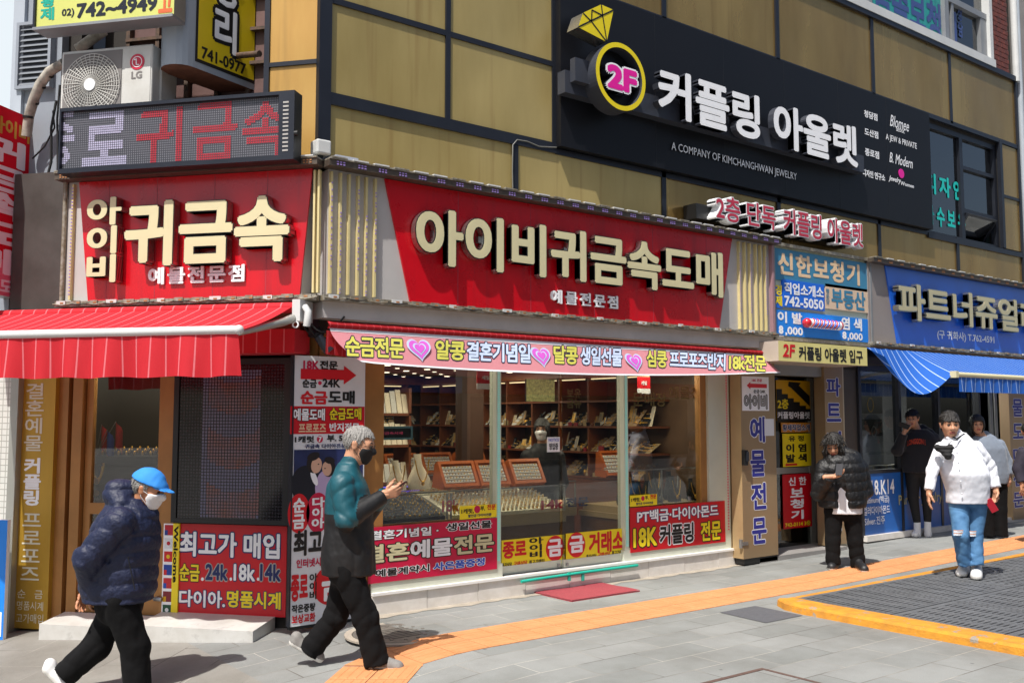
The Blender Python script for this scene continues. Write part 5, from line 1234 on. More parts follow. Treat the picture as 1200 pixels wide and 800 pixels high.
m_shelfpad = mat('necklace_pad', '#9c8468', .7, var=.1); m_trayw0 = mat('shelf_crown', '#8a4a22', .4, var=.15); m_lamp2 = mat('shelf_lamp', '#ffe2b0', .5, var=0, emit=1.4)
shelving(Plane((9.31, 0, 0), (0, -1, 0), (-1, 0, 0)), -14.3, -8.75, 'long brown wall shelving full of gold down the side wall of the shop', (.93, 1.27, 1.62, 1.97), .62, True)
shelving(Plane((0, 14.48, 0), (1, 0, 0), (0, -1, 0)), 3.0, 8.9, 'brown wall shelving at the far end of the shop behind the left pane', (.93, 1.27, 1.62, 1.97), .62, True)
MS = thing('middle_shelving', 'open shelving of white necklace cards behind the left counter', 'shelving', (5, 9.8, .12))
b = B()
for z in (1.0, 1.42, 1.78): b.box(G, 4.0, 5.9, 9.6, 9.95, z, z + .03, m_shw)
for x in (4.0, 4.62, 5.25, 5.87): b.box(G, x, x + .03, 9.6, 9.95, .12, 2.1, m_shw)
b.box(G, 4.03, 5.87, 9.62, 9.93, .12, 1.0, m_count); b.build('frame', MS)
b = B()
for j, z in enumerate((1.031, 1.451, 1.811)):
    for i in range(24):
        x = 4.08 + i * .075; 
        if abs(x - 4.63) < .05 or abs(x - 5.27) < .05: continue
        h = IR.uniform(.2, .28); P = Plane((x, 9.62, z), (1, 0, 0), (0, -math.cos(.25), math.sin(.25))); b.box(P, 0, .065, 0, h, -.01, 0, m_tray if IR.random() < .7 else m_ringpad)
b.build('necklace_card', MS)['kind'] = 'stuff'
m_vio = mat('violet_lamp', '#6a5ae0', .5, var=0, emit=1.6)
b = B(); b.box(G, 4.6, 5.5, 8.77, 8.785, 1.03, 1.045, m_vio); b.box(G, 5.0, 5.5, 9.585, 9.598, 1.78, 1.79, m_vio); b.build('violet_strip', MS)
# hanging red and cream tags, picture, LED ticker
tk = thing('ticker_display', 'slim black ticker display with pale frame inside the window', 'display', (4.75, 8.0, 1.55))
bb, r_ = board(M, 433, 502, 513, 481, ypl(8.05), ypl(8.0), m_alud, m_black); bb.build('case', tk)
u0, u1, v0, v1 = r_; b = B(); 
for q in ((u0 - .02, u1 + .02, v1, v1 + .02), (u0 - .02, u1 + .02, v0 - .02, v0), (u1, u1 + .02, v0, v1)): b.box(M, *q, ypl(8.05), ypl(7.99), mat('ticker_frame', '#6fa0b0', .4))
b.build('frame', tk); b = B(); b.text(M, '귀금속시세', None, None, ypl(7.995), mat('ticker_red', '#b04060', .5, emit=.4), bold=.02, uv=(u0 + .25 * (u1 - u0), u0 + .8 * (u1 - u0), v0 + .03, v1 - .03)); b.build('lettering', tk)
for k, (x0, yt, yb, x1, lab) in enumerate(((559, 434, 449, 579, 'red and white pennant hanging behind the left pane'), (747, 441, 455, 762, 'red and white pennant hanging in the last window'))):
    y_ = 8.2; bb, r_ = board(M, x0, yt, yb, x1, ypl(y_ + .004), ypl(y_), m_redp); u0, u1, v0, v1 = r_; bb.box(M, u0, u1, v0 - .06, v0, ypl(y_ + .004), ypl(y_), m_white); bb.text(M, '세일', None, None, ypl(y_) + .002, m_white, bold=.03, uv=(u0 + .06, u1 - .06, v0 + .04, v1 - .05)); tag(bb.build('pennant'), lab, 'pennant', 'hanging pennants')
bb, r_ = board(M, 617, 444, 470, 650, ypl(9.3), ypl(9.27), m_black, mat('green_picture', '#4c5a34', .5, c2='#b0a868', vs=30)); u0, u1, v0, v1 = r_; tag(bb.build('framed_picture'), 'framed green and gold picture on the column above the shop assistant', 'picture')
b = B(); b.box(G, 6.62, 6.86, 9.5, 9.75, .12, 2.46, mat('column_brown', '#4a3020', .5, var=.1)); b.build('column', BLD)
# reflections of opposite signs, painted as faint gold letters behind the glass
b = B(); m_mirg = mat('faded_gold_letters', '#8a7342', .5, var=.1)
b.text(M, '보유\n금뉴', (664, 455, 478), 681, -.12, m_mirg, bold=.03); b.text(M, '문매장', (741, 459, 476), 781, -.12, m_mirg, bold=.02); b.text(M, '예물전문', (784, 452, 467), 833, -.13, m_mirg, bold=.02)
b.build('window_lettering', BLD)

# ------------------------------------------------------------------ inside the left door
b = B()
for z in (.5, .98): b.box(L, -2.26, -1.54, z, z + .025, -.5, -.15, m_shw)
b.build('shelf', BLD)
for k, u in enumerate((L.px(91, 570, -.15)[0], L.px(114, 570, -.15)[0])):
    r_ = thing('gold_necklace', ['gold necklace with a round medal behind the left door', 'gold necklace with two medals behind the left door'][k], 'necklace', L.pt(u, .98, -.2), 'gold necklaces behind the left door'); b = B()
    for q in range(2):
        pts = [L.pt(u + .065 * math.sin(a) * (1 - .25 * q), 1.19 + .2 * (1 - math.cos(a)) - .03 * q, -.15) for a in np.linspace(-1.3, 1.3, 12)]; b.tube(pts, .011, m_jgold, 6)
    b.build('chain', r_); b = B(); b.disc(Plane(L.pt(0, 0, -.14), L.u, L.n), (u, 1.17), .028, 0, .008, m_jgold, seg=14)
    if k: b.disc(Plane(L.pt(0, 0, -.14), L.u, L.n), (u, 1.06), .03, 0, .008, m_jgold, seg=14)
    b.build('medal', r_)
fu_ = L.px(112, 540, -.2)[0]
fl = thing('flag_bunch', 'bunch of small national flags standing behind the left door', 'flags', L.pt(-1.95, 1.4, -.2)); fcs = ['#c01828', '#b01420', '#7aa6d8', '#c01828', '#2a4aa0', '#b01420']
for k in range(6):
    b = B(); u = -2.1 + k * .07; p0 = L.pt(fu_, 1.40, -.2); p1 = L.pt(fu_ + (k - 2.5) * .075, 1.72 - .025 * ((k * 2) % 5), -.2 - .02 * (k % 2)); b.tube([p0, p1], .004, m_steel, 5)
    P = Plane(p1, L.u, L.n); m_ = mat('small_flag_%d' % k, fcs[k], .7)
    b.grid(lambda a, c_, P=P: P.pt(a * .085 * (1 if k > 2 else -1), -c_ * .22 - .09 * a, .012 * math.sin(a * 8)), 5, 4, m_); b.build('flag', fl)
b = B(); b.box(L, -2.28, -1.52, 1.0, 1.31, -.24, -.21, m_black_v)
for k in range(26): u = -2.25 + k * .028; b.ball(L.pt(u, 1.43 + .02 * (k % 3), -.22), (.012, .012, .022), m_jgold, 6, 4)
for k in range(20): u = -2.22 + k * .034; b.box(L, u, u + .022, .53, .56 + .02 * (k % 4), -.3, -.26, m_jgold if k % 3 else m_red_bx)
b.build('display_back', BLD); ld = bpy.data.lights.new('door_lamp', 'AREA'); ld.energy = 7; ld.size = .3; ld.color = (1, .86, .65); lo_ = bpy.data.objects.new('door_lamp', ld); COL.objects.link(lo_); lo_.location = L.pt(-1.9, 2.3, -.25)  # unseen fill light added to brighten the display behind the door
b = B(); b.box(L, -2.3, -1.5, 1.32, 1.4, -.5, -.15, m_black_v); b.box(L, -2.75, -1.2, -.1, 2.5, -1.2, -.95, mat('curtain_dark', '#2a2420', .8, var=.2)); b.box(L, -2.75, -2.6, -.1, 2.5, -.95, -.25, mat('curtain_dark', '#2a2420', .8)); b.build('cabinet', BLD)

# ------------------------------------------------------------------ inside the right hand shop
m_pic = mat('jewel_photo_black', '#1a1a1c', .3, var=.3, vs=6); m_picf = mat('jewel_stand_grey', '#7f8388', .4, var=.08)
st = thing('jewel_cabinet', 'grey display cabinet with dark jewel photos behind the right hand shop window', 'cabinet', (12.6, 8.4, .1))
b = B(); y_ = 8.3
u0, v1 = M.px(990, 442, ypl(y_)); u1, v0 = M.px(1036, 545, ypl(y_)); b.box(M, u0, u1, .8, v1, ypl(y_ + .3), ypl(y_), m_picf); b.build('case', st)
for x0, yt, yb, x1, kk in ((1000, 464, 484, 1034, 0), (1000, 491, 511, 1034, 1), (1004, 443, 459, 1027, 2)):
    bb, r_ = board(M, x0, yt, yb, x1, ypl(y_), ypl(y_) + .03, m_black, m_pic); u0, u1, v0, v1 = r_; c_ = ((u0 + u1) / 2, (v0 + v1) / 2)
    if kk < 2: bb.ring(M, (c_[0] + (.05 if kk == 0 else .14), c_[1] - .06 * kk), .07 - .02 * kk, .085 - .02 * kk, ypl(y_) + .03, ypl(y_) + .04, m_jgold if kk == 0 else m_steel, seg=22, rz=1.3)
    bb.build('jewel_photo', st)
b = B(); b.box(M, 12.1, 15.2, RT + .25, RT + .27, ypl(8.25), ypl(7.9), m_ctrglass)
for i in range(70): x = 12.15 + IR.random() * 3; b.box(M, x, x + .07, RT + .03, RT + .08, ypl(8.2), ypl(8.2) + .28, IR.choice([m_ringpad, m_tray, m_whitev]))
b.build('ring_box', st)['kind'] = 'stuff'
for k, (x, e) in enumerate(((12.9, 42), (14.5, 42))):
    ld = bpy.data.lights.new('shop_lamp', 'AREA'); ld.energy = e; ld.size = .8; ld.color = (1, .95, .88); lo_ = bpy.data.objects.new('shop_lamp', ld); COL.objects.link(lo_); lo_.location = (x, 8.8, 2.42)
b = B()
for i in range(5): b.box(M, 12.3 + i * .6, 12.55 + i * .6, 1.1 + .1 * (i % 2), 2.0, ypl(9.6), ypl(9.5), m_picf)
b.box(M, 13.3, 13.8, .9, 1.9, ypl(8.9), ypl(8.8), m_alud); b.build('back_shelf', st)
# ------------------------------------------------------------------ red awning over the left door
def stripe_fabric(name, c1, c2, axis, pitch, width, rough=.8):
    m = mat(name, c1, rough, var=0, bump=.25, bs=400)
    nt = m.node_tree; n = nt.nodes; l = nt.links; p = n['Principled BSDF']
    g = n.new('ShaderNodeNewGeometry'); d = n.new('ShaderNodeVectorMath'); d.operation = 'DOT_PRODUCT'; d.inputs[1].default_value = axis; l.new(g.outputs['Position'], d.inputs[0])
    a = n.new('ShaderNodeMath'); a.operation = 'DIVIDE'; a.inputs[1].default_value = pitch; l.new(d.outputs['Value'], a.inputs[0])
    f = n.new('ShaderNodeMath'); f.operation = 'FRACT'; l.new(a.outputs[0], f.inputs[0])
    c = n.new('ShaderNodeMath'); c.operation = 'LESS_THAN'; c.inputs[1].default_value = width / pitch; l.new(f.outputs[0], c.inputs[0])
    t = n.new('ShaderNodeTexNoise'); t.inputs['Scale'].default_value = 2.2; l.new(g.outputs['Position'], t.inputs['Vector'])
    r = n.new('ShaderNodeValToRGB'); r.color_ramp.elements[0].color = tuple(x * .86 for x in lin(c1)) + (1,); r.color_ramp.elements[1].color = lin(c1) + (1,); l.new(t.outputs[0], r.inputs[0])
    mx = n.new('ShaderNodeMix'); mx.data_type = 'RGBA'; mx.inputs[7].default_value = lin(c2) + (1,); l.new(c.outputs[0], mx.inputs[0]); l.new(r.outputs[0], mx.inputs[6]); l.new(mx.outputs[2], p.inputs['Base Color'])
    # light glows through the cloth a little
    tl = n.new('ShaderNodeBsdfTranslucent'); ms = n.new('ShaderNodeMixShader'); ms.inputs[0].default_value = .22; l.new(mx.outputs[2], tl.inputs[0])
    o = n['Material Output']; l.new(p.outputs[0], ms.inputs[1]); l.new(tl.outputs[0], ms.inputs[2]); l.new(ms.outputs[0], o.inputs[0])
    return m
m_awr = stripe_fabric('red_awning_cloth', '#d3202f', '#e0757e', LU, .125, .012)
AW = thing('red_awning', 'red striped awning with a hanging valance over the left door', 'awning', L.pt(-1.4, 2.3, .7))
A0, A1 = -3.1, -.06; zr, zb, wr, wb = 2.675, 2.405, .42, 1.28
b = B(); b.grid(lambda a, c: L.pt(A0 + (A1 - A0) * a - (.0) * c, zr + (zb - zr) * c - .02 * math.sin(pi * c), wr + (wb - wr) * c), 30, 8, m_awr); b.build('canopy', AW)
b = B(); b.grid(lambda a, c: L.pt(A0 + (A1 - A0) * a + .012 * c, zb - .01 - .335 * c + .006 * math.sin(a * 40) * c, wb + .03 + .028 * math.sin(a * 61 + .8 * math.sin(a * 13)) * c + .015 * math.sin(a * 23 + 1) * c), 160, 6, m_awr); b.build('valance', AW)
b = B(); b.tube([L.pt(A0, zb, wb + .02), L.pt(A1 - .01, zb, wb + .02)], .034, m_wf, 12); b.ball(L.pt(A1, zb, wb + .02), .038, m_wf, 10, 6); b.build('front_bar', AW)
b = B(); b.tube([L.pt(A0, zr, wr - .04), L.pt(A1 + .03, zr, wr - .04)], .045, m_awr, 12); b.build('roller', AW)
b = B(); E0 = A1 + .02
b.box(L, E0, E0 + .07, zr - .12, zr + .06, .2, wr + .03, m_wf); b.tube([L.pt(E0 + .02, zr - .06, wr - .1), L.pt(E0 - .02, zr - .14, wr + .15), L.pt(E0 - .1, zb - .02, wb - .05)], [.04, .035, .025], m_alu, 8); b.tube([L.pt(E0 + .09, zr + .0, wr - .02), L.pt(E0 + .13, zr - .04, wr), L.pt(E0 + .11, zr - .16, wr - .02)], .03, m_wf, 10)
b.ring(Plane(L.pt(0, 0, wr + .02), L.u, L.n), (E0 + .03, zr - .15), .02, .03, 0, .01, m_white, seg=14); b.build('arm', AW)
b = B(); b.box(L, A0, A1, 2.3, 2.5, .05, .35, m_awr); b.build('cassette', AW)

# ------------------------------------------------------------------ pink banner under the main sign
m_pinkb = stripe_fabric('pink_banner_cloth', '#dd929b', '#dd929b', (1, 0, 0), 1., .0)
m_pinkb2 = stripe_fabric('banner_back', '#dd9098', '#dd9098', (1, 0, 0), 1., .0)
m_awr2 = stripe_fabric('red_roller_cloth', '#b3101c', '#c8444c', (1, 0, 0), .07, .008)
PB_ = thing('pink_banner', 'long pink printed banner with hearts and outlined lettering over the shop windows', 'banner', M.pt(6.7, 2.2, .4))
px0, zt0 = M.px(386, 384, .30); px1, _ = M.px(895, 412, .30); zb0 = M.px(412, 423, .46)[1]; zb1 = M.px(905, 436, .46)[1]; zbm = M.px(650, 437, .46)[1]
def bzb(a): return zb0 * (1 - a) ** 2 + 2 * (2 * zbm - .5 * (zb0 + zb1)) * a * (1 - a) + zb1 * a * a
def ban(a, c):
    w = .30 + .16 * c + .012 * math.sin(a * 21) * c; x = px0 + (px1 - px0) * a
    if a < .06: x = x + (.06 - a) / .06 * .22 * c * c
    if a > .97: x = x + (a - .97) / .03 * .09 * c * c
    z = zt0 + (bzb(a) - zt0) * c; return M.pt(x, z, w)
b = B(); b.grid(ban, 90, 8, m_pinkb); b.build('cloth', PB_)
b = B(); b.grid(lambda a, c: ban(a, .0 + .10 * c) + np.array([0, -.004, 0]), 90, 2, m_whitev); b.grid(lambda a, c: ban(a, .96 + .05 * c) + np.array([0, -.003, .0]), 90, 1, m_whitev); b.build('hem', PB_)
b = B(); b.grid(lambda a, c: M.pt(px0 - .02 + .2 * a, zt0 - .02 - .2 * c - .02 * a, .285 - .01 * c), 6, 6, m_awr2); b.grid(lambda a, c: M.pt(px0 - .02 + (px1 - px0 + .03) * a, zt0 + .055 - .06 * c, .30 + .03 * math.sin(pi * c)), 40, 4, m_awr2); b.build('roller', PB_)
# lettering follows the cloth
def cloth_text(bb, body, x0, x1, yt, yb, m, bold, lift, slope):
    q = textmesh(body, bold, False, 2, .9, 1., 'LEFT'); vs, fs, nz, dz_, bb_ = q
    x = (vs[:, 0] - bb_[0] + .03) / (bb_[1] - bb_[0] + .06); y = (vs[:, 1] - bb_[2] + .03) / (bb_[3] - bb_[2] + .06); out = []
    for a, c, d_ in zip(x, y, dz_):
        pxx = x0 + a * (x1 - x0); pyy = yb + slope * (pxx - x0) + c * (yt - yb)
        u, v = M.px(pxx, pyy, .38); aa = (u - px0) / (px1 - px0); c_ = (zt0 - v) / (zt0 - bzb(aa)); u, v = M.px(pxx, pyy, .30 + .16 * c_); out.append(M.pt(u, v, .30 + .16 * c_ + .012 * math.sin(aa * 21) * c_ + lift + d_))
    bb.add(out, fs, m)
b = B(); m_lg = mat('lime_letters', '#c2be52', .6); m_lb = mat('ice_blue_letters', '#bccbe6', .6); m_dk = mat('dark_outline', '#1d2033', .6)
for t, x0, x1, mm in (('순금전문', 404, 473, m_lg), ('알콩', 510, 545, m_lg), ('결혼기념일', 547, 621, m_lb), ('달콩', 648, 677, m_lg), ('생일선물', 680, 729, m_lb), ('심쿵', 757, 781, m_lg), ('프로포즈반지', 784, 850, m_lb), ('18k전문', 854, 897, m_lg)):
    f = (x0 - 404) / 493; yt = 393 + f * 23; yb = yt + 24 - 5 * f
    cloth_text(b, t, x0, x1, yt, yb, m_dk, .085, .004, .048); cloth_text(b, t, x0, x1, yt, yb, mm, .03, .006, .048)
b.build('lettering', PB_)
b = B(); m_hp = mat('heart_pink', '#d05cc8', .6)
for x, y in ((490.5, 408.5), (633, 417), (741.5, 423.5)):
    u, v = M.px(x, y, .38); aa = (u - px0) / (px1 - px0); c_ = (zt0 - v) / (zt0 - bzb(aa)); P = Plane(M.pt(0, 0, .30 + .16 * c_ + .012 * math.sin(aa * 21) * c_) - np.array([0, 0, 0]), (1, 0, 0), (0, -math.cos(.35), -math.sin(.35)))
    Pc = Plane(M.pt(u, v, .30 + .16 * c_ + .02), (1, 0, 0), (0, -math.cos(.42), math.sin(.42)))
    for r, mm, wz in ((.125, m_lb, 0), (.105, m_hp, .003), (.068, m_lb, .006), (.052, m_hp, .009)): heart(b, Pc, (0, 0), r, wz, mm)
b.build('heart', PB_)

# ------------------------------------------------------------------ blue awning
m_awb = stripe_fabric('blue_awning_cloth', '#2164c4', '#b4cdec', (1, 0, 0), .13, .012)
m_awb2 = m_awb
BA = thing('blue_awning', 'blue white striped awning sagging at its loose end over the right hand shop', 'awning', M.pt(14, 2.3, .8))
bx0 = M.px(1015, 410, .35)[0]; bx1 = 19.
bxs = M.px(1118, 444, .95)[0]
def baw(a, c):
    x = bx0 + (bx1 - bx0) * a; zt_, wt = 2.70, .34
    f = max(0., min(1., (x - bx0) / (bxs - bx0)))
    zo = 2.26 + .10; wo = .95
    if x < bxs:
        s = math.sin(pi * f); zo = 2.36 + .20 * (1 - f) ** 3 - .36 * s * (1 - .25 * f); wo = .62 + .33 * f
    z = zt_ + (zo - zt_) * c - (.10 * math.sin(pi * c) * (1 if x < bxs else .25)) * (math.sin(pi * f) if x < bxs else .5); w = wt + (wo - wt) * c
    return M.pt(x, z, w)
b = B(); b.grid(baw, 110, 14, m_awb); b.build('canopy', BA)
b = B(); b.tube([M.pt(bxs, 2.345, .97), M.pt(bx1, 2.345, .97)], .035, m_cream, 10); b.box(M, bxs - .05, bxs + .02, 2.30, 2.39, .92, 1.01, m_cream); b.build('front_bar', BA)
b = B(); b.grid(lambda a, c: M.pt(bxs + .06 + (bx1 - bxs) * a, 2.31 - .2 * c, .985 + .018 * math.sin(a * 150) * c), 160, 3, m_awb); b.build('valance', BA)
b = B(); b.tube([M.pt(15.1, 2.5, .1), M.pt(15.0, 2.4, .5), M.pt(15.2, 2.34, .95)], .025, m_alu, 8); b.tube([M.pt(bxs + .9, 2.5, .1), M.pt(bxs + .6, 2.42, .5), M.pt(bxs + .7, 2.34, .95)], .025, m_alu, 8); b.build('arm', BA)

# ------------------------------------------------------------------ running text LED board on the chamfer sign
EB = thing('led_message_board', 'long black LED message board with white and red dot lettering above the left red sign', 'LED board', L.pt(-1.1, 3.95, .5))
we_ = .55; e0, zt_ = L.px(72, 128, we_); e1, zb_ = L.px(345, 187, we_)
zb_ = min(zb_, L.px(72, 200, we_)[1])
m_scr = mat('led_screen', '#55565c', .35, var=0)
_n = m_scr.node_tree; _g = _n.nodes.new('ShaderNodeNewGeometry'); _d = _n.nodes.new('ShaderNodeVectorMath'); _d.operation = 'DOT_PRODUCT'; _d.inputs[1].default_value = LU; _x = _n.nodes.new('ShaderNodeSeparateXYZ'); _k = _n.nodes.new('ShaderNodeCombineXYZ')
_n.links.new(_g.outputs['Position'], _d.inputs[0]); _n.links.new(_g.outputs['Position'], _x.inputs[0]); _n.links.new(_d.outputs['Value'], _k.inputs[0]); _n.links.new(_x.outputs['Z'], _k.inputs[1])
_b = _n.nodes.new('ShaderNodeTexBrick'); _b.offset = 0; _b.inputs['Scale'].default_value = 1; _b.inputs['Brick Width'].default_value = .02; _b.inputs['Row Height'].default_value = .02; _b.inputs['Mortar Size'].default_value = .004
for q in ('Color1', 'Color2'): _b.inputs[q].default_value = lin('#6c6c73') + (1,)
_b.inputs['Mortar'].default_value = lin('#303138') + (1,); _n.links.new(_k.outputs[0], _b.inputs['Vector']); _n.links.new(_b.outputs['Color'], _n.nodes['Principled BSDF'].inputs['Base Color'])
b = B(); b.box(L, e0, e1, zb_, zt_, .42, we_ - .02, m_black)
fr = .03
for q in ((e0, e1, zt_ - fr, zt_), (e0, e1, zb_, zb_ + fr + .01), (e0, e0 + .015, zb_ + fr + .01, zt_ - fr), (e1 - .14, e1, zb_ + fr + .01, zt_ - fr)): b.box(L, *q, we_ - .02, we_ + .02, m_alud)
for k in range(13): v = zb_ + .07 + k * .034; b.box(L, e1 - .1, e1 - .05, v, v + .014, we_ + .02, we_ + .023, m_grey)
b.build('casing', EB)
b = B(); b.add([L.pt(u, v, we_ - .015) for u, v in ((e0 + .015, zb_ + .04), (e1 - .14, zb_ + .04), (e1 - .14, zt_ - .03), (e0 + .015, zt_ - .03))], [(0, 1, 2, 3)], m_scr); b.build('screen', EB)
m_ldw = mat('led_dot_white', '#a9a6c0', .5, var=0, emit=.08); m_ldr = mat('led_dot_red', '#a52434', .5, var=0, emit=.05)
b = B(); rows_ = 16; pit = (zt_ - zb_ - .1) / rows_
def dots(body, xa, xb, ya, yb, m, bold):
    """LED dots lit where a glyph covers them"""
    q = textmesh(body, .022, False, 2, 1., 1., 'LEFT'); vs, fs, nz, dz_, bb_ = q
    u0, vt = L.px(xa, ya, we_); u1, vb = L.px(xb, yb, we_)
    x = (vs[:, 0] - vs[:, 0].min()) / np.ptp(vs[:, 0]) * (u1 - u0) + u0; y = (vs[:, 1] - vs[:, 1].min()) / np.ptp(vs[:, 1]) * (vt - vb) + vb
    T = [[(x[i], y[i]) for i in f] for f in fs]
    pu = .02; pv = .02
    for i in range(int((u1 - u0) / pu) + 1):
        for j in range(int((vt - vb) / pv) + 1):
            cu, cv = u0 + (i + .5) * pu, vb + (j + .5) * pv
            if cu > e1 - .15 or cu < e0 + .02: continue
            for t in T:
                s = [(t[k][0] - t[k - 1][0]) * (cv - t[k - 1][1]) - (t[k][1] - t[k - 1][1]) * (cu - t[k - 1][0]) for k in range(len(t))]
                if all(z >= 0 for z in s) or all(z <= 0 for z in s):
                    b.box(L, cu - pu * .45, cu + pu * .3, cv - pv * .36, cv + pv * .36, we_ - .014, we_ - .011, m); break
dots('종', 46, 86, 132, 194, m_ldw, .03); dots('로', 97, 148, 132, 192, m_ldw, .03); dots('귀', 160, 212, 127, 191, m_ldr, .03); dots('금', 226, 276, 122, 185, m_ldr, .03); dots('속', 284, 337, 119, 182, m_ldr, .03)
b.build('led_dots', EB)
b = B()
for u in (e0 + .25, (e0 + e1) / 2, e1 - .35): b.box(L, u - .03, u + .03, zb_ + .1, zb_ + .2, .0, .42, m_rust)
b.build('bracket', EB)
b = B(); b.tube([L.pt(e1 + .0, zb_ + .22, we_), L.pt(e1 + .03, zb_ + .22, we_)], .025, m_black, 8); b.build('knob', EB)

# ------------------------------------------------------------------ air conditioner
AC = thing('air_conditioner', 'white outdoor air conditioner unit with a round fan grille above the LED board', 'air conditioner', L.pt(-1.85, 4.45, .3))
wa = .42; a0, zt2 = L.px(72.5, 61, wa); a1, _ = L.px(178, 90, wa); z02 = zt2 - .72
m_acw = mat('ac_white', '#d0d0cc', .45, var=.06, vs=4, c2='#bdbbb4'); m_acg = mat('ac_grey', '#7b7775', .6, var=.1)
b = B(); b.box(L, a0, a1, z02, zt2, .02, wa, m_acw); b.build('casing', AC, bevel=.015)
b = B(); f0 = L.px(75, 80, wa)[0]; f1 = L.px(143, 80, wa)[0]; cc = ((f0 + f1) / 2, zt2 - .34); R_ = (f1 - f0) / 2
b.box(L, f0, f1, z02 + .03, zt2 - .03, wa, wa + .006, m_acg)
for k in range(36):
    a = 2 * pi * k / 36; b.tube([L.pt(cc[0] + .05 * math.cos(a), cc[1] + .05 * math.sin(a), wa + .03), L.pt(cc[0] + R_ * .98 * math.cos(a + .25), cc[1] + R_ * .98 * math.sin(a + .25), wa + .02)], .0035, m_acw, 4)
for r in np.linspace(.09, R_ * .97, 9): b.ring(Plane(L.pt(0, 0, wa + .018), L.u, L.n), cc, r - .0025, r + .0025, 0, .004, m_acw, seg=40)
b.disc(Plane(L.pt(0, 0, wa + .02), L.u, L.n), cc, .055, 0, .02, m_white, seg=24); b.build('fan_grille', AC)
b = B(); x0, v0 = L.px(151, 125, wa); x1, v1 = L.px(177, 66, wa); b.box(L, x0 - .05, x1 - .0, z02 + .05, v1, wa, wa + .004, m_acw)
u, v = L.px(160.5, 72.5, wa + .01); m_lgr = mat('logo_red', '#c2213f', .4); P = Plane(L.pt(0, 0, wa + .004), L.u, L.n); b.disc(P, (u, v), .072, 0, .004, m_lgr, seg=26)
b.ring(P, (u, v), .044, .05, .004, .006, m_white, seg=24); b.box(P, u - .012, u - .004, v - .03, v + .03, .004, .006, m_white); b.box(P, u - .012, u + .02, v - .03, v - .022, .004, .006, m_white); b.disc(P, (u - .022, v + .022), .008, .004, .006, m_white, seg=8)
b.text(L, 'LG', (154, 84, 93), 166.5, wa + .006, m_acg, bold=.05); b.build('front_panel', AC)
b = B(); P = Plane(L.pt(a1 + .0, 0, 0), -L.n, L.u); b.box(P, -.3, -.08, z02 + .1, z02 + .55, 0, .02, m_acw); b.build('side_cover', AC)
b = B()
for u in (a0 + .1, a1 - .1): b.box(L, u - .02, u + .02, z02 - .05, z02, -.3, wa, m_rust); b.tube([L.pt(u, z02 - .04, wa - .03), L.pt(u, z02 - .6, -.1)], .018, m_rust, 6)
b.build('bracket', AC)
# lagged pipe
m_lag = mat('pipe_lagging', '#c9c3b6', .8, c2='#6b655c', vs=9)
b = B(); pts = [L.px(75, 74, .35), L.px(58, 84, .33), L.px(47, 99, .3), L.px(40, 116, .27), L.px(34, 136, .22), L.px(31, 160, .2)]
b.tube([L.pt(p[0], p[1], w_) for p, w_ in zip(pts, (.35, .33, .3, .27, .22, .2))], .045, m_lag, 10)
for f in (.22, .4, .62, .8):
    i = int(f * 5); t = f * 5 - i; p = np.array(pts[i]) * (1 - t) + np.array(pts[i + 1]) * t; q = np.array(pts[i]) * (1 - t - .12) + np.array(pts[i + 1]) * (t + .12); ww = .36 - .03 * f * 5
    b.tube([L.pt(*p, ww - .01), L.pt(*q, ww - .015)], .048, m_cable, 10)
tag(b.build('lagged_pipe'), 'white wrapped pipe curving down from the air conditioner', 'pipe')
b = B(); p1, p2 = L.px(91, 58, .12), L.px(122, 36, .1); b.tube([L.pt(*p1, .12), L.pt(*p2, .1)], .05, m_lag, 10); tag(b.build('lagged_pipe'), 'short wrapped pipe rising behind the air conditioner', 'pipe')
b = B()
for (path_, r_) in (([(62, 130), (64, 150), (52, 172), (38, 186)], .008), ([(66, 118), (60, 150), (60, 190), (56, 205)], .012), ([(70, 100), (67, 140), (68, 200)], .01)): b.tube([L.pt(*L.px(x, y, .12), .12) for x, y in path_], r_, m_cable, 6)
tag(b.build('hanging_cable'), 'black cables hanging beside the LED message board', 'cable')

# floodlight on the corner, spotlights, cables, little things
fl_ = thing('floodlight', 'white plastic floodlight box standing on the corner of the red signs', 'floodlight', M.pt(3.7, 3.95, .35))
b = B(); u0, z1_ = M.px(369.5, 163, .3); u1, z0_ = M.px(386, 183, .3); b.box(M, u0, u1, z0_, z1_, .2, .34, m_wf); b.build('housing', fl_, bevel=.015); b = B(); b.tube([M.pt((u0 + u1) / 2, 3.94, .27), M.pt((u0 + u1) / 2, z0_, .27)], .025, m_black, 8); b.build('base', fl_)
b = B(); u0, z1_ = M.px(392, 185, .25); u1, _ = M.px(418, 188, .25); b.box(M, u0, u1, 3.955, 4.02, .12, .28, mat('tube_fitting', '#b4bac6', .4)); tag(b.build('strip_fitting'), 'pale grey strip light fitting lying on top of the main red sign', 'light fitting')
sp = thing('spotlight', 'small dark spotlight on a bracket beside the poster pillar top', 'spotlight', L.pt(.12, 2.35, .2))
b = B(); b.tube([L.pt(.05, 2.52, .1), L.pt(.08, 2.46, .2)], .02, m_alud, 8); b.build('arm', sp); b = B(); p = L.pt(.09, 2.44, .22); q = p + np.array([.10, -.03, -.12]); b.tube([p, p + (q - p) * .6, q], [.035, .045, .05], m_alud, 12); b.add([q + np.array([.045 * math.cos(a), .01 * math.cos(a), .045 * math.sin(a)]) for a in np.linspace(0, 2 * pi, 12, endpoint=False)], [tuple(range(12))], m_chrome); b.build('head', sp)
b = B()
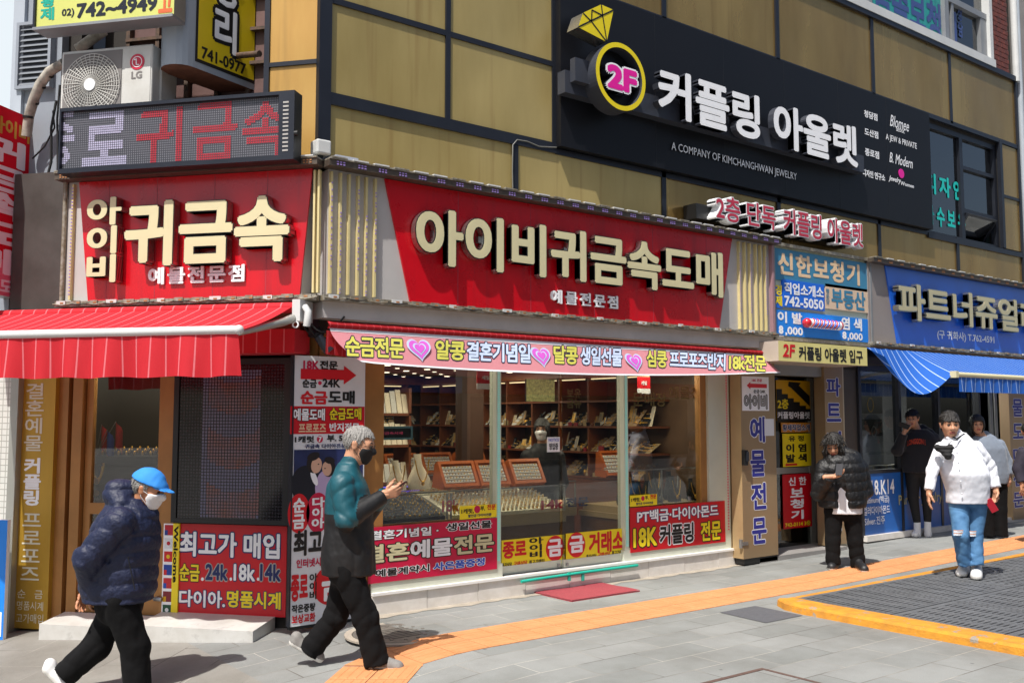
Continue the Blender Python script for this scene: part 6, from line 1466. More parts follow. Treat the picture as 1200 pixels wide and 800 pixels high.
for s_, e_, sag in (((-.05, 2.70, .3), (.28, 2.62, .1), .18), ((-.02, 2.6, .25), (.15, 2.44, .12), .08), ((-.1, 2.6, .2), (.2, 2.5, .1), .12), ((.0, 2.5, .2), (.3, 2.55, .05), .1)):
    pts = []
    for t in np.linspace(0, 1, 9): p = np.array(L.pt(*s_)) * (1 - t) + np.array(L.pt(*e_)) * t; p[2] -= sag * math.sin(pi * t); pts.append(p)
    b.tube(pts, .009, m_cable, 6)
b.box(L, -.05, .05, 2.45, 2.6, .0, .1, m_alud); tag(b.build('cable_tangle'), 'tangle of black cables at the corner under the red signs', 'cable')
# cable on the cladding
b = B(); pts = [M.pt(*M.px(x, y, .03), .03) for x, y in ((601, 226), (600.5, 200), (601, 170), (606, 164), (618, 166), (632, 172), (652, 173))]; b.tube(pts, .007, mat('grey_cable', '#6a6a66', .5), 6); tag(b.build('wall_cable'), 'thin grey cable running up a joint of the gold cladding', 'cable')

# ------------------------------------------------------------------ tall LED screen by the door
TV = thing('tall_led_screen', 'tall dark LED screen in a black frame beside the left door', 'LED screen', L.pt(-.8, .85, .05))
wv = .1; t0, zt3 = L.px(205, 421, wv); t1, _ = L.px(341, 500, wv); zb3 = L.px(205, 612, wv)[1]
b = B(); b.box(L, t0, t1, zb3, zt3, -.05, wv - .02, m_black); 
for q in ((t0, t1, zt3 - .05, zt3), (t0, t1, zb3, zb3 + .04), (t0, t0 + .05, zb3 + .04, zt3 - .05), (t1 - .07, t1, zb3 + .04, zt3 - .05)): b.box(L, *q, wv - .02, wv, m_black)
b.build('casing', TV)
m_tv = mat('tall_screen_face', '#1f1f24', .15, var=0)
_n = m_tv.node_tree; _n.links.new
_b2 = _n.nodes.new('ShaderNodeTexBrick'); _b2.offset = 0; _b2.inputs['Scale'].default_value = 1; _b2.inputs['Brick Width'].default_value = .028; _b2.inputs['Row Height'].default_value = .028; _b2.inputs['Mortar Size'].default_value = .005
_g = _n.nodes.new('ShaderNodeNewGeometry'); _d = _n.nodes.new('ShaderNodeVectorMath'); _d.operation = 'DOT_PRODUCT'; _d.inputs[1].default_value = LU; _x = _n.nodes.new('ShaderNodeSeparateXYZ'); _k = _n.nodes.new('ShaderNodeCombineXYZ')
_n.links.new(_g.outputs['Position'], _d.inputs[0]); _n.links.new(_g.outputs['Position'], _x.inputs[0]); _n.links.new(_d.outputs['Value'], _k.inputs[0]); _n.links.new(_x.outputs['Z'], _k.inputs[1]); _n.links.new(_k.outputs[0], _b2.inputs['Vector'])
_b2.inputs['Color1'].default_value = lin('#34343a') + (1,); _b2.inputs['Color2'].default_value = lin('#2b2b31') + (1,); _b2.inputs['Mortar'].default_value = lin('#0c0c0f') + (1,)
_n.links.new(_b2.outputs['Color'], _n.nodes['Principled BSDF'].inputs['Base Color'])
b = B(); b.add([L.pt(u, v, wv - .012) for u, v in ((t0 + .05, zb3 + .04), (t1 - .07, zb3 + .04), (t1 - .07, zt3 - .05), (t0 + .05, zt3 - .05))], [(0, 1, 2, 3)], m_tv)
# the film of gold chains it is playing
m_p1 = mat('screen_lilac', '#5c5c74', .3, var=.15, emit=.03); m_p2 = mat('screen_brown', '#7a4c3e', .3, var=.3, vs=7, emit=.03, c2='#5c5c74')
u0, _ = L.px(236, 500, wv); u1, _ = L.px(306, 500, wv)
nn = 26; du = .028; 
for i in range(int((u1 - u0) / du)):
    for j in range(int((zt3 - zb3 - .12) / du)):
        cu = u0 + i * du; cv = zb3 + .05 + j * du; fy = (cv - zb3) / (zt3 - zb3); fx = (cu - u0) / (u1 - u0)
        k = abs(math.sin(fy * 9.5 + .8 * math.sin(fx * 3.))) > .62 and .08 < fx < .95
        b.box(L, cu + .004, cu + du - .004, cv + .004, cv + du - .004, wv - .012, wv - .0095, m_p2 if k else m_p1)
b.build('screen', TV)

# ------------------------------------------------------------------ steps, green pipe, grille bits
m_step = streaked(mat('white_step', '#cfcfcc', .4, var=.06, c2='#b5b3ad', vs=4), '#7f7b74', .6, (5, 5, 5), .55, .75)
def step(name, uA, uB, w1, label):
    P0 = L.pt(uA, 0, w1); z0 = min(gz(P0[0]), gz(L.pt(uB, 0, w1)[0])) - .02
    b = B(); z1 = gz(L.pt((uA + uB) / 2, 0, w1)[0]) + .115
    vs = [L.pt(uA, z0, .0), L.pt(uB, z0, .0), L.pt(uB, z0, w1), L.pt(uA, z0, w1), L.pt(uA, z1 + .04, .0), L.pt(uB, z1 + .04, .0), L.pt(uB, z1, w1), L.pt(uA, z1, w1)]
    b.add(vs, [(4, 7, 6, 5), (3, 2, 6, 7), (0, 3, 7, 4), (1, 5, 6, 2)], m_step); 
    tag(b.build(name), label, 'step', 'white door steps')
step('door_step', -2.42, -1.47, .34, 'white tiled step in front of the glass door'); step('door_step', -1.44, -.36, .40, 'wide white step under the red best price poster')
b = B(); m_gp2 = mat('green_pipe', '#1fae97', .4, var=.05); p0 = M.px(611, 681, .05); p1 = M.px(747, 662, .05); b.tube([M.pt(p0[0], p0[1], .05), M.pt((p0[0] + p1[0]) / 2, p0[1] + .01, .05), M.pt(p1[0], p1[1], .05)], .016, m_gp2, 8)
for x in (667, 683): u, v = M.px(x, 676, .05); b.box(M, u - .015, u + .015, v - .035, v + .05, .04, .06, m_gp2)
tag(b.build('green_pipe'), 'bright green plastic pipe along the top of the plinth', 'pipe')
# ------------------------------------------------------------------ people: smooth implicit bodies turned into meshes
def surface_net(fn, lo, hi, h):
    lo = np.array(lo, float); hi = np.array(hi, float); n = np.ceil((hi - lo) / h).astype(int) + 1
    ax = [lo[i] + h * np.arange(n[i]) for i in range(3)]
    g = np.stack(np.meshgrid(*ax, indexing='ij'), -1).reshape(-1, 3)
    val = fn(g).reshape(n); s = val < 0
    c = np.zeros(n - 1, int); offs = [(i, j, k) for i in (0, 1) for j in (0, 1) for k in (0, 1)]
    sl = lambda o: tuple(slice(o[d], n[d] - 1 + o[d]) for d in range(3))
    for o in offs: c += s[sl(o)]
    act = (c > 0) & (c < 8); I = np.argwhere(act); idx = -np.ones(n - 1, int); idx[act] = np.arange(len(I))
    acc = np.zeros((len(I), 3)); cnt = np.zeros(len(I))
    for a in offs:
        for d in range(3):
            if a[d]: continue
            b = list(a); b[d] = 1
            ia = tuple((I + a).T); ib = tuple((I + b).T); va, vb = val[ia], val[ib]; m = (va < 0) != (vb < 0)
            t = np.where(m, va / np.where(m, va - vb, 1), 0); p = np.repeat(np.array(a, float)[None], len(I), 0); p[:, d] += t
            acc[m] += p[m]; cnt[m] += 1
    V = lo + h * (I + acc / cnt[:, None]); Fq = []
    for d in range(3):
        e1, e2 = (d + 1) % 3, (d + 2) % 3
        A = [slice(None)] * 3; A[d] = slice(0, n[d] - 1); Bs = [slice(None)] * 3; Bs[d] = slice(1, n[d])
        ch = s[tuple(A)] != s[tuple(Bs)]; E = np.argwhere(ch); E = E[(E[:, e1] > 0) & (E[:, e2] > 0) & (E[:, e1] < n[e1] - 1) & (E[:, e2] < n[e2] - 1)]
        if len(E) == 0: continue
        ins = s[tuple(E.T)]; q = []
        for o1, o2 in ((1, 1), (0, 1), (0, 0), (1, 0)):
            k = E.copy(); k[:, e1] -= o1; k[:, e2] -= o2; q.append(idx[tuple(k.T)])
        q = np.stack(q, 1); q[~ins] = q[~ins][:, ::-1]; Fq.append(q)
    Fq = np.concatenate(Fq); Fq = Fq[(Fq >= 0).all(1)]
    return V, Fq

def smin(a, b, k):
    h = np.clip(.5 + .5 * (b - a) / k, 0, 1); return b + (a - b) * h - k * h * (1 - h)
def cone(a, b, ra, rb, flat=False):
    a = np.array(a, float); b = np.array(b, float); d = b - a; L2 = max(float(d @ d), 1e-9)
    def f(p):
        pr = (p - a) @ d / L2; t = np.clip(pr, 0, 1); r = np.linalg.norm(p - a - t[:, None] * d, axis=1) - (ra + (rb - ra) * t)
        return np.maximum(r, (pr - 1) * math.sqrt(L2)) if flat else r
    f.bb = (np.minimum(a, b) - max(ra, rb), np.maximum(a, b) + max(ra, rb)); return f
def ell(c, r, R=None):
    c = np.array(c, float); r = np.array(r, float)
    def f(p):
        q = p - c
        if R is not None: q = q @ R.T
        k0 = np.linalg.norm(q / r, axis=1); k1 = np.linalg.norm(q / (r * r), axis=1) + 1e-9; return k0 * (k0 - 1) / k1
    m = r.max(); f.bb = (c - m, c + m); return f
def loft(levels):
    """levels: (point on spine, half extent across the picture, half extent in depth), bottom to top"""
    L_ = sorted(levels, key=lambda l: l[0][2]); z = np.array([l[0][2] for l in L_]); C = np.array([l[0] for l in L_]); a = np.array([l[1] for l in L_]); b = np.array([l[2] for l in L_])
    # smooth the profile by resampling with a small blur
    zz = np.linspace(z[0], z[-1], 60); ker = np.array([1, 2, 3, 2, 1]) / 9.
    def sm(v): y = np.interp(zz, z, v); y = np.pad(y, 2, mode='edge'); return np.convolve(y, ker, 'valid')
    cx, cy, sa, sb = sm(C[:, 0]), sm(C[:, 1]), sm(a), sm(b)
    def f(p):
        x = p[:, 0] - np.interp(p[:, 2], zz, cx); y = p[:, 1] - np.interp(p[:, 2], zz, cy); A = np.interp(p[:, 2], zz, sa); Bq = np.interp(p[:, 2], zz, sb)
        u = x * RIGHT[0] + y * RIGHT[1]; v = x * AWAY[0] + y * AWAY[1]
        k = (np.abs(u / A) ** 2.4 + np.abs(v / Bq) ** 2.4) ** (1 / 2.4); d = (k - 1) * np.minimum(A, Bq)
        e = np.maximum(z[0] - p[:, 2], p[:, 2] - z[-1]); return np.where(e > 0, np.maximum(d, e) + .0, np.maximum(d, e))
    m = max(a.max(), b.max()); f.bb = (C.min(0) - m, C.max(0) + m); return f
def union(fs, k): 
    def f(p):
        d = fs[0](p)
        for g in fs[1:]: d = smin(d, g(p), k)
        return d
    f.bb = (np.min([g.bb[0] for g in fs], 0), np.max([g.bb[1] for g in fs], 0)); return f
def folds(p, amp, lam, seed=0., foci=(), tilt=.5):
    """cloth folds: a few long rounded ridges with sharp valleys, strongest round the joints, none on stretched cloth"""
    u = p @ RIGHT + 3.1 * seed; v = p @ AWAY + 1.7 * seed; z = p[:, 2]
    w = np.sin(3.1 * u + 2.3 * z + seed) + .8 * np.sin(4.3 * v - 3.1 * z + 2 * seed) + .45 * np.sin(9 * u - 5 * v + 6 * z + seed)
    k = 2 * pi / lam
    sharp = lambda x: np.abs(np.sin(x)) ** .75 - .62
    drape = sharp(.42 * k * (u * 1.2 + .8 * v + .35 * tilt * z) + 1.5 * w)
    m = np.clip(.5 + .6 * np.sin(4 * u + 3.3 * z + 3 * seed) + .3 * w, 0, 1) * .55
    d = m * drape
    for i, (f, rad) in enumerate(foci):
        q = p - f; r = np.sqrt((q ** 2).sum(1)); g = np.exp(-(r / rad) ** 2)
        d = d + 1.15 * g * sharp(.5 * k * (q[:, 2] + (tilt if i % 2 == 0 else -tilt) * (q @ RIGHT) + .35 * (q @ AWAY)) + 1.1 * w + i)
    return -amp * d
def wrinkle(p, f, seed=0.):
    x, y, z = p[:, 0] + seed, p[:, 1] + 2 * seed, p[:, 2]
    w = .55 * np.sin(f * .45 * (x - y) + seed) + .4 * np.sin(f * .3 * z + 2 * seed)
    return (np.sin(f * (z + .35 * (x + y)) + 1.8 * w) * .6 + np.sin(f * 1.7 * (z * .5 - .8 * x + .6 * y) + 2.3 * w + 1) * .4)
def mesh_of(f, h, pad=.02, disp=None):
    g = (lambda p: f(p) + disp(p)) if disp else f
    return surface_net(g, f.bb[0] - pad, f.bb[1] + pad, h)
def add_sdf(b, f, h, m, disp=None, split=None, pad=.02):
    V, Fq = mesh_of(f, h, pad, disp)
    if split is None: b.add(V, [tuple(q) for q in Fq.tolist()], m, True)
    else:
        cen = V[Fq].mean(1); k = split(cen)
        n0 = b.n; b.v.append(V); b.n += len(V)
        for q, kk in zip((Fq + n0).tolist(), k): b.f.append(tuple(q)); b.m.append(b.mi(m[kk])); b.sm.append(True)
    return b
def frame(fwd, up=(0, 0, 1)):
    f = np.array(fwd, float); f /= np.linalg.norm(f); r = np.cross(f, np.array(up, float)); r /= np.linalg.norm(r); return np.stack([r, f, np.cross(r, f)])
def dirw(r, a, u): return r * RIGHT + a * AWAY + u * UP

m_skin = mat('skin', '#c08e70', .5, var=.05, vs=20); m_skin2 = mat('skin_tan', '#b07a5a', .5, var=.06, vs=20); m_lip = mat('lips', '#9c5a50', .45, var=.03); m_eye = mat('eye_dark', '#1a1412', .3, var=0); m_brow = mat('brow_dark', '#2a211d', .7, var=0)
m_hairb = mat('hair_black', '#17130f', .42, var=.3, vs=60, bump=.6, bs=180); m_hairg = mat('hair_grey', '#9d9b97', .5, var=.25, vs=60, bump=.6, bs=180, c2='#6f6d6a')
m_maskw = mat('mask_white', '#dfe0e2', .8, var=.03); m_maskb = mat('mask_black', '#141416', .8, var=.05)
m_frame_ = mat('spectacle_frame', '#3a3028', .3)

def head_sdf(c, R, s, neck):
    """R rows: right, forward, up of the head"""
    W = lambda x, y, z: np.array(c) + s * (x * R[0] + y * R[1] + z * R[2])
    def E(x, y, z, a, b_, d): return ell(W(x, y, z), np.array([a, b_, d]) * s, R)
    skull = union([E(0, -.012, .03, .074, .094, .086), E(0, .03, -.035, .060, .064, .078), E(0, .050, -.088, .030, .030, .024), E(0, .066, .022, .05, .024, .018), E(.036, .058, -.022, .022, .022, .022), E(-.036, .058, -.022, .022, .022, .022)], .03 * s)
    nose = union([cone(W(0, .084, .012), W(0, .106, -.026), .008 * s, .0125 * s), cone(W(-.012, .094, -.03), W(.012, .094, -.03), .009 * s, .009 * s)], .01 * s)
    lips = union([cone(W(-.018, .084, -.058), W(.018, .084, -.058), .007 * s, .007 * s), cone(W(-.014, .083, -.068), W(.014, .083, -.068), .008 * s, .008 * s)], .008 * s)
    ears = [union([E(q * .074, -.008, -.004, .011, .021, .033), E(q * .078, -.012, .012, .012, .016, .016)], .01 * s) for q in (-1, 1)]
    nk = cone(W(0, -.022, -.05), neck, .054 * s, .062 * s)
    eyes = [E(q * .031, .098, .004, .018, .016, .011) for q in (-1, 1)]
    base = union([skull, nose], .012 * s)
    def f(p):
        d = base(p); d = smin(d, lips(p), .008 * s)
        for e in ears: d = smin(d, e(p), .01 * s)
        for e in eyes: d = -smin(-d, e(p), .012 * s)
        return smin(d, nk(p), .03 * s)
    lo = np.min([skull.bb[0], nk.bb[0], ears[0].bb[0], ears[1].bb[0], nose.bb[0]], 0); hi = np.max([skull.bb[1], nk.bb[1], ears[0].bb[1], ears[1].bb[1], nose.bb[1]], 0)
    f.bb = (lo, hi); f.W = W; f.skull = skull; f.loc = lambda p: ((p - np.array(c)) @ R.T) / s
    return f
def add_head(b, c, fwd, s, neck, skin, up=(0, 0, 1), smile=False):
    R = frame(fwd, up); f = head_sdf(c, R, s, neck)
    def split(p):
        q = f.loc(p); return ((np.abs(q[:, 0]) < .024) & (q[:, 1] > .07) & (q[:, 2] < -.052) & (q[:, 2] > -.076)).astype(int)
    add_sdf(b, f, .0052 * s / 1.1, [skin, m_lip], split=split)
    for q in (-1, 1):
        b.ball(f.W(q * .031, .083, .003), (.0125 * s, .0125 * s, .0085 * s), m_eye, 10, 6)
        b.tube([f.W(q * .048, .074, .024), f.W(q * .034, .088, .031), f.W(q * .014, .092, .027)], [.003 * s, .0045 * s, .0035 * s], m_brow, 6)
    return f
def hair_of(hf, s, mode='short'):
    """hair cap fitted on the head, with the face left free"""
    def f(p):
        q = hf.loc(p); x, y, z = q.T
        d = hf.skull(p) - (.011 if mode != 'long' else .018) * s
        if mode == 'short': line = .062 + .012 * np.cos(x * 45) - .0; face = np.maximum(y - (.045 + .0 * z), line - z) ; side = np.where(y > -.02, .0, -.085)
        if mode == 'short':
            keep = np.minimum(np.maximum(z - (.058 - .35 * np.maximum(0, -.02 + .0 * y)), -1), 9)
            low = np.where(y > .03, .060, np.where(y > .005, .01, np.where(y > -.03, .012, -.065)))
            low = np.interp(y, [-.1, -.06, -.035, -.005, .015, .035, .05, .1], [-.075, -.07, .0, .02, -.002, .04, .06, .062]); cut = low - z
        elif mode == 'fringe':
            low = np.interp(y, [-.1, -.06, -.035, -.005, .02, .045, .06, .12], [-.085, -.08, -.04, .0, -.01, .03, .036, .036]); cut = low - z
        else:
            low = np.interp(y, [-.12, -.05, .01, .04, .055, .07, .12], [-.2, -.2, -.2, -.06, .03, .045, .05]); low = np.where(np.abs(x) > .052, np.minimum(low, np.interp(y, [.0, .05, .09], [-.2, -.12, .02])), low); cut = low - z
        an = np.arctan2(x, y + .015) + .25 * np.sin(14 * z); n = .0034 * s * np.sin(30 * an + 2 * np.sin(7 * an)) + .002 * s * np.sin(71 * an + 20 * z)
        return np.maximum(d + n, cut * s)
    f.bb = (hf.skull.bb[0] - .04, hf.skull.bb[1] + .04); return f
def strands(b, f, m, n, length, seed=1, down=1.):
    """loose locks lying over the hair so that its outline is broken"""
    R_ = random.Random(seed); V = np.concatenate(b.v); c = V.mean(0)
    for k in range(n):
        v = V[R_.randrange(len(V))]; nr = v - c; nr /= np.linalg.norm(nr); d = np.array([R_.uniform(-.5, .5), R_.uniform(-.5, .5), -down]); d -= nr * (d @ nr) * .85; d /= np.linalg.norm(d) + 1e-9
        l = length * R_.uniform(.5, 1.2); p0 = v - nr * .004; p1 = v + d * l * .5 + nr * .004; p2 = v + d * l + nr * R_.uniform(-.002, .006) - UP * .004
        b.tube([p0, p1, p2], [.0034, .003, .0006], m, 4, caps=False)
    return b
def mask_of(hf, s, lift=.0055):
    def f(p):
        q = hf.loc(p); x, y, z = q.T; top = -.012 + .012 * np.cos(x * 30) * (np.abs(x) < .05)
        return np.maximum(hf(p) - lift * s, np.maximum(np.maximum(z - top, -.118 - z), (.028 + .45 * np.abs(z + .05) - y)) * s)
    f.bb = hf.bb; return f
def spectacles(b, hf, s):
    P = lambda x, y, z: hf.W(x, y, z)
    for q in (-1, 1):
        pts = [P(q * .033 + .021 * math.cos(t), .103 - .012 * abs(math.cos(t)) , .0 + .016 * math.sin(t)) for t in np.linspace(0, 2 * pi, 15)]; b.tube(pts, .0018 * s, m_frame_, 5)
        b.tube([P(q * .055, .09, .004), P(q * .076, .03, .008), P(q * .08, -.01, .006)], .002 * s, m_frame_, 5)
    b.tube([P(-.012, .104, .004), P(0, .108, .007), P(.012, .104, .004)], .0018 * s, m_frame_, 5)
def hand(wrist, d, nrm, thumb, s=1., curl=.5, spread=.06, tcurl=.4):
    """wrist point, direction of the fingers, palm normal (the way fingers curl), thumb side; one palm, four unequal fingers, a thumb"""
    d = np.array(d, float) / np.linalg.norm(d); nrm = np.array(nrm, float); nrm -= d * (nrm @ d); nrm /= np.linalg.norm(nrm); sd = np.cross(d, nrm); sd *= np.sign(sd @ np.array(thumb)) or 1
    w = np.array(wrist, float); P = []
    kn = []
    for i, (o, l) in enumerate(((.030, .088), (.010, .092), (-.010, .087), (-.029, .078))):
        k = w + d * l * s + sd * o * s; kn.append(k); P.append(cone(w + d * .012 * s + sd * o * .55 * s, k, .015 * s, .0115 * s))
    palm = union(P, .012 * s); F = []
    for i, (k, l) in enumerate(zip(kn, (.070, .078, .072, .056))):
        dr = d + sd * spread * (1.5 - i); dr /= np.linalg.norm(dr); p = k
        c_ = curl + .06 * i
        for j, (fr, r0, r1) in enumerate(((.45, .0095, .0088), (.32, .0088, .008), (.23, .008, .0068))):
            a = c_ * (.75 if j == 0 else .95) ; dr = dr * math.cos(a) + nrm * math.sin(a); dr /= np.linalg.norm(dr); q = p + dr * l * fr * s; F.append(cone(p, q, r0 * s, r1 * s)); nrm2 = nrm
            p = q
    t0 = w + d * .022 * s + sd * .020 * s; t1 = t0 + (d * .55 + sd * .75 + nrm * .35) / 1.0 * .040 * s; dd_ = d * (1 - .3 * tcurl) + sd * (.45 - .6 * tcurl) + nrm * (.3 + .4 * tcurl); dd_ /= np.linalg.norm(dd_); t2 = t1 + dd_ * .032 * s; t3 = t2 + (dd_ * .8 + nrm * .3 * tcurl) * .026 * s
    T = union([cone(t0, t1, .014 * s, .0115 * s), cone(t1, t2, .0108 * s, .0098 * s), cone(t2, t3, .0095 * s, .0075 * s)], .006 * s)
    def f(p):
        dmin = palm(p)
        fi = None
        for k in range(4):
            g = F[3 * k](p)
            for q in F[3 * k + 1:3 * k + 3]: g = smin(g, q(p), .004 * s)
            fi = g if fi is None else np.minimum(fi, g)
        return smin(smin(dmin, fi, .008 * s), T(p), .010 * s)
    al = P + F + [T]; f.bb = (np.min([q.bb[0] for q in al], 0), np.max([q.bb[1] for q in al], 0)); return f
def shoe(heel, toe, w=.046, hgt=.085, ground=None):
    """heel and toe points on the ground"""
    h = np.array(heel, float); t = np.array(toe, float); d = t - h; L0 = np.linalg.norm(d); d /= L0; z = UP
    f = union([cone(h + d * .04 + z * .05, h + d * .05 + z * hgt, w * .82, w * .85), cone(h + d * .045 + z * .036, t - d * .05 + z * .034, w * .86, w * .92), cone(t - d * .11 + z * .05, t - d * .04 + z * .03, w * .8, w * .8), cone(h + d * .07 + z * (hgt - .01), t - d * .12 + z * .055, w * .7, w * .62)], .03)
    def g(p):
        # the sole is flat and square to the foot
        up_ = z - d * (z @ d); up_ /= np.linalg.norm(up_); return np.maximum(f(p), -((p - h) @ up_) + .002)
    g.bb = (f.bb[0], f.bb[1]); up_ = z - d * (z @ d); up_ /= np.linalg.norm(up_); g.h = lambda p: (p - h) @ up_; return g

class Person:
    def __init__(s, base, z, label, group=None):
        s.b0 = gpx(base[0], base[1], z); s.P = Plane(s.b0 * np.array([1, 1, 0]), RIGHT, -AWAY); s.label = label
        s.sc = FPX / np.dot(s.b0 - CAM, AWAY)          # pixels per metre
        s.group = group
        s.body = B(); s.kids = []
    def J(s, x, y, d=0.):
        u, v = s.P.px(x, y, -d); return s.P.pt(u, v, -d)
    def loft(s, rows): return loft([(s.J(x, y, d), hx / s.sc, hd) for (y, x, hx, hd, d) in rows])
    def limb(s, pts, rs, k=.03, flat=False):
        p = [q if isinstance(q, np.ndarray) else s.J(*q) for q in pts]; n = len(p) - 2; return union([cone(a, c, r0, r1, flat and i == n) for i, (a, c, r0, r1) in enumerate(zip(p, p[1:], rs, rs[1:]))], k)
    def part(s, name, b, label=None): s.kids.append((name, b, label))
    def done(s):
        o = s.body.build('person'); tag(o, s.label, 'person', s.group)
        # body object stands at the feet
        for name, b, lab in s.kids:
            c = b.build(name, o)
            if lab: c['label'] = lab
        return o
def cloth(f, h, m, amp=.006, fr=26, seed=0, split=None, ridge=None, foci=(), tilt=.5):
    lam = 3. / fr
    b = B(); add_sdf(b, f, h * .9, m, disp=lambda p: folds(p, amp * 1.5, lam, seed, foci, tilt) + .10 * amp * wrinkle(p, 2.2 * fr, seed) + (ridge(p) if ridge else 0), split=split); return b
def puff(pitch, amp, axis=(0, 0, 1), ph=0.):
    ax = np.array(axis, float); ax /= np.linalg.norm(ax)
    return lambda p: -amp * (np.abs(np.sin(pi * (p @ ax + .012 * np.sin(9 * p[:, 0] + 7 * p[:, 1]) + ph) / pitch)) ** .55 - .6)
m_trouser = mat('black_trousers', '#09090b', .9, var=.15, bump=.8, bs=13, bd=1.5, spec=.25)
m_sole = mat('shoe_sole', '#d5d3cd', .6, var=.05)

# ---- 1. man with the phone, walking to the right
p = Person((418, 783), gz(3.3), 'grey haired man in a teal and black jacket walking with a phone in both hands')
hc = p.J(421, 521, 0); nk = p.J(407, 556, 0); s_ = 1.13
hf = add_head(p.body, hc, dirw(1, -.12, -.22), s_, nk, m_skin, up=dirw(.2, 0, 1))
f = hair_of(hf, s_); b = B(); add_sdf(b, f, .006, m_hairg); strands(b, f, m_hairg, 220, .03, 1, 2.); p.part('hair', b)
b = B(); add_sdf(b, mask_of(hf, s_, .008), .006, m_maskb); b.tube([hf.W(.06, .05, -.03), hf.W(.08, .02, -.01), hf.W(.08, -.012, .0)], .002, m_maskb, 5); b.tube([hf.W(.06, .04, -.08), hf.W(.08, .0, -.04), hf.W(.08, -.012, -.02)], .002, m_maskb, 5); p.part('face_mask', b)
b = B(); spectacles(b, hf, s_); p.part('spectacles', b)
m_tealj = mat('teal_jacket', '#0a4c58', .55, var=.12, vs=6, bump=.7, bs=14, bd=1); m_blkj = mat('black_jacket', '#08080b', .65, var=.12, bump=.8, bs=14, bd=1)
tors = p.loft([(672, 409, 31, .19, 0), (655, 408, 31, .20, 0), (620, 409, 28, .19, 0), (590, 409, 27, .19, 0), (568, 407, 23, .20, 0), (553, 407, 15, .15, 0), (543, 408, 10.5, .085, 0)])
w1 = p.J(449, 581, -.05); w2 = p.J(452, 577, .07)
a1 = p.limb([(401, 567, -.17), (406, 609, -.22), w1], [.088, .075, .056], .02, True); a2 = p.limb([(409, 567, .17), (427, 608, .2), w2], [.085, .07, .055], .02, True)
col = p.limb([(404, 553, 0), (413, 539, 0)], [.075, .068])
jk = union([union([tors, col], .02), a1, a2], .014)
y605 = p.J(400, 600)[2]; ysl = p.J(400, 592)[2]
eln = p.J(406, 609, -.22); fore_ = cone(eln, w1, .075, .056); upper_ = cone(p.J(401, 567, -.17), eln, .088, .075)
def spl(c):
    near = a1(c) < .02; r_ = (c - p.b0) @ RIGHT; black = np.where(near, (fore_(c) < upper_(c) - .012) | (c[:, 2] < eln[2] - .05), c[:, 2] < y605); return black.astype(int)
b = cloth(jk, .011, [m_tealj, m_blkj], .0085, 26, .3, spl, foci=[(p.J(406, 609, -.25), .12), (p.J(402, 570, -.2), .1), (p.J(425, 640, -.1), .1)], tilt=.8); p.part('jacket', b)
hipn, hipf = p.J(405, 665, -.09), p.J(408, 665, .09)
kb, ab = p.J(394, 722, .09), p.J(362, 763, .09); kf, af = p.J(428, 722, -.07), p.J(442, 778, -.07)
tr = union([union([p.limb([p.J(407, 650), p.J(407, 668)], [.14, .145]), p.limb([hipf, kb, ab], [.108, .086, .088], .03, True)], .04), p.limb([hipn, kf, af], [.112, .09, .09], .03, True)], .025)
p.part('trousers', cloth(tr, .011, m_trouser, .0095, 25, 1.1, foci=[(kf, .12), (kb, .13), (af, .12), (ab, .12), (hipn, .12)], tilt=-.7))
m_gshoe = mat('grey_sneaker', '#7f7d7a', .75, var=.15, vs=40)
for k, (hx, hy, tx, ty, d, lift) in enumerate(((428, 782, 473, 787, -.07, 0), (340, 755, 379, 778, .09, .0))):
    h_, t_ = p.J(hx, hy, d), p.J(tx, ty, d)
    g = shoe(h_, t_); b = B(); add_sdf(b, g, .006, [m_gshoe, m_sole], split=lambda c, g=g: (g.h(c) < .03).astype(int)); p.part('shoe', b)
fwd = dirw(1, 0, .35)
for wr, nrm, th in ((w1, dirw(-.2, .9, .3), dirw(-.3, 0, 1)), (w2, dirw(-.2, -.9, .3), dirw(-.3, 0, 1))):
    add_sdf(p.body, hand(wr + fwd * .01, fwd, nrm, th, 1.0, .62, .03), .0042, m_skin); add_sdf(p.body, cone(wr - fwd * .06, wr + fwd * .03, .03, .024), .006, m_skin)
P1 = p; p.done()
def phone(c, u, v, label, m, size=(.075, .15, .009), face=None):
    P = Plane(c, u, np.cross(np.array(u, float), np.array(v, float))); b = B(); x, y, t = size
    b.box(P, -x / 2, x / 2, -y / 2, y / 2, -t / 2, t / 2, m, face); r = thing('mobile_phone', label, 'phone', c, 'phones held by passers-by'); b.build('case', r, bevel=.003); return r
m_ph = mat('phone_black', '#101014', .2); m_phs = mat('phone_screen', '#23262c', .1); m_phr = mat('phone_red', '#a81a2c', .35)
phone(P1.J(467, 572, .0), dirw(.25, 1, .1), dirw(.75, 0, .7), 'black phone held in both hands of the grey haired man', m_ph)

# ---- 2. old man in the blue cap
p = Person((138, 812), gz(2.0), 'old man in a blue cap and navy puffer jacket walking with hands behind his back')
hc = p.J(174, 573, 0); nk = p.J(152, 610, 0); s_ = 1.1
hf = add_head(p.body, hc, dirw(1, -.1, -.28), s_, nk, m_skin2, up=dirw(.25, 0, 1))
f = hair_of(hf, s_); b = B(); add_sdf(b, f, .006, m_hairg); strands(b, f, m_hairg, 220, .03, 1, 2.); p.part('hair', b)
b = B(); add_sdf(b, mask_of(hf, s_, .012), .006, m_maskw); b.tube([hf.W(.05, .055, -.03), hf.W(.078, .02, -.01), hf.W(.082, -.012, .0)], .0025, m_maskw, 5); b.tube([hf.W(.05, .045, -.09), hf.W(.076, .0, -.045), hf.W(.08, -.012, -.02)], .0025, m_maskw, 5); p.part('face_mask', b)
m_cap = mat('blue_cap', '#2d86d8', .8, var=.08, vs=8)
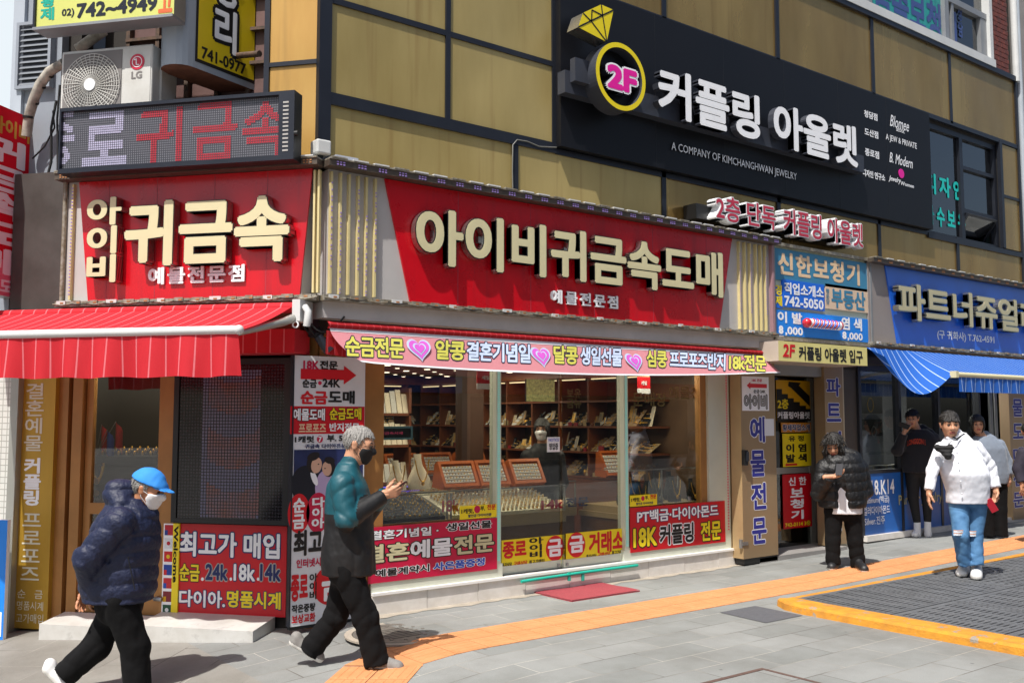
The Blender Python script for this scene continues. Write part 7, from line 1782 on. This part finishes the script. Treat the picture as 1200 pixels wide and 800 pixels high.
def capf(q, hf=hf, s_=s_):
    l = hf.loc(q); x, y, z = l.T; d = hf.skull(q) - .024 * s_; crown = np.maximum(d, (.042 - .1 * y - z) * s_)
    br = np.maximum(np.maximum(np.sqrt((x / .072) ** 2 + ((y - .065) / .105) ** 2) * .07 - .07, np.abs(z - (.045 - .22 * (y - .07) - 3.2 * x * x)) - .004), .05 - y) * s_
    return smin(crown, br, .006)
capf.bb = (hf.skull.bb[0] - .11, hf.skull.bb[1] + .11); b = B(); add_sdf(b, capf, .006, m_cap, disp=lambda q: .0015 * wrinkle(q, 60)); p.part('cap', b)
m_nav = mat('navy_puffer', '#0f1938', .6, var=.12, vs=6, bump=.8, bs=34, bd=1)
tors = p.loft([(702, 139, 37, .21, 0), (690, 140, 40, .22, 0), (660, 142, 40, .23, 0), (630, 146, 39, .23, 0), (608, 149, 34, .22, 0), (592, 152, 24, .17, 0), (584, 154, 16, .1, 0)])
hood = union([p.limb([p.J(142, 592, -.1), p.J(137, 577, -.03), p.J(137, 577, .03), p.J(142, 592, .1)], [.07, .085, .085, .07]), p.limb([p.J(150, 575, 0), p.J(140, 596, 0)], [.07, .1]), p.limb([p.J(140, 600, -.1), p.J(176, 603, 0), p.J(140, 600, .1)], [.06, .05, .06])], .05)
el, wn = p.J(103, 655, -.24), p.J(108, 690, -.06); el2, wn2 = p.J(110, 652, .24), p.J(104, 690, .05)
a1 = p.limb([p.J(140, 612, -.22), el, wn], [.105, .095, .07]); a2 = p.limb([p.J(145, 612, .22), el2, wn2], [.1, .09, .07])
jk = union([tors, hood, a1, a2], .016)
rd_t = puff(.105, .013, (0, 0, 1), .02); rd_a = puff(.1, .014, p.J(140, 612) - el, .04)
p.part('puffer_jacket', cloth(jk, .011, m_nav, .0045, 34, .7, foci=[(el, .15)], ridge=lambda q: np.where(a1(q) < .03, rd_a(q), rd_t(q))))
b = B(); b.tube([p.J(150, 652, -.235), p.J(158, 690, -.22)], .004, m_black, 5); p.part('pocket_zip', b)
hipn, hipf = p.J(138, 700, -.1), p.J(142, 700, .1); kf, af = p.J(158, 757, -.05), p.J(161, 806, -.05); kb, ab = p.J(113, 757, .08), p.J(76, 790, .08)
tr = union([union([p.limb([p.J(140, 690), p.J(140, 706)], [.16, .165]), p.limb([hipf, kb, ab], [.115, .095, .09], .03, True)], .05), p.limb([hipn, kf, af], [.12, .098, .092], .03, True)], .025)
p.part('trousers', cloth(tr, .011, m_trouser, .0095, 24, 2.3, foci=[(kf, .13), (kb, .13), (ab, .13), (hipn, .12)], tilt=.8))
m_wshoe = mat('white_sneaker', '#d9dadb', .6, var=.05)
for hx, hy, tx, ty, d in ((152, 818, 196, 822, -.05), (52, 786, 80, 812, .08)):
    g = shoe(p.J(hx, hy, d), p.J(tx, ty, d)); b = B(); add_sdf(b, g, .006, [m_wshoe, m_sole], split=lambda c, g=g: (g.h(c) < .03).astype(int)); p.part('shoe', b)
add_sdf(p.body, hand(wn + dirw(-.02, 0, -.03), dirw(-.25, .5, -.8), dirw(.5, .4, .2), dirw(0, -.3, -1), 1., .4), .0045, m_skin2)
add_sdf(p.body, hand(wn2 + dirw(-.02, 0, -.03), dirw(-.1, -.6, -.7), dirw(.6, -.2, .2), dirw(0, 0, 1), 1., .4), .0045, m_skin2)
p.done()

# ---- 3. long haired person in black puffer, looking down at a phone
p = Person((991, 666), gz(9.9), 'long haired person in a black puffer jacket looking down at a phone')
hc = p.J(977, 521, -.04); nk = p.J(985, 549, .03); s_ = 1.12
hf = add_head(p.body, hc, dirw(-.42, -.8, -.42), s_, nk, m_skin, up=dirw(-.2, -.3, 1))
def lh(q, hf=hf, s_=s_):
    return hair_of(hf, s_, 'long')(q)
lhf = hair_of(hf, s_, 'long')
locks = [p.limb([hf.W(sx * .07, -.01, .05), hf.W(sx * .078, .05, -.06), hf.W(sx * .062, .085, -.17)], [.03, .036, .022]) for sx in (-1, 1)] + [p.limb([hf.W(0, -.07, .03), hf.W(.02, -.09, -.1), hf.W(0, -.06, -.18)], [.06, .06, .03])]
st = union(locks, .03)
def hh(q): l = hf.loc(q); return smin(lhf(q), st(q) + .006 * np.sin(170 * l[:, 0] + 60 * l[:, 1]) + .004 * np.sin(300 * l[:, 0] + 25 * l[:, 2]), .015)
hh.bb = (np.minimum(lhf.bb[0], st.bb[0]), np.maximum(lhf.bb[1], st.bb[1])); b = B(); add_sdf(b, hh, .0065, m_hairb); strands(b, hh, m_hairb, 320, .10, 3, 3.5); p.part('hair', b)
m_bpuf = mat('black_puffer', '#08090c', .55, var=.15, vs=6, bump=.8, bs=32, bd=1); m_tee = mat('white_tee', '#dcdfe4', .8, var=.04, bump=.1, bs=200)
tee = p.loft([(601, 989, 20, .165, 0), (585, 989, 20, .165, -.01), (560, 988, 18, .16, -.01), (545, 988, 15, .14, 0), (537, 987, 9, .09, 0)])
p.part('tee_shirt', cloth(tee, .01, m_tee, .005, 25, 3.))
tors = p.loft([(594, 987, 26, .19, 0), (586, 987, 27, .2, 0), (565, 987, 27, .2, 0), (547, 987, 26, .19, 0), (537, 987, 21, .16, 0), (530, 987, 13, .11, 0)])
slit = union([cone(p.J(982, 532, -.2), p.J(985, 560, -.24), .05, .075), cone(p.J(985, 560, -.24), p.J(991, 602, -.25), .075, .115), ], .02)
wl_, wr_ = p.J(972, 559, -.26), p.J(1004, 589, -.12)
aL = p.limb([p.J(965, 547, -.02), p.J(959, 578, -.07), wl_], [.088, .085, .065], .02, True); aR = p.limb([p.J(1008, 547, .0), p.J(1014, 575, .02), wr_], [.09, .085, .07])
pk = union([tors, p.limb([p.J(974, 536, -.02), p.J(987, 530, .1), p.J(1002, 535, -.02)], [.07, .075, .07])], .03)
def pkf(q): return smin(smin(np.maximum(pk(q), -slit(q)), aL(q), .012), aR(q), .012)
pkf.bb = union([pk, aL, aR], .01).bb
p.part('puffer_jacket', cloth(pkf, .011, m_bpuf, .004, 34, 1.7, ridge=puff(.105, .011, (0, 0, 1), .03)))
hl, hr = p.J(977, 602), p.J(998, 602)
tr = union([p.limb([p.J(980, 596), p.J(996, 596)], [.14, .14]), p.limb([hl, p.J(976, 633), p.J(976, 661)], [.105, .084, .082], .03, True), p.limb([hr, p.J(1002, 633), p.J(1006, 663)], [.105, .086, .084], .03, True)], .02)
p.part('trousers', cloth(tr, .011, m_trouser, .0095, 24, 4., foci=[(p.J(976, 655), .14), (p.J(1005, 655), .14), (p.J(988, 605), .1)], tilt=.6))
m_bshoe = mat('black_shoe', '#1f1f22', .5, var=.15)
for hx, hy, tx, ty in ((980, 665, 969, 671), (1005, 667, 1019, 673)):
    h_, t_ = gpx(hx, hy - 1), gpx(tx, ty); t_ = h_ + (t_ - h_) / np.linalg.norm(t_ - h_) * .28; g = shoe(h_, t_, .05); b = B(); add_sdf(b, g, .007, [m_bshoe, m_sole], split=lambda c, g=g: (g.h(c) < .02).astype(int)); p.part('shoe', b)
add_sdf(p.body, hand(wl_ + dirw(.03, 0, .0), dirw(.8, -.4, .25), dirw(.2, -.3, .9), dirw(-.2, .1, 1), 1.05, .55), .0045, m_skin); add_sdf(p.body, cone(wl_ - dirw(.05, 0, 0), wl_ + dirw(.04, -.01, .01), .032, .026), .007, m_skin)
p.done(); phone(p.J(983.5, 550, -.34), dirw(.85, -.5, 0), dirw(.15, .5, .75), 'dark phone in the hand of the long haired person', m_ph, face=m_phs)

# ---- 4. man in white shirt and torn jeans
p = Person((1137, 676), .066, 'man in a white shirt and ripped blue jeans walking with a red phone')
hc = p.J(1113, 497, -.03); nk = p.J(1120, 524, .0); s_ = 1.18
hf = add_head(p.body, hc, dirw(-.18, -1, -.12), s_, nk, m_skin); f = hair_of(hf, s_, 'fringe'); b = B(); add_sdf(b, f, .007, m_hairb); strands(b, f, m_hairb, 200, .03, 4, 1.2); p.part('hair', b)
m_shirt = mat('white_shirt', '#dfe2ea', .75, var=.03, bump=.8, bs=11, bd=1)
tors = p.loft([(589, 1134, 23, .17, 0), (575, 1134, 23, .185, -.01), (555, 1131, 26, .21, -.03), (540, 1127, 24.5, .18, -.01), (528, 1124, 23, .15, 0), (519, 1123, 20, .125, 0), (512, 1122, 14, .1, 0), (507, 1121, 9, .075, 0)])
wl_, wr_ = p.J(1089, 574, -.1), p.J(1167, 571, -.02)
aL = p.limb([p.J(1103, 525, 0), p.J(1093, 549, -.03), wl_], [.07, .062, .05], .02, True); aR = p.limb([p.J(1144, 524, 0), p.J(1160, 547, .03), wr_], [.072, .065, .052], .02, True)
colr = p.limb([p.J(1112, 513, -.06), p.J(1120, 507, .04), p.J(1129, 512, -.05)], [.03, .05, .03])
sh = union([tors, aL, aR, colr], .014); p.part('shirt', cloth(sh, .0105, m_shirt, .0115, 28, .9, foci=[(p.J(1104, 535, -.1), .1), (p.J(1162, 548, 0), .12), (p.J(1150, 535, -.1), .1), (p.J(1092, 550, -.05), .1)], tilt=.9))
b = B(); 
for k in range(5): b.ball(p.J(1121 + 1.6 * k, 522 + 14 * k, -.19 - .018 * (k in (1, 2, 3))), .008, m_whitev, 8, 5)
b.tube([p.J(1111, 515, -.1), p.J(1117, 521, -.15), p.J(1121, 518, -.15), p.J(1129, 512, -.09)], .006, m_shirt, 6); b.tube([p.J(1112, 509, -.085), p.J(1121, 514, -.12), p.J(1130, 508, -.07)], .009, m_blkj, 6); p.part('placket', b)
mk = union([cone(p.J(1098, 524, -.15), p.J(1111, 534, -.19), .022, .03), cone(p.J(1111, 534, -.19), p.J(1114, 524, -.19), .03, .022), cone(p.J(1098, 524, -.15), p.J(1114, 524, -.19), .022, .022)], .04); b = B(); add_sdf(b, mk, .007, m_maskb, disp=lambda q: .003 * np.sin(q[:, 2] * 160)); b.tube([p.J(1109, 523, -.17), p.J(1116, 516, -.12), p.J(1128, 514, -.09), p.J(1133, 506, -.02)], .003, m_maskb, 5); p.part('face_mask', b, 'black mask hanging on the chest')
m_jean = mat('blue_jeans', '#5b8ab4', .8, c2='#36638f', vs=7, bump=.8, bs=12, bd=1); m_rip = mat('ripped_threads', '#cfd6de', .85, var=.1)
hl, hr = p.J(1124, 592), p.J(1145, 592); kl, kr = p.J(1126, 627, -.1), p.J(1142, 627, .0)
tr = union([p.limb([p.J(1126, 584), p.J(1143, 584)], [.13, .13]), p.limb([hl, kl, p.J(1130, 661, -.02)], [.105, .078, .068], .03, True), p.limb([hr, kr, p.J(1145, 662, -.06)], [.105, .08, .07], .03, True)], .02)
p.part('jeans', cloth(tr, .0095, m_jean, .0095, 30, 5., foci=[(p.J(1131, 655), .12), (p.J(1145, 657), .12), (kl, .09), (kr, .09), (p.J(1134, 598, -.1), .1)], tilt=.5))
b = B()
for (x, y, d, wx) in ((1123, 624, -.19, 5.5), (1140, 625, -.095, 5)):
    for k in range(6): b.tube([p.J(x - wx, y - 3 + k * 1.1, d + .02), p.J(x, y - 2.5 + k * 1.1, d - .006), p.J(x + wx, y - 3 + k * 1.1, d + .02)], .0045, m_rip if k % 3 else m_skin, 5)
p.part('torn_knee', b)
zg = .066
for hx, hy, tx, ty in ((1131, 671, 1122, 680), (1145, 674, 1143, 685)):
    h_, t_ = gpx(hx, hy, zg), gpx(tx, ty, zg); t_ = h_ + (t_ - h_) / np.linalg.norm(t_ - h_) * .31; g = shoe(h_, t_, .060, .10); b = B(); add_sdf(b, g, .007, [m_wshoe, m_sole], split=lambda c, g=g: (g.h(c) < .03).astype(int)); p.part('shoe', b)
dl_ = dirw(-.12, -.05, -1); add_sdf(p.body, hand(wl_ + dl_ * .02, dl_, dirw(.8, -.2, -.1), dirw(.1, -1, 0), 1.1, .3), .0045, m_skin); add_sdf(p.body, cone(wl_ + dl_ * -.05, wl_ + dl_ * .05, .036, .028), .007, m_skin)
dr_ = dirw(-.15, -.2, -1); add_sdf(p.body, hand(wr_ + dr_ * .02, dr_, dirw(-.8, -.2, -.1), dirw(-.2, -1, .1), 1.1, .62), .0045, m_skin); add_sdf(p.body, cone(wr_ + dr_ * -.05, wr_ + dr_ * .05, .036, .028), .007, m_skin)
p.done(); phone(p.J(1162, 592, -.14), dirw(.75, -.3, .45), dirw(-.35, -.1, .9), 'red phone in the hand of the man in the white shirt', m_phr, size=(.075, .15, .014))

# ---- 5. young man in navy hoodie with orange letters
p = Person((1078, 628.5), gz(13.4), 'young man in a dark hoodie with orange letters holding a phone to his mouth')
hc = p.J(1069, 490, -.03); nk = p.J(1077, 511, .02); s_ = 1.1
hf = add_head(p.body, hc, dirw(-.55, -.85, -.1), s_, nk, m_skin); f = hair_of(hf, s_, 'fringe'); b = B(); add_sdf(b, f, .008, m_hairb); strands(b, f, m_hairb, 160, .03, 5, 1.5); p.part('hair', b)
m_hood_ = mat('navy_hoodie', '#0f1018', .85, var=.15, bump=.8, bs=12, bd=1, sheen=.2); m_or = mat('orange_letters_cloth', '#c8452a', .8, var=.05)
tors = p.loft([(553, 1078, 20, .17, 0), (546, 1078, 22, .18, 0), (530, 1078, 22, .18, 0), (515, 1077, 22, .17, 0), (507, 1077, 15, .13, 0), (503, 1077, 9, .09, 0)])
wl_ = p.J(1059, 508, -.22)
aL = p.limb([p.J(1062, 514, 0), p.J(1051, 528, -.1), wl_], [.085, .078, .058], .02, True); aR = p.limb([p.J(1094, 514, 0), p.J(1099, 535, .0), p.J(1098, 552, -.08)], [.09, .08, .065]); hd = p.limb([p.J(1068, 507, .03), p.J(1080, 503, .14), p.J(1090, 507, .03)], [.06, .075, .06])
p.part('hoodie', cloth(union([tors, aL, aR, hd], .03), .0125, m_hood_, .010, 24, 2.1, foci=[(p.J(1051, 528, -.1), .12)]))
q = textmesh('LONGGON LA', .03, False, 2, 1., 1., 'LEFT'); vs, fs, nz, dz_, bb_ = q; b = B(); x = (vs[:, 0] - vs[:, 0].min()) / np.ptp(vs[:, 0]); y = (vs[:, 1] - vs[:, 1].min()) / np.ptp(vs[:, 1])
out = []
for a, c in zip(x, y):
    th = (a - .5); out.append(p.J(1063 + 25 * a, 521 - 2.5 * (1 - (2 * th) ** 2) - 6.5 * c + 1.5, -.235 + .11 * (2 * th) ** 2))
b.add(out, fs, m_or); p.part('lettering', b)
hl, hr = p.J(1070, 556), p.J(1086, 556)
tr = union([p.limb([p.J(1073, 550), p.J(1083, 550)], [.14, .14]), p.limb([hl, p.J(1070, 582, -.02), p.J(1074.5, 610)], [.11, .072, .052]), p.limb([hr, p.J(1086, 582, -.02), p.J(1087, 609)], [.11, .072, .052])], .03)
p.part('leggings', cloth(tr, .0115, mat('black_leggings', '#121214', .8, var=.1), .003, 26, 1.))
m_sock = mat('white_sock', '#d8d9dc', .85, var=.04); b = B()
for x in (1074.8, 1087): add_sdf(b, p.limb([p.J(x - .2, 607.5), p.J(x + .3, 627)], [.046, .05]), .009, m_sock, disp=lambda q: .002 * np.sin(q[:, 2] * 240))
p.part('sock', b)
for hx, hy, tx, ty in ((1076, 627, 1068, 632), (1087, 626, 1089, 632)):
    h_, t_ = gpx(hx, hy), gpx(tx, ty); t_ = h_ + (t_ - h_) / np.linalg.norm(t_ - h_) * .29; g = shoe(h_, t_, .052, .07); b = B(); add_sdf(b, g, .008, [m_wshoe, m_sole], split=lambda c, g=g: (g.h(c) < .02).astype(int)); p.part('shoe', b)
add_sdf(p.body, hand(wl_ + dirw(.02, 0, .03), dirw(.35, -.2, .8), dirw(.3, .6, -.1), dirw(-1, 0, .2), 1.1, .7), .005, m_skin); add_sdf(p.body, cone(wl_ - dirw(.02, 0, .05), wl_ + dirw(.02, 0, .05), .036, .028), .008, m_skin)
p.done(); phone(p.J(1059.5, 498.5, -.26), dirw(.3, -.3, .9), dirw(-.85, .1, .35), 'black phone held up to the mouth of the young man in the hoodie', m_ph)

# ---- 6. woman in grey hoodie, 7. passer-by at the edge
def standing(base, dx, dy, label, top, tname, hairmode, skin, zz):
    p = Person((base[0] + dx, base[1] + dy), zz, label); X = lambda x, y, d=0.: p.J(x + dx, y + dy, d)
    hc = X(1145, 497, -.02); nk = X(1152, 515, .02); s_ = 1.08
    hf = add_head(p.body, hc, dirw(-.25, -1, -.05), s_, nk, skin); f = hair_of(hf, s_, hairmode); b = B(); add_sdf(b, f, .008, m_hairb)
    if hairmode == 'long': add_sdf(b, p.limb([hf.W(0, -.06, .0), hf.W(0, -.09, -.12), hf.W(0, -.08, -.2)], [.07, .06, .03]), .01, m_hairb)
    p.part('hair', b)
    L5 = lambda rows: p.loft([(y + dy, x + dx, hx, hd, d) for y, x, hx, hd, d in rows])
    tors = L5([(566, 1160, 19, .17, 0), (558, 1160, 21, .18, 0), (540, 1158, 21, .18, 0), (525, 1156, 21, .17, 0), (516, 1154, 14, .13, 0), (511, 1153, 9, .09, 0)])
    wr = X(1181, 556, -.05); aL = p.limb([X(1138, 522, 0), X(1132, 540, 0), X(1136, 556, -.05)], [.08, .07, .058], .02, True); aR = p.limb([X(1171, 521, 0), X(1180, 540, .02), wr], [.08, .072, .06], .02, True); hd = p.limb([X(1145, 514, .03), X(1155, 510, .12), X(1164, 514, .03)], [.05, .06, .05])
    p.part(tname, cloth(union([tors, aL, aR, hd], .03), .0125, top, .009, 22, 3.3 + dx))
    hl, hr = X(1155, 568), X(1171, 568)
    tr = union([p.limb([X(1158, 562), X(1168, 562)], [.14, .14]), p.limb([hl, X(1156, 597), X(1158, 628)], [.11, .092, .09], .03, True), p.limb([hr, X(1172, 597), X(1173, 628)], [.11, .092, .09], .03, True)], .02)
    p.part('trousers', cloth(tr, .0125, m_trouser, .007, 22, 6.))
    for hx, hy, tx, ty in ((1162, 627, 1154, 633), (1174, 626, 1177, 632)):
        h_, t_ = gpx(hx + dx, hy + dy, zz), gpx(tx + dx, ty + dy, zz); t_ = h_ + (t_ - h_) / np.linalg.norm(t_ - h_) * .26; g = shoe(h_, t_, .048, .07); b = B(); add_sdf(b, g, .008, [m_wshoe, m_sole], split=lambda c, g=g: (g.h(c) < .02).astype(int)); p.part('shoe', b)
    for w_, th in ((wr, dirw(-1, -.3, 0)), (X(1136, 556, -.05), dirw(1, -.3, 0))):
        d_ = dirw(.05, -.2, -1); add_sdf(p.body, hand(w_ + d_ * .02, d_, dirw(-.3, .8, 0), th, 1., .4), .005, skin); add_sdf(p.body, cone(w_ - d_ * .05, w_ + d_ * .05, .034, .027), .008, skin)
    p.done()
m_gh = mat('grey_hoodie', '#6f7987', .85, var=.06, bump=.8, bs=12, bd=1, sheen=.2); m_pl = mat('dark_plum_top', '#2a2633', .85, var=.3, vs=18)
standing((1165, 630), 0, 0, 'dark haired woman in a grey hoodie standing behind the man in white', m_gh, 'hoodie', 'long', m_skin, gz(14))
standing((1165, 630), 61, 9, 'person in a dark top cut off by the edge of the photo', m_pl, 'top', 'fringe', m_skin2, gz(13))

# ---- 8. shop assistant behind the counter
p = Person((636, 640), .12, 'masked shop assistant in black standing behind the sliding doors')
p.b0 = np.array([6.55, 9.15, .12]); p.P = Plane((6.55, 9.15, 0), RIGHT, -AWAY); p.sc = FPX / np.dot(p.b0 - CAM, AWAY)
hc = p.J(635, 503, 0); nk = p.J(636, 523, .02); s_ = 1.02
hf = add_head(p.body, hc, dirw(-.2, -1, -.1), s_, nk, m_skin); b = B(); add_sdf(b, hair_of(hf, s_, 'long'), .008, m_hairb); add_sdf(b, p.limb([hf.W(0, -.06, .0), hf.W(0, -.08, -.12), hf.W(0, -.07, -.22)], [.075, .075, .04]), .01, m_hairb); p.part('hair', b)
b = B(); add_sdf(b, mask_of(hf, s_, .01), .007, m_maskw); p.part('face_mask', b)
tors = p.loft([(630, 636, 20, .13, 0), (570, 636, 19, .13, 0), (540, 636, 21, .13, 0), (527, 636, 18, .11, 0), (519, 636, 8, .07, 0)]); aL = p.limb([p.J(617, 534), p.J(612, 565), p.J(618, 585, -.15)], [.07, .06, .05]); aR = p.limb([p.J(655, 534), p.J(660, 565), p.J(654, 585, -.15)], [.07, .06, .05])
p.part('sweater', cloth(union([tors, aL, aR], .03), .0125, m_blkj, .006, 24, .2))
p.part('trousers', cloth(union([p.limb([p.J(628, 625), p.J(628, 670), np.append(p.J(628, 690)[:2], .14)], [.11, .08, .07]), p.limb([p.J(645, 625), p.J(645, 670), np.append(p.J(645, 690)[:2], .14)], [.11, .08, .07])], .03), .014, m_trouser, .005, 22, 6.))
for w_ in (p.J(618, 585, -.15), p.J(654, 585, -.15)): add_sdf(p.body, hand(w_, dirw(0, -1, -.2), dirw(0, -.2, -1), dirw(1, 0, 0), 1., .3), .005, m_skin)
p.done()
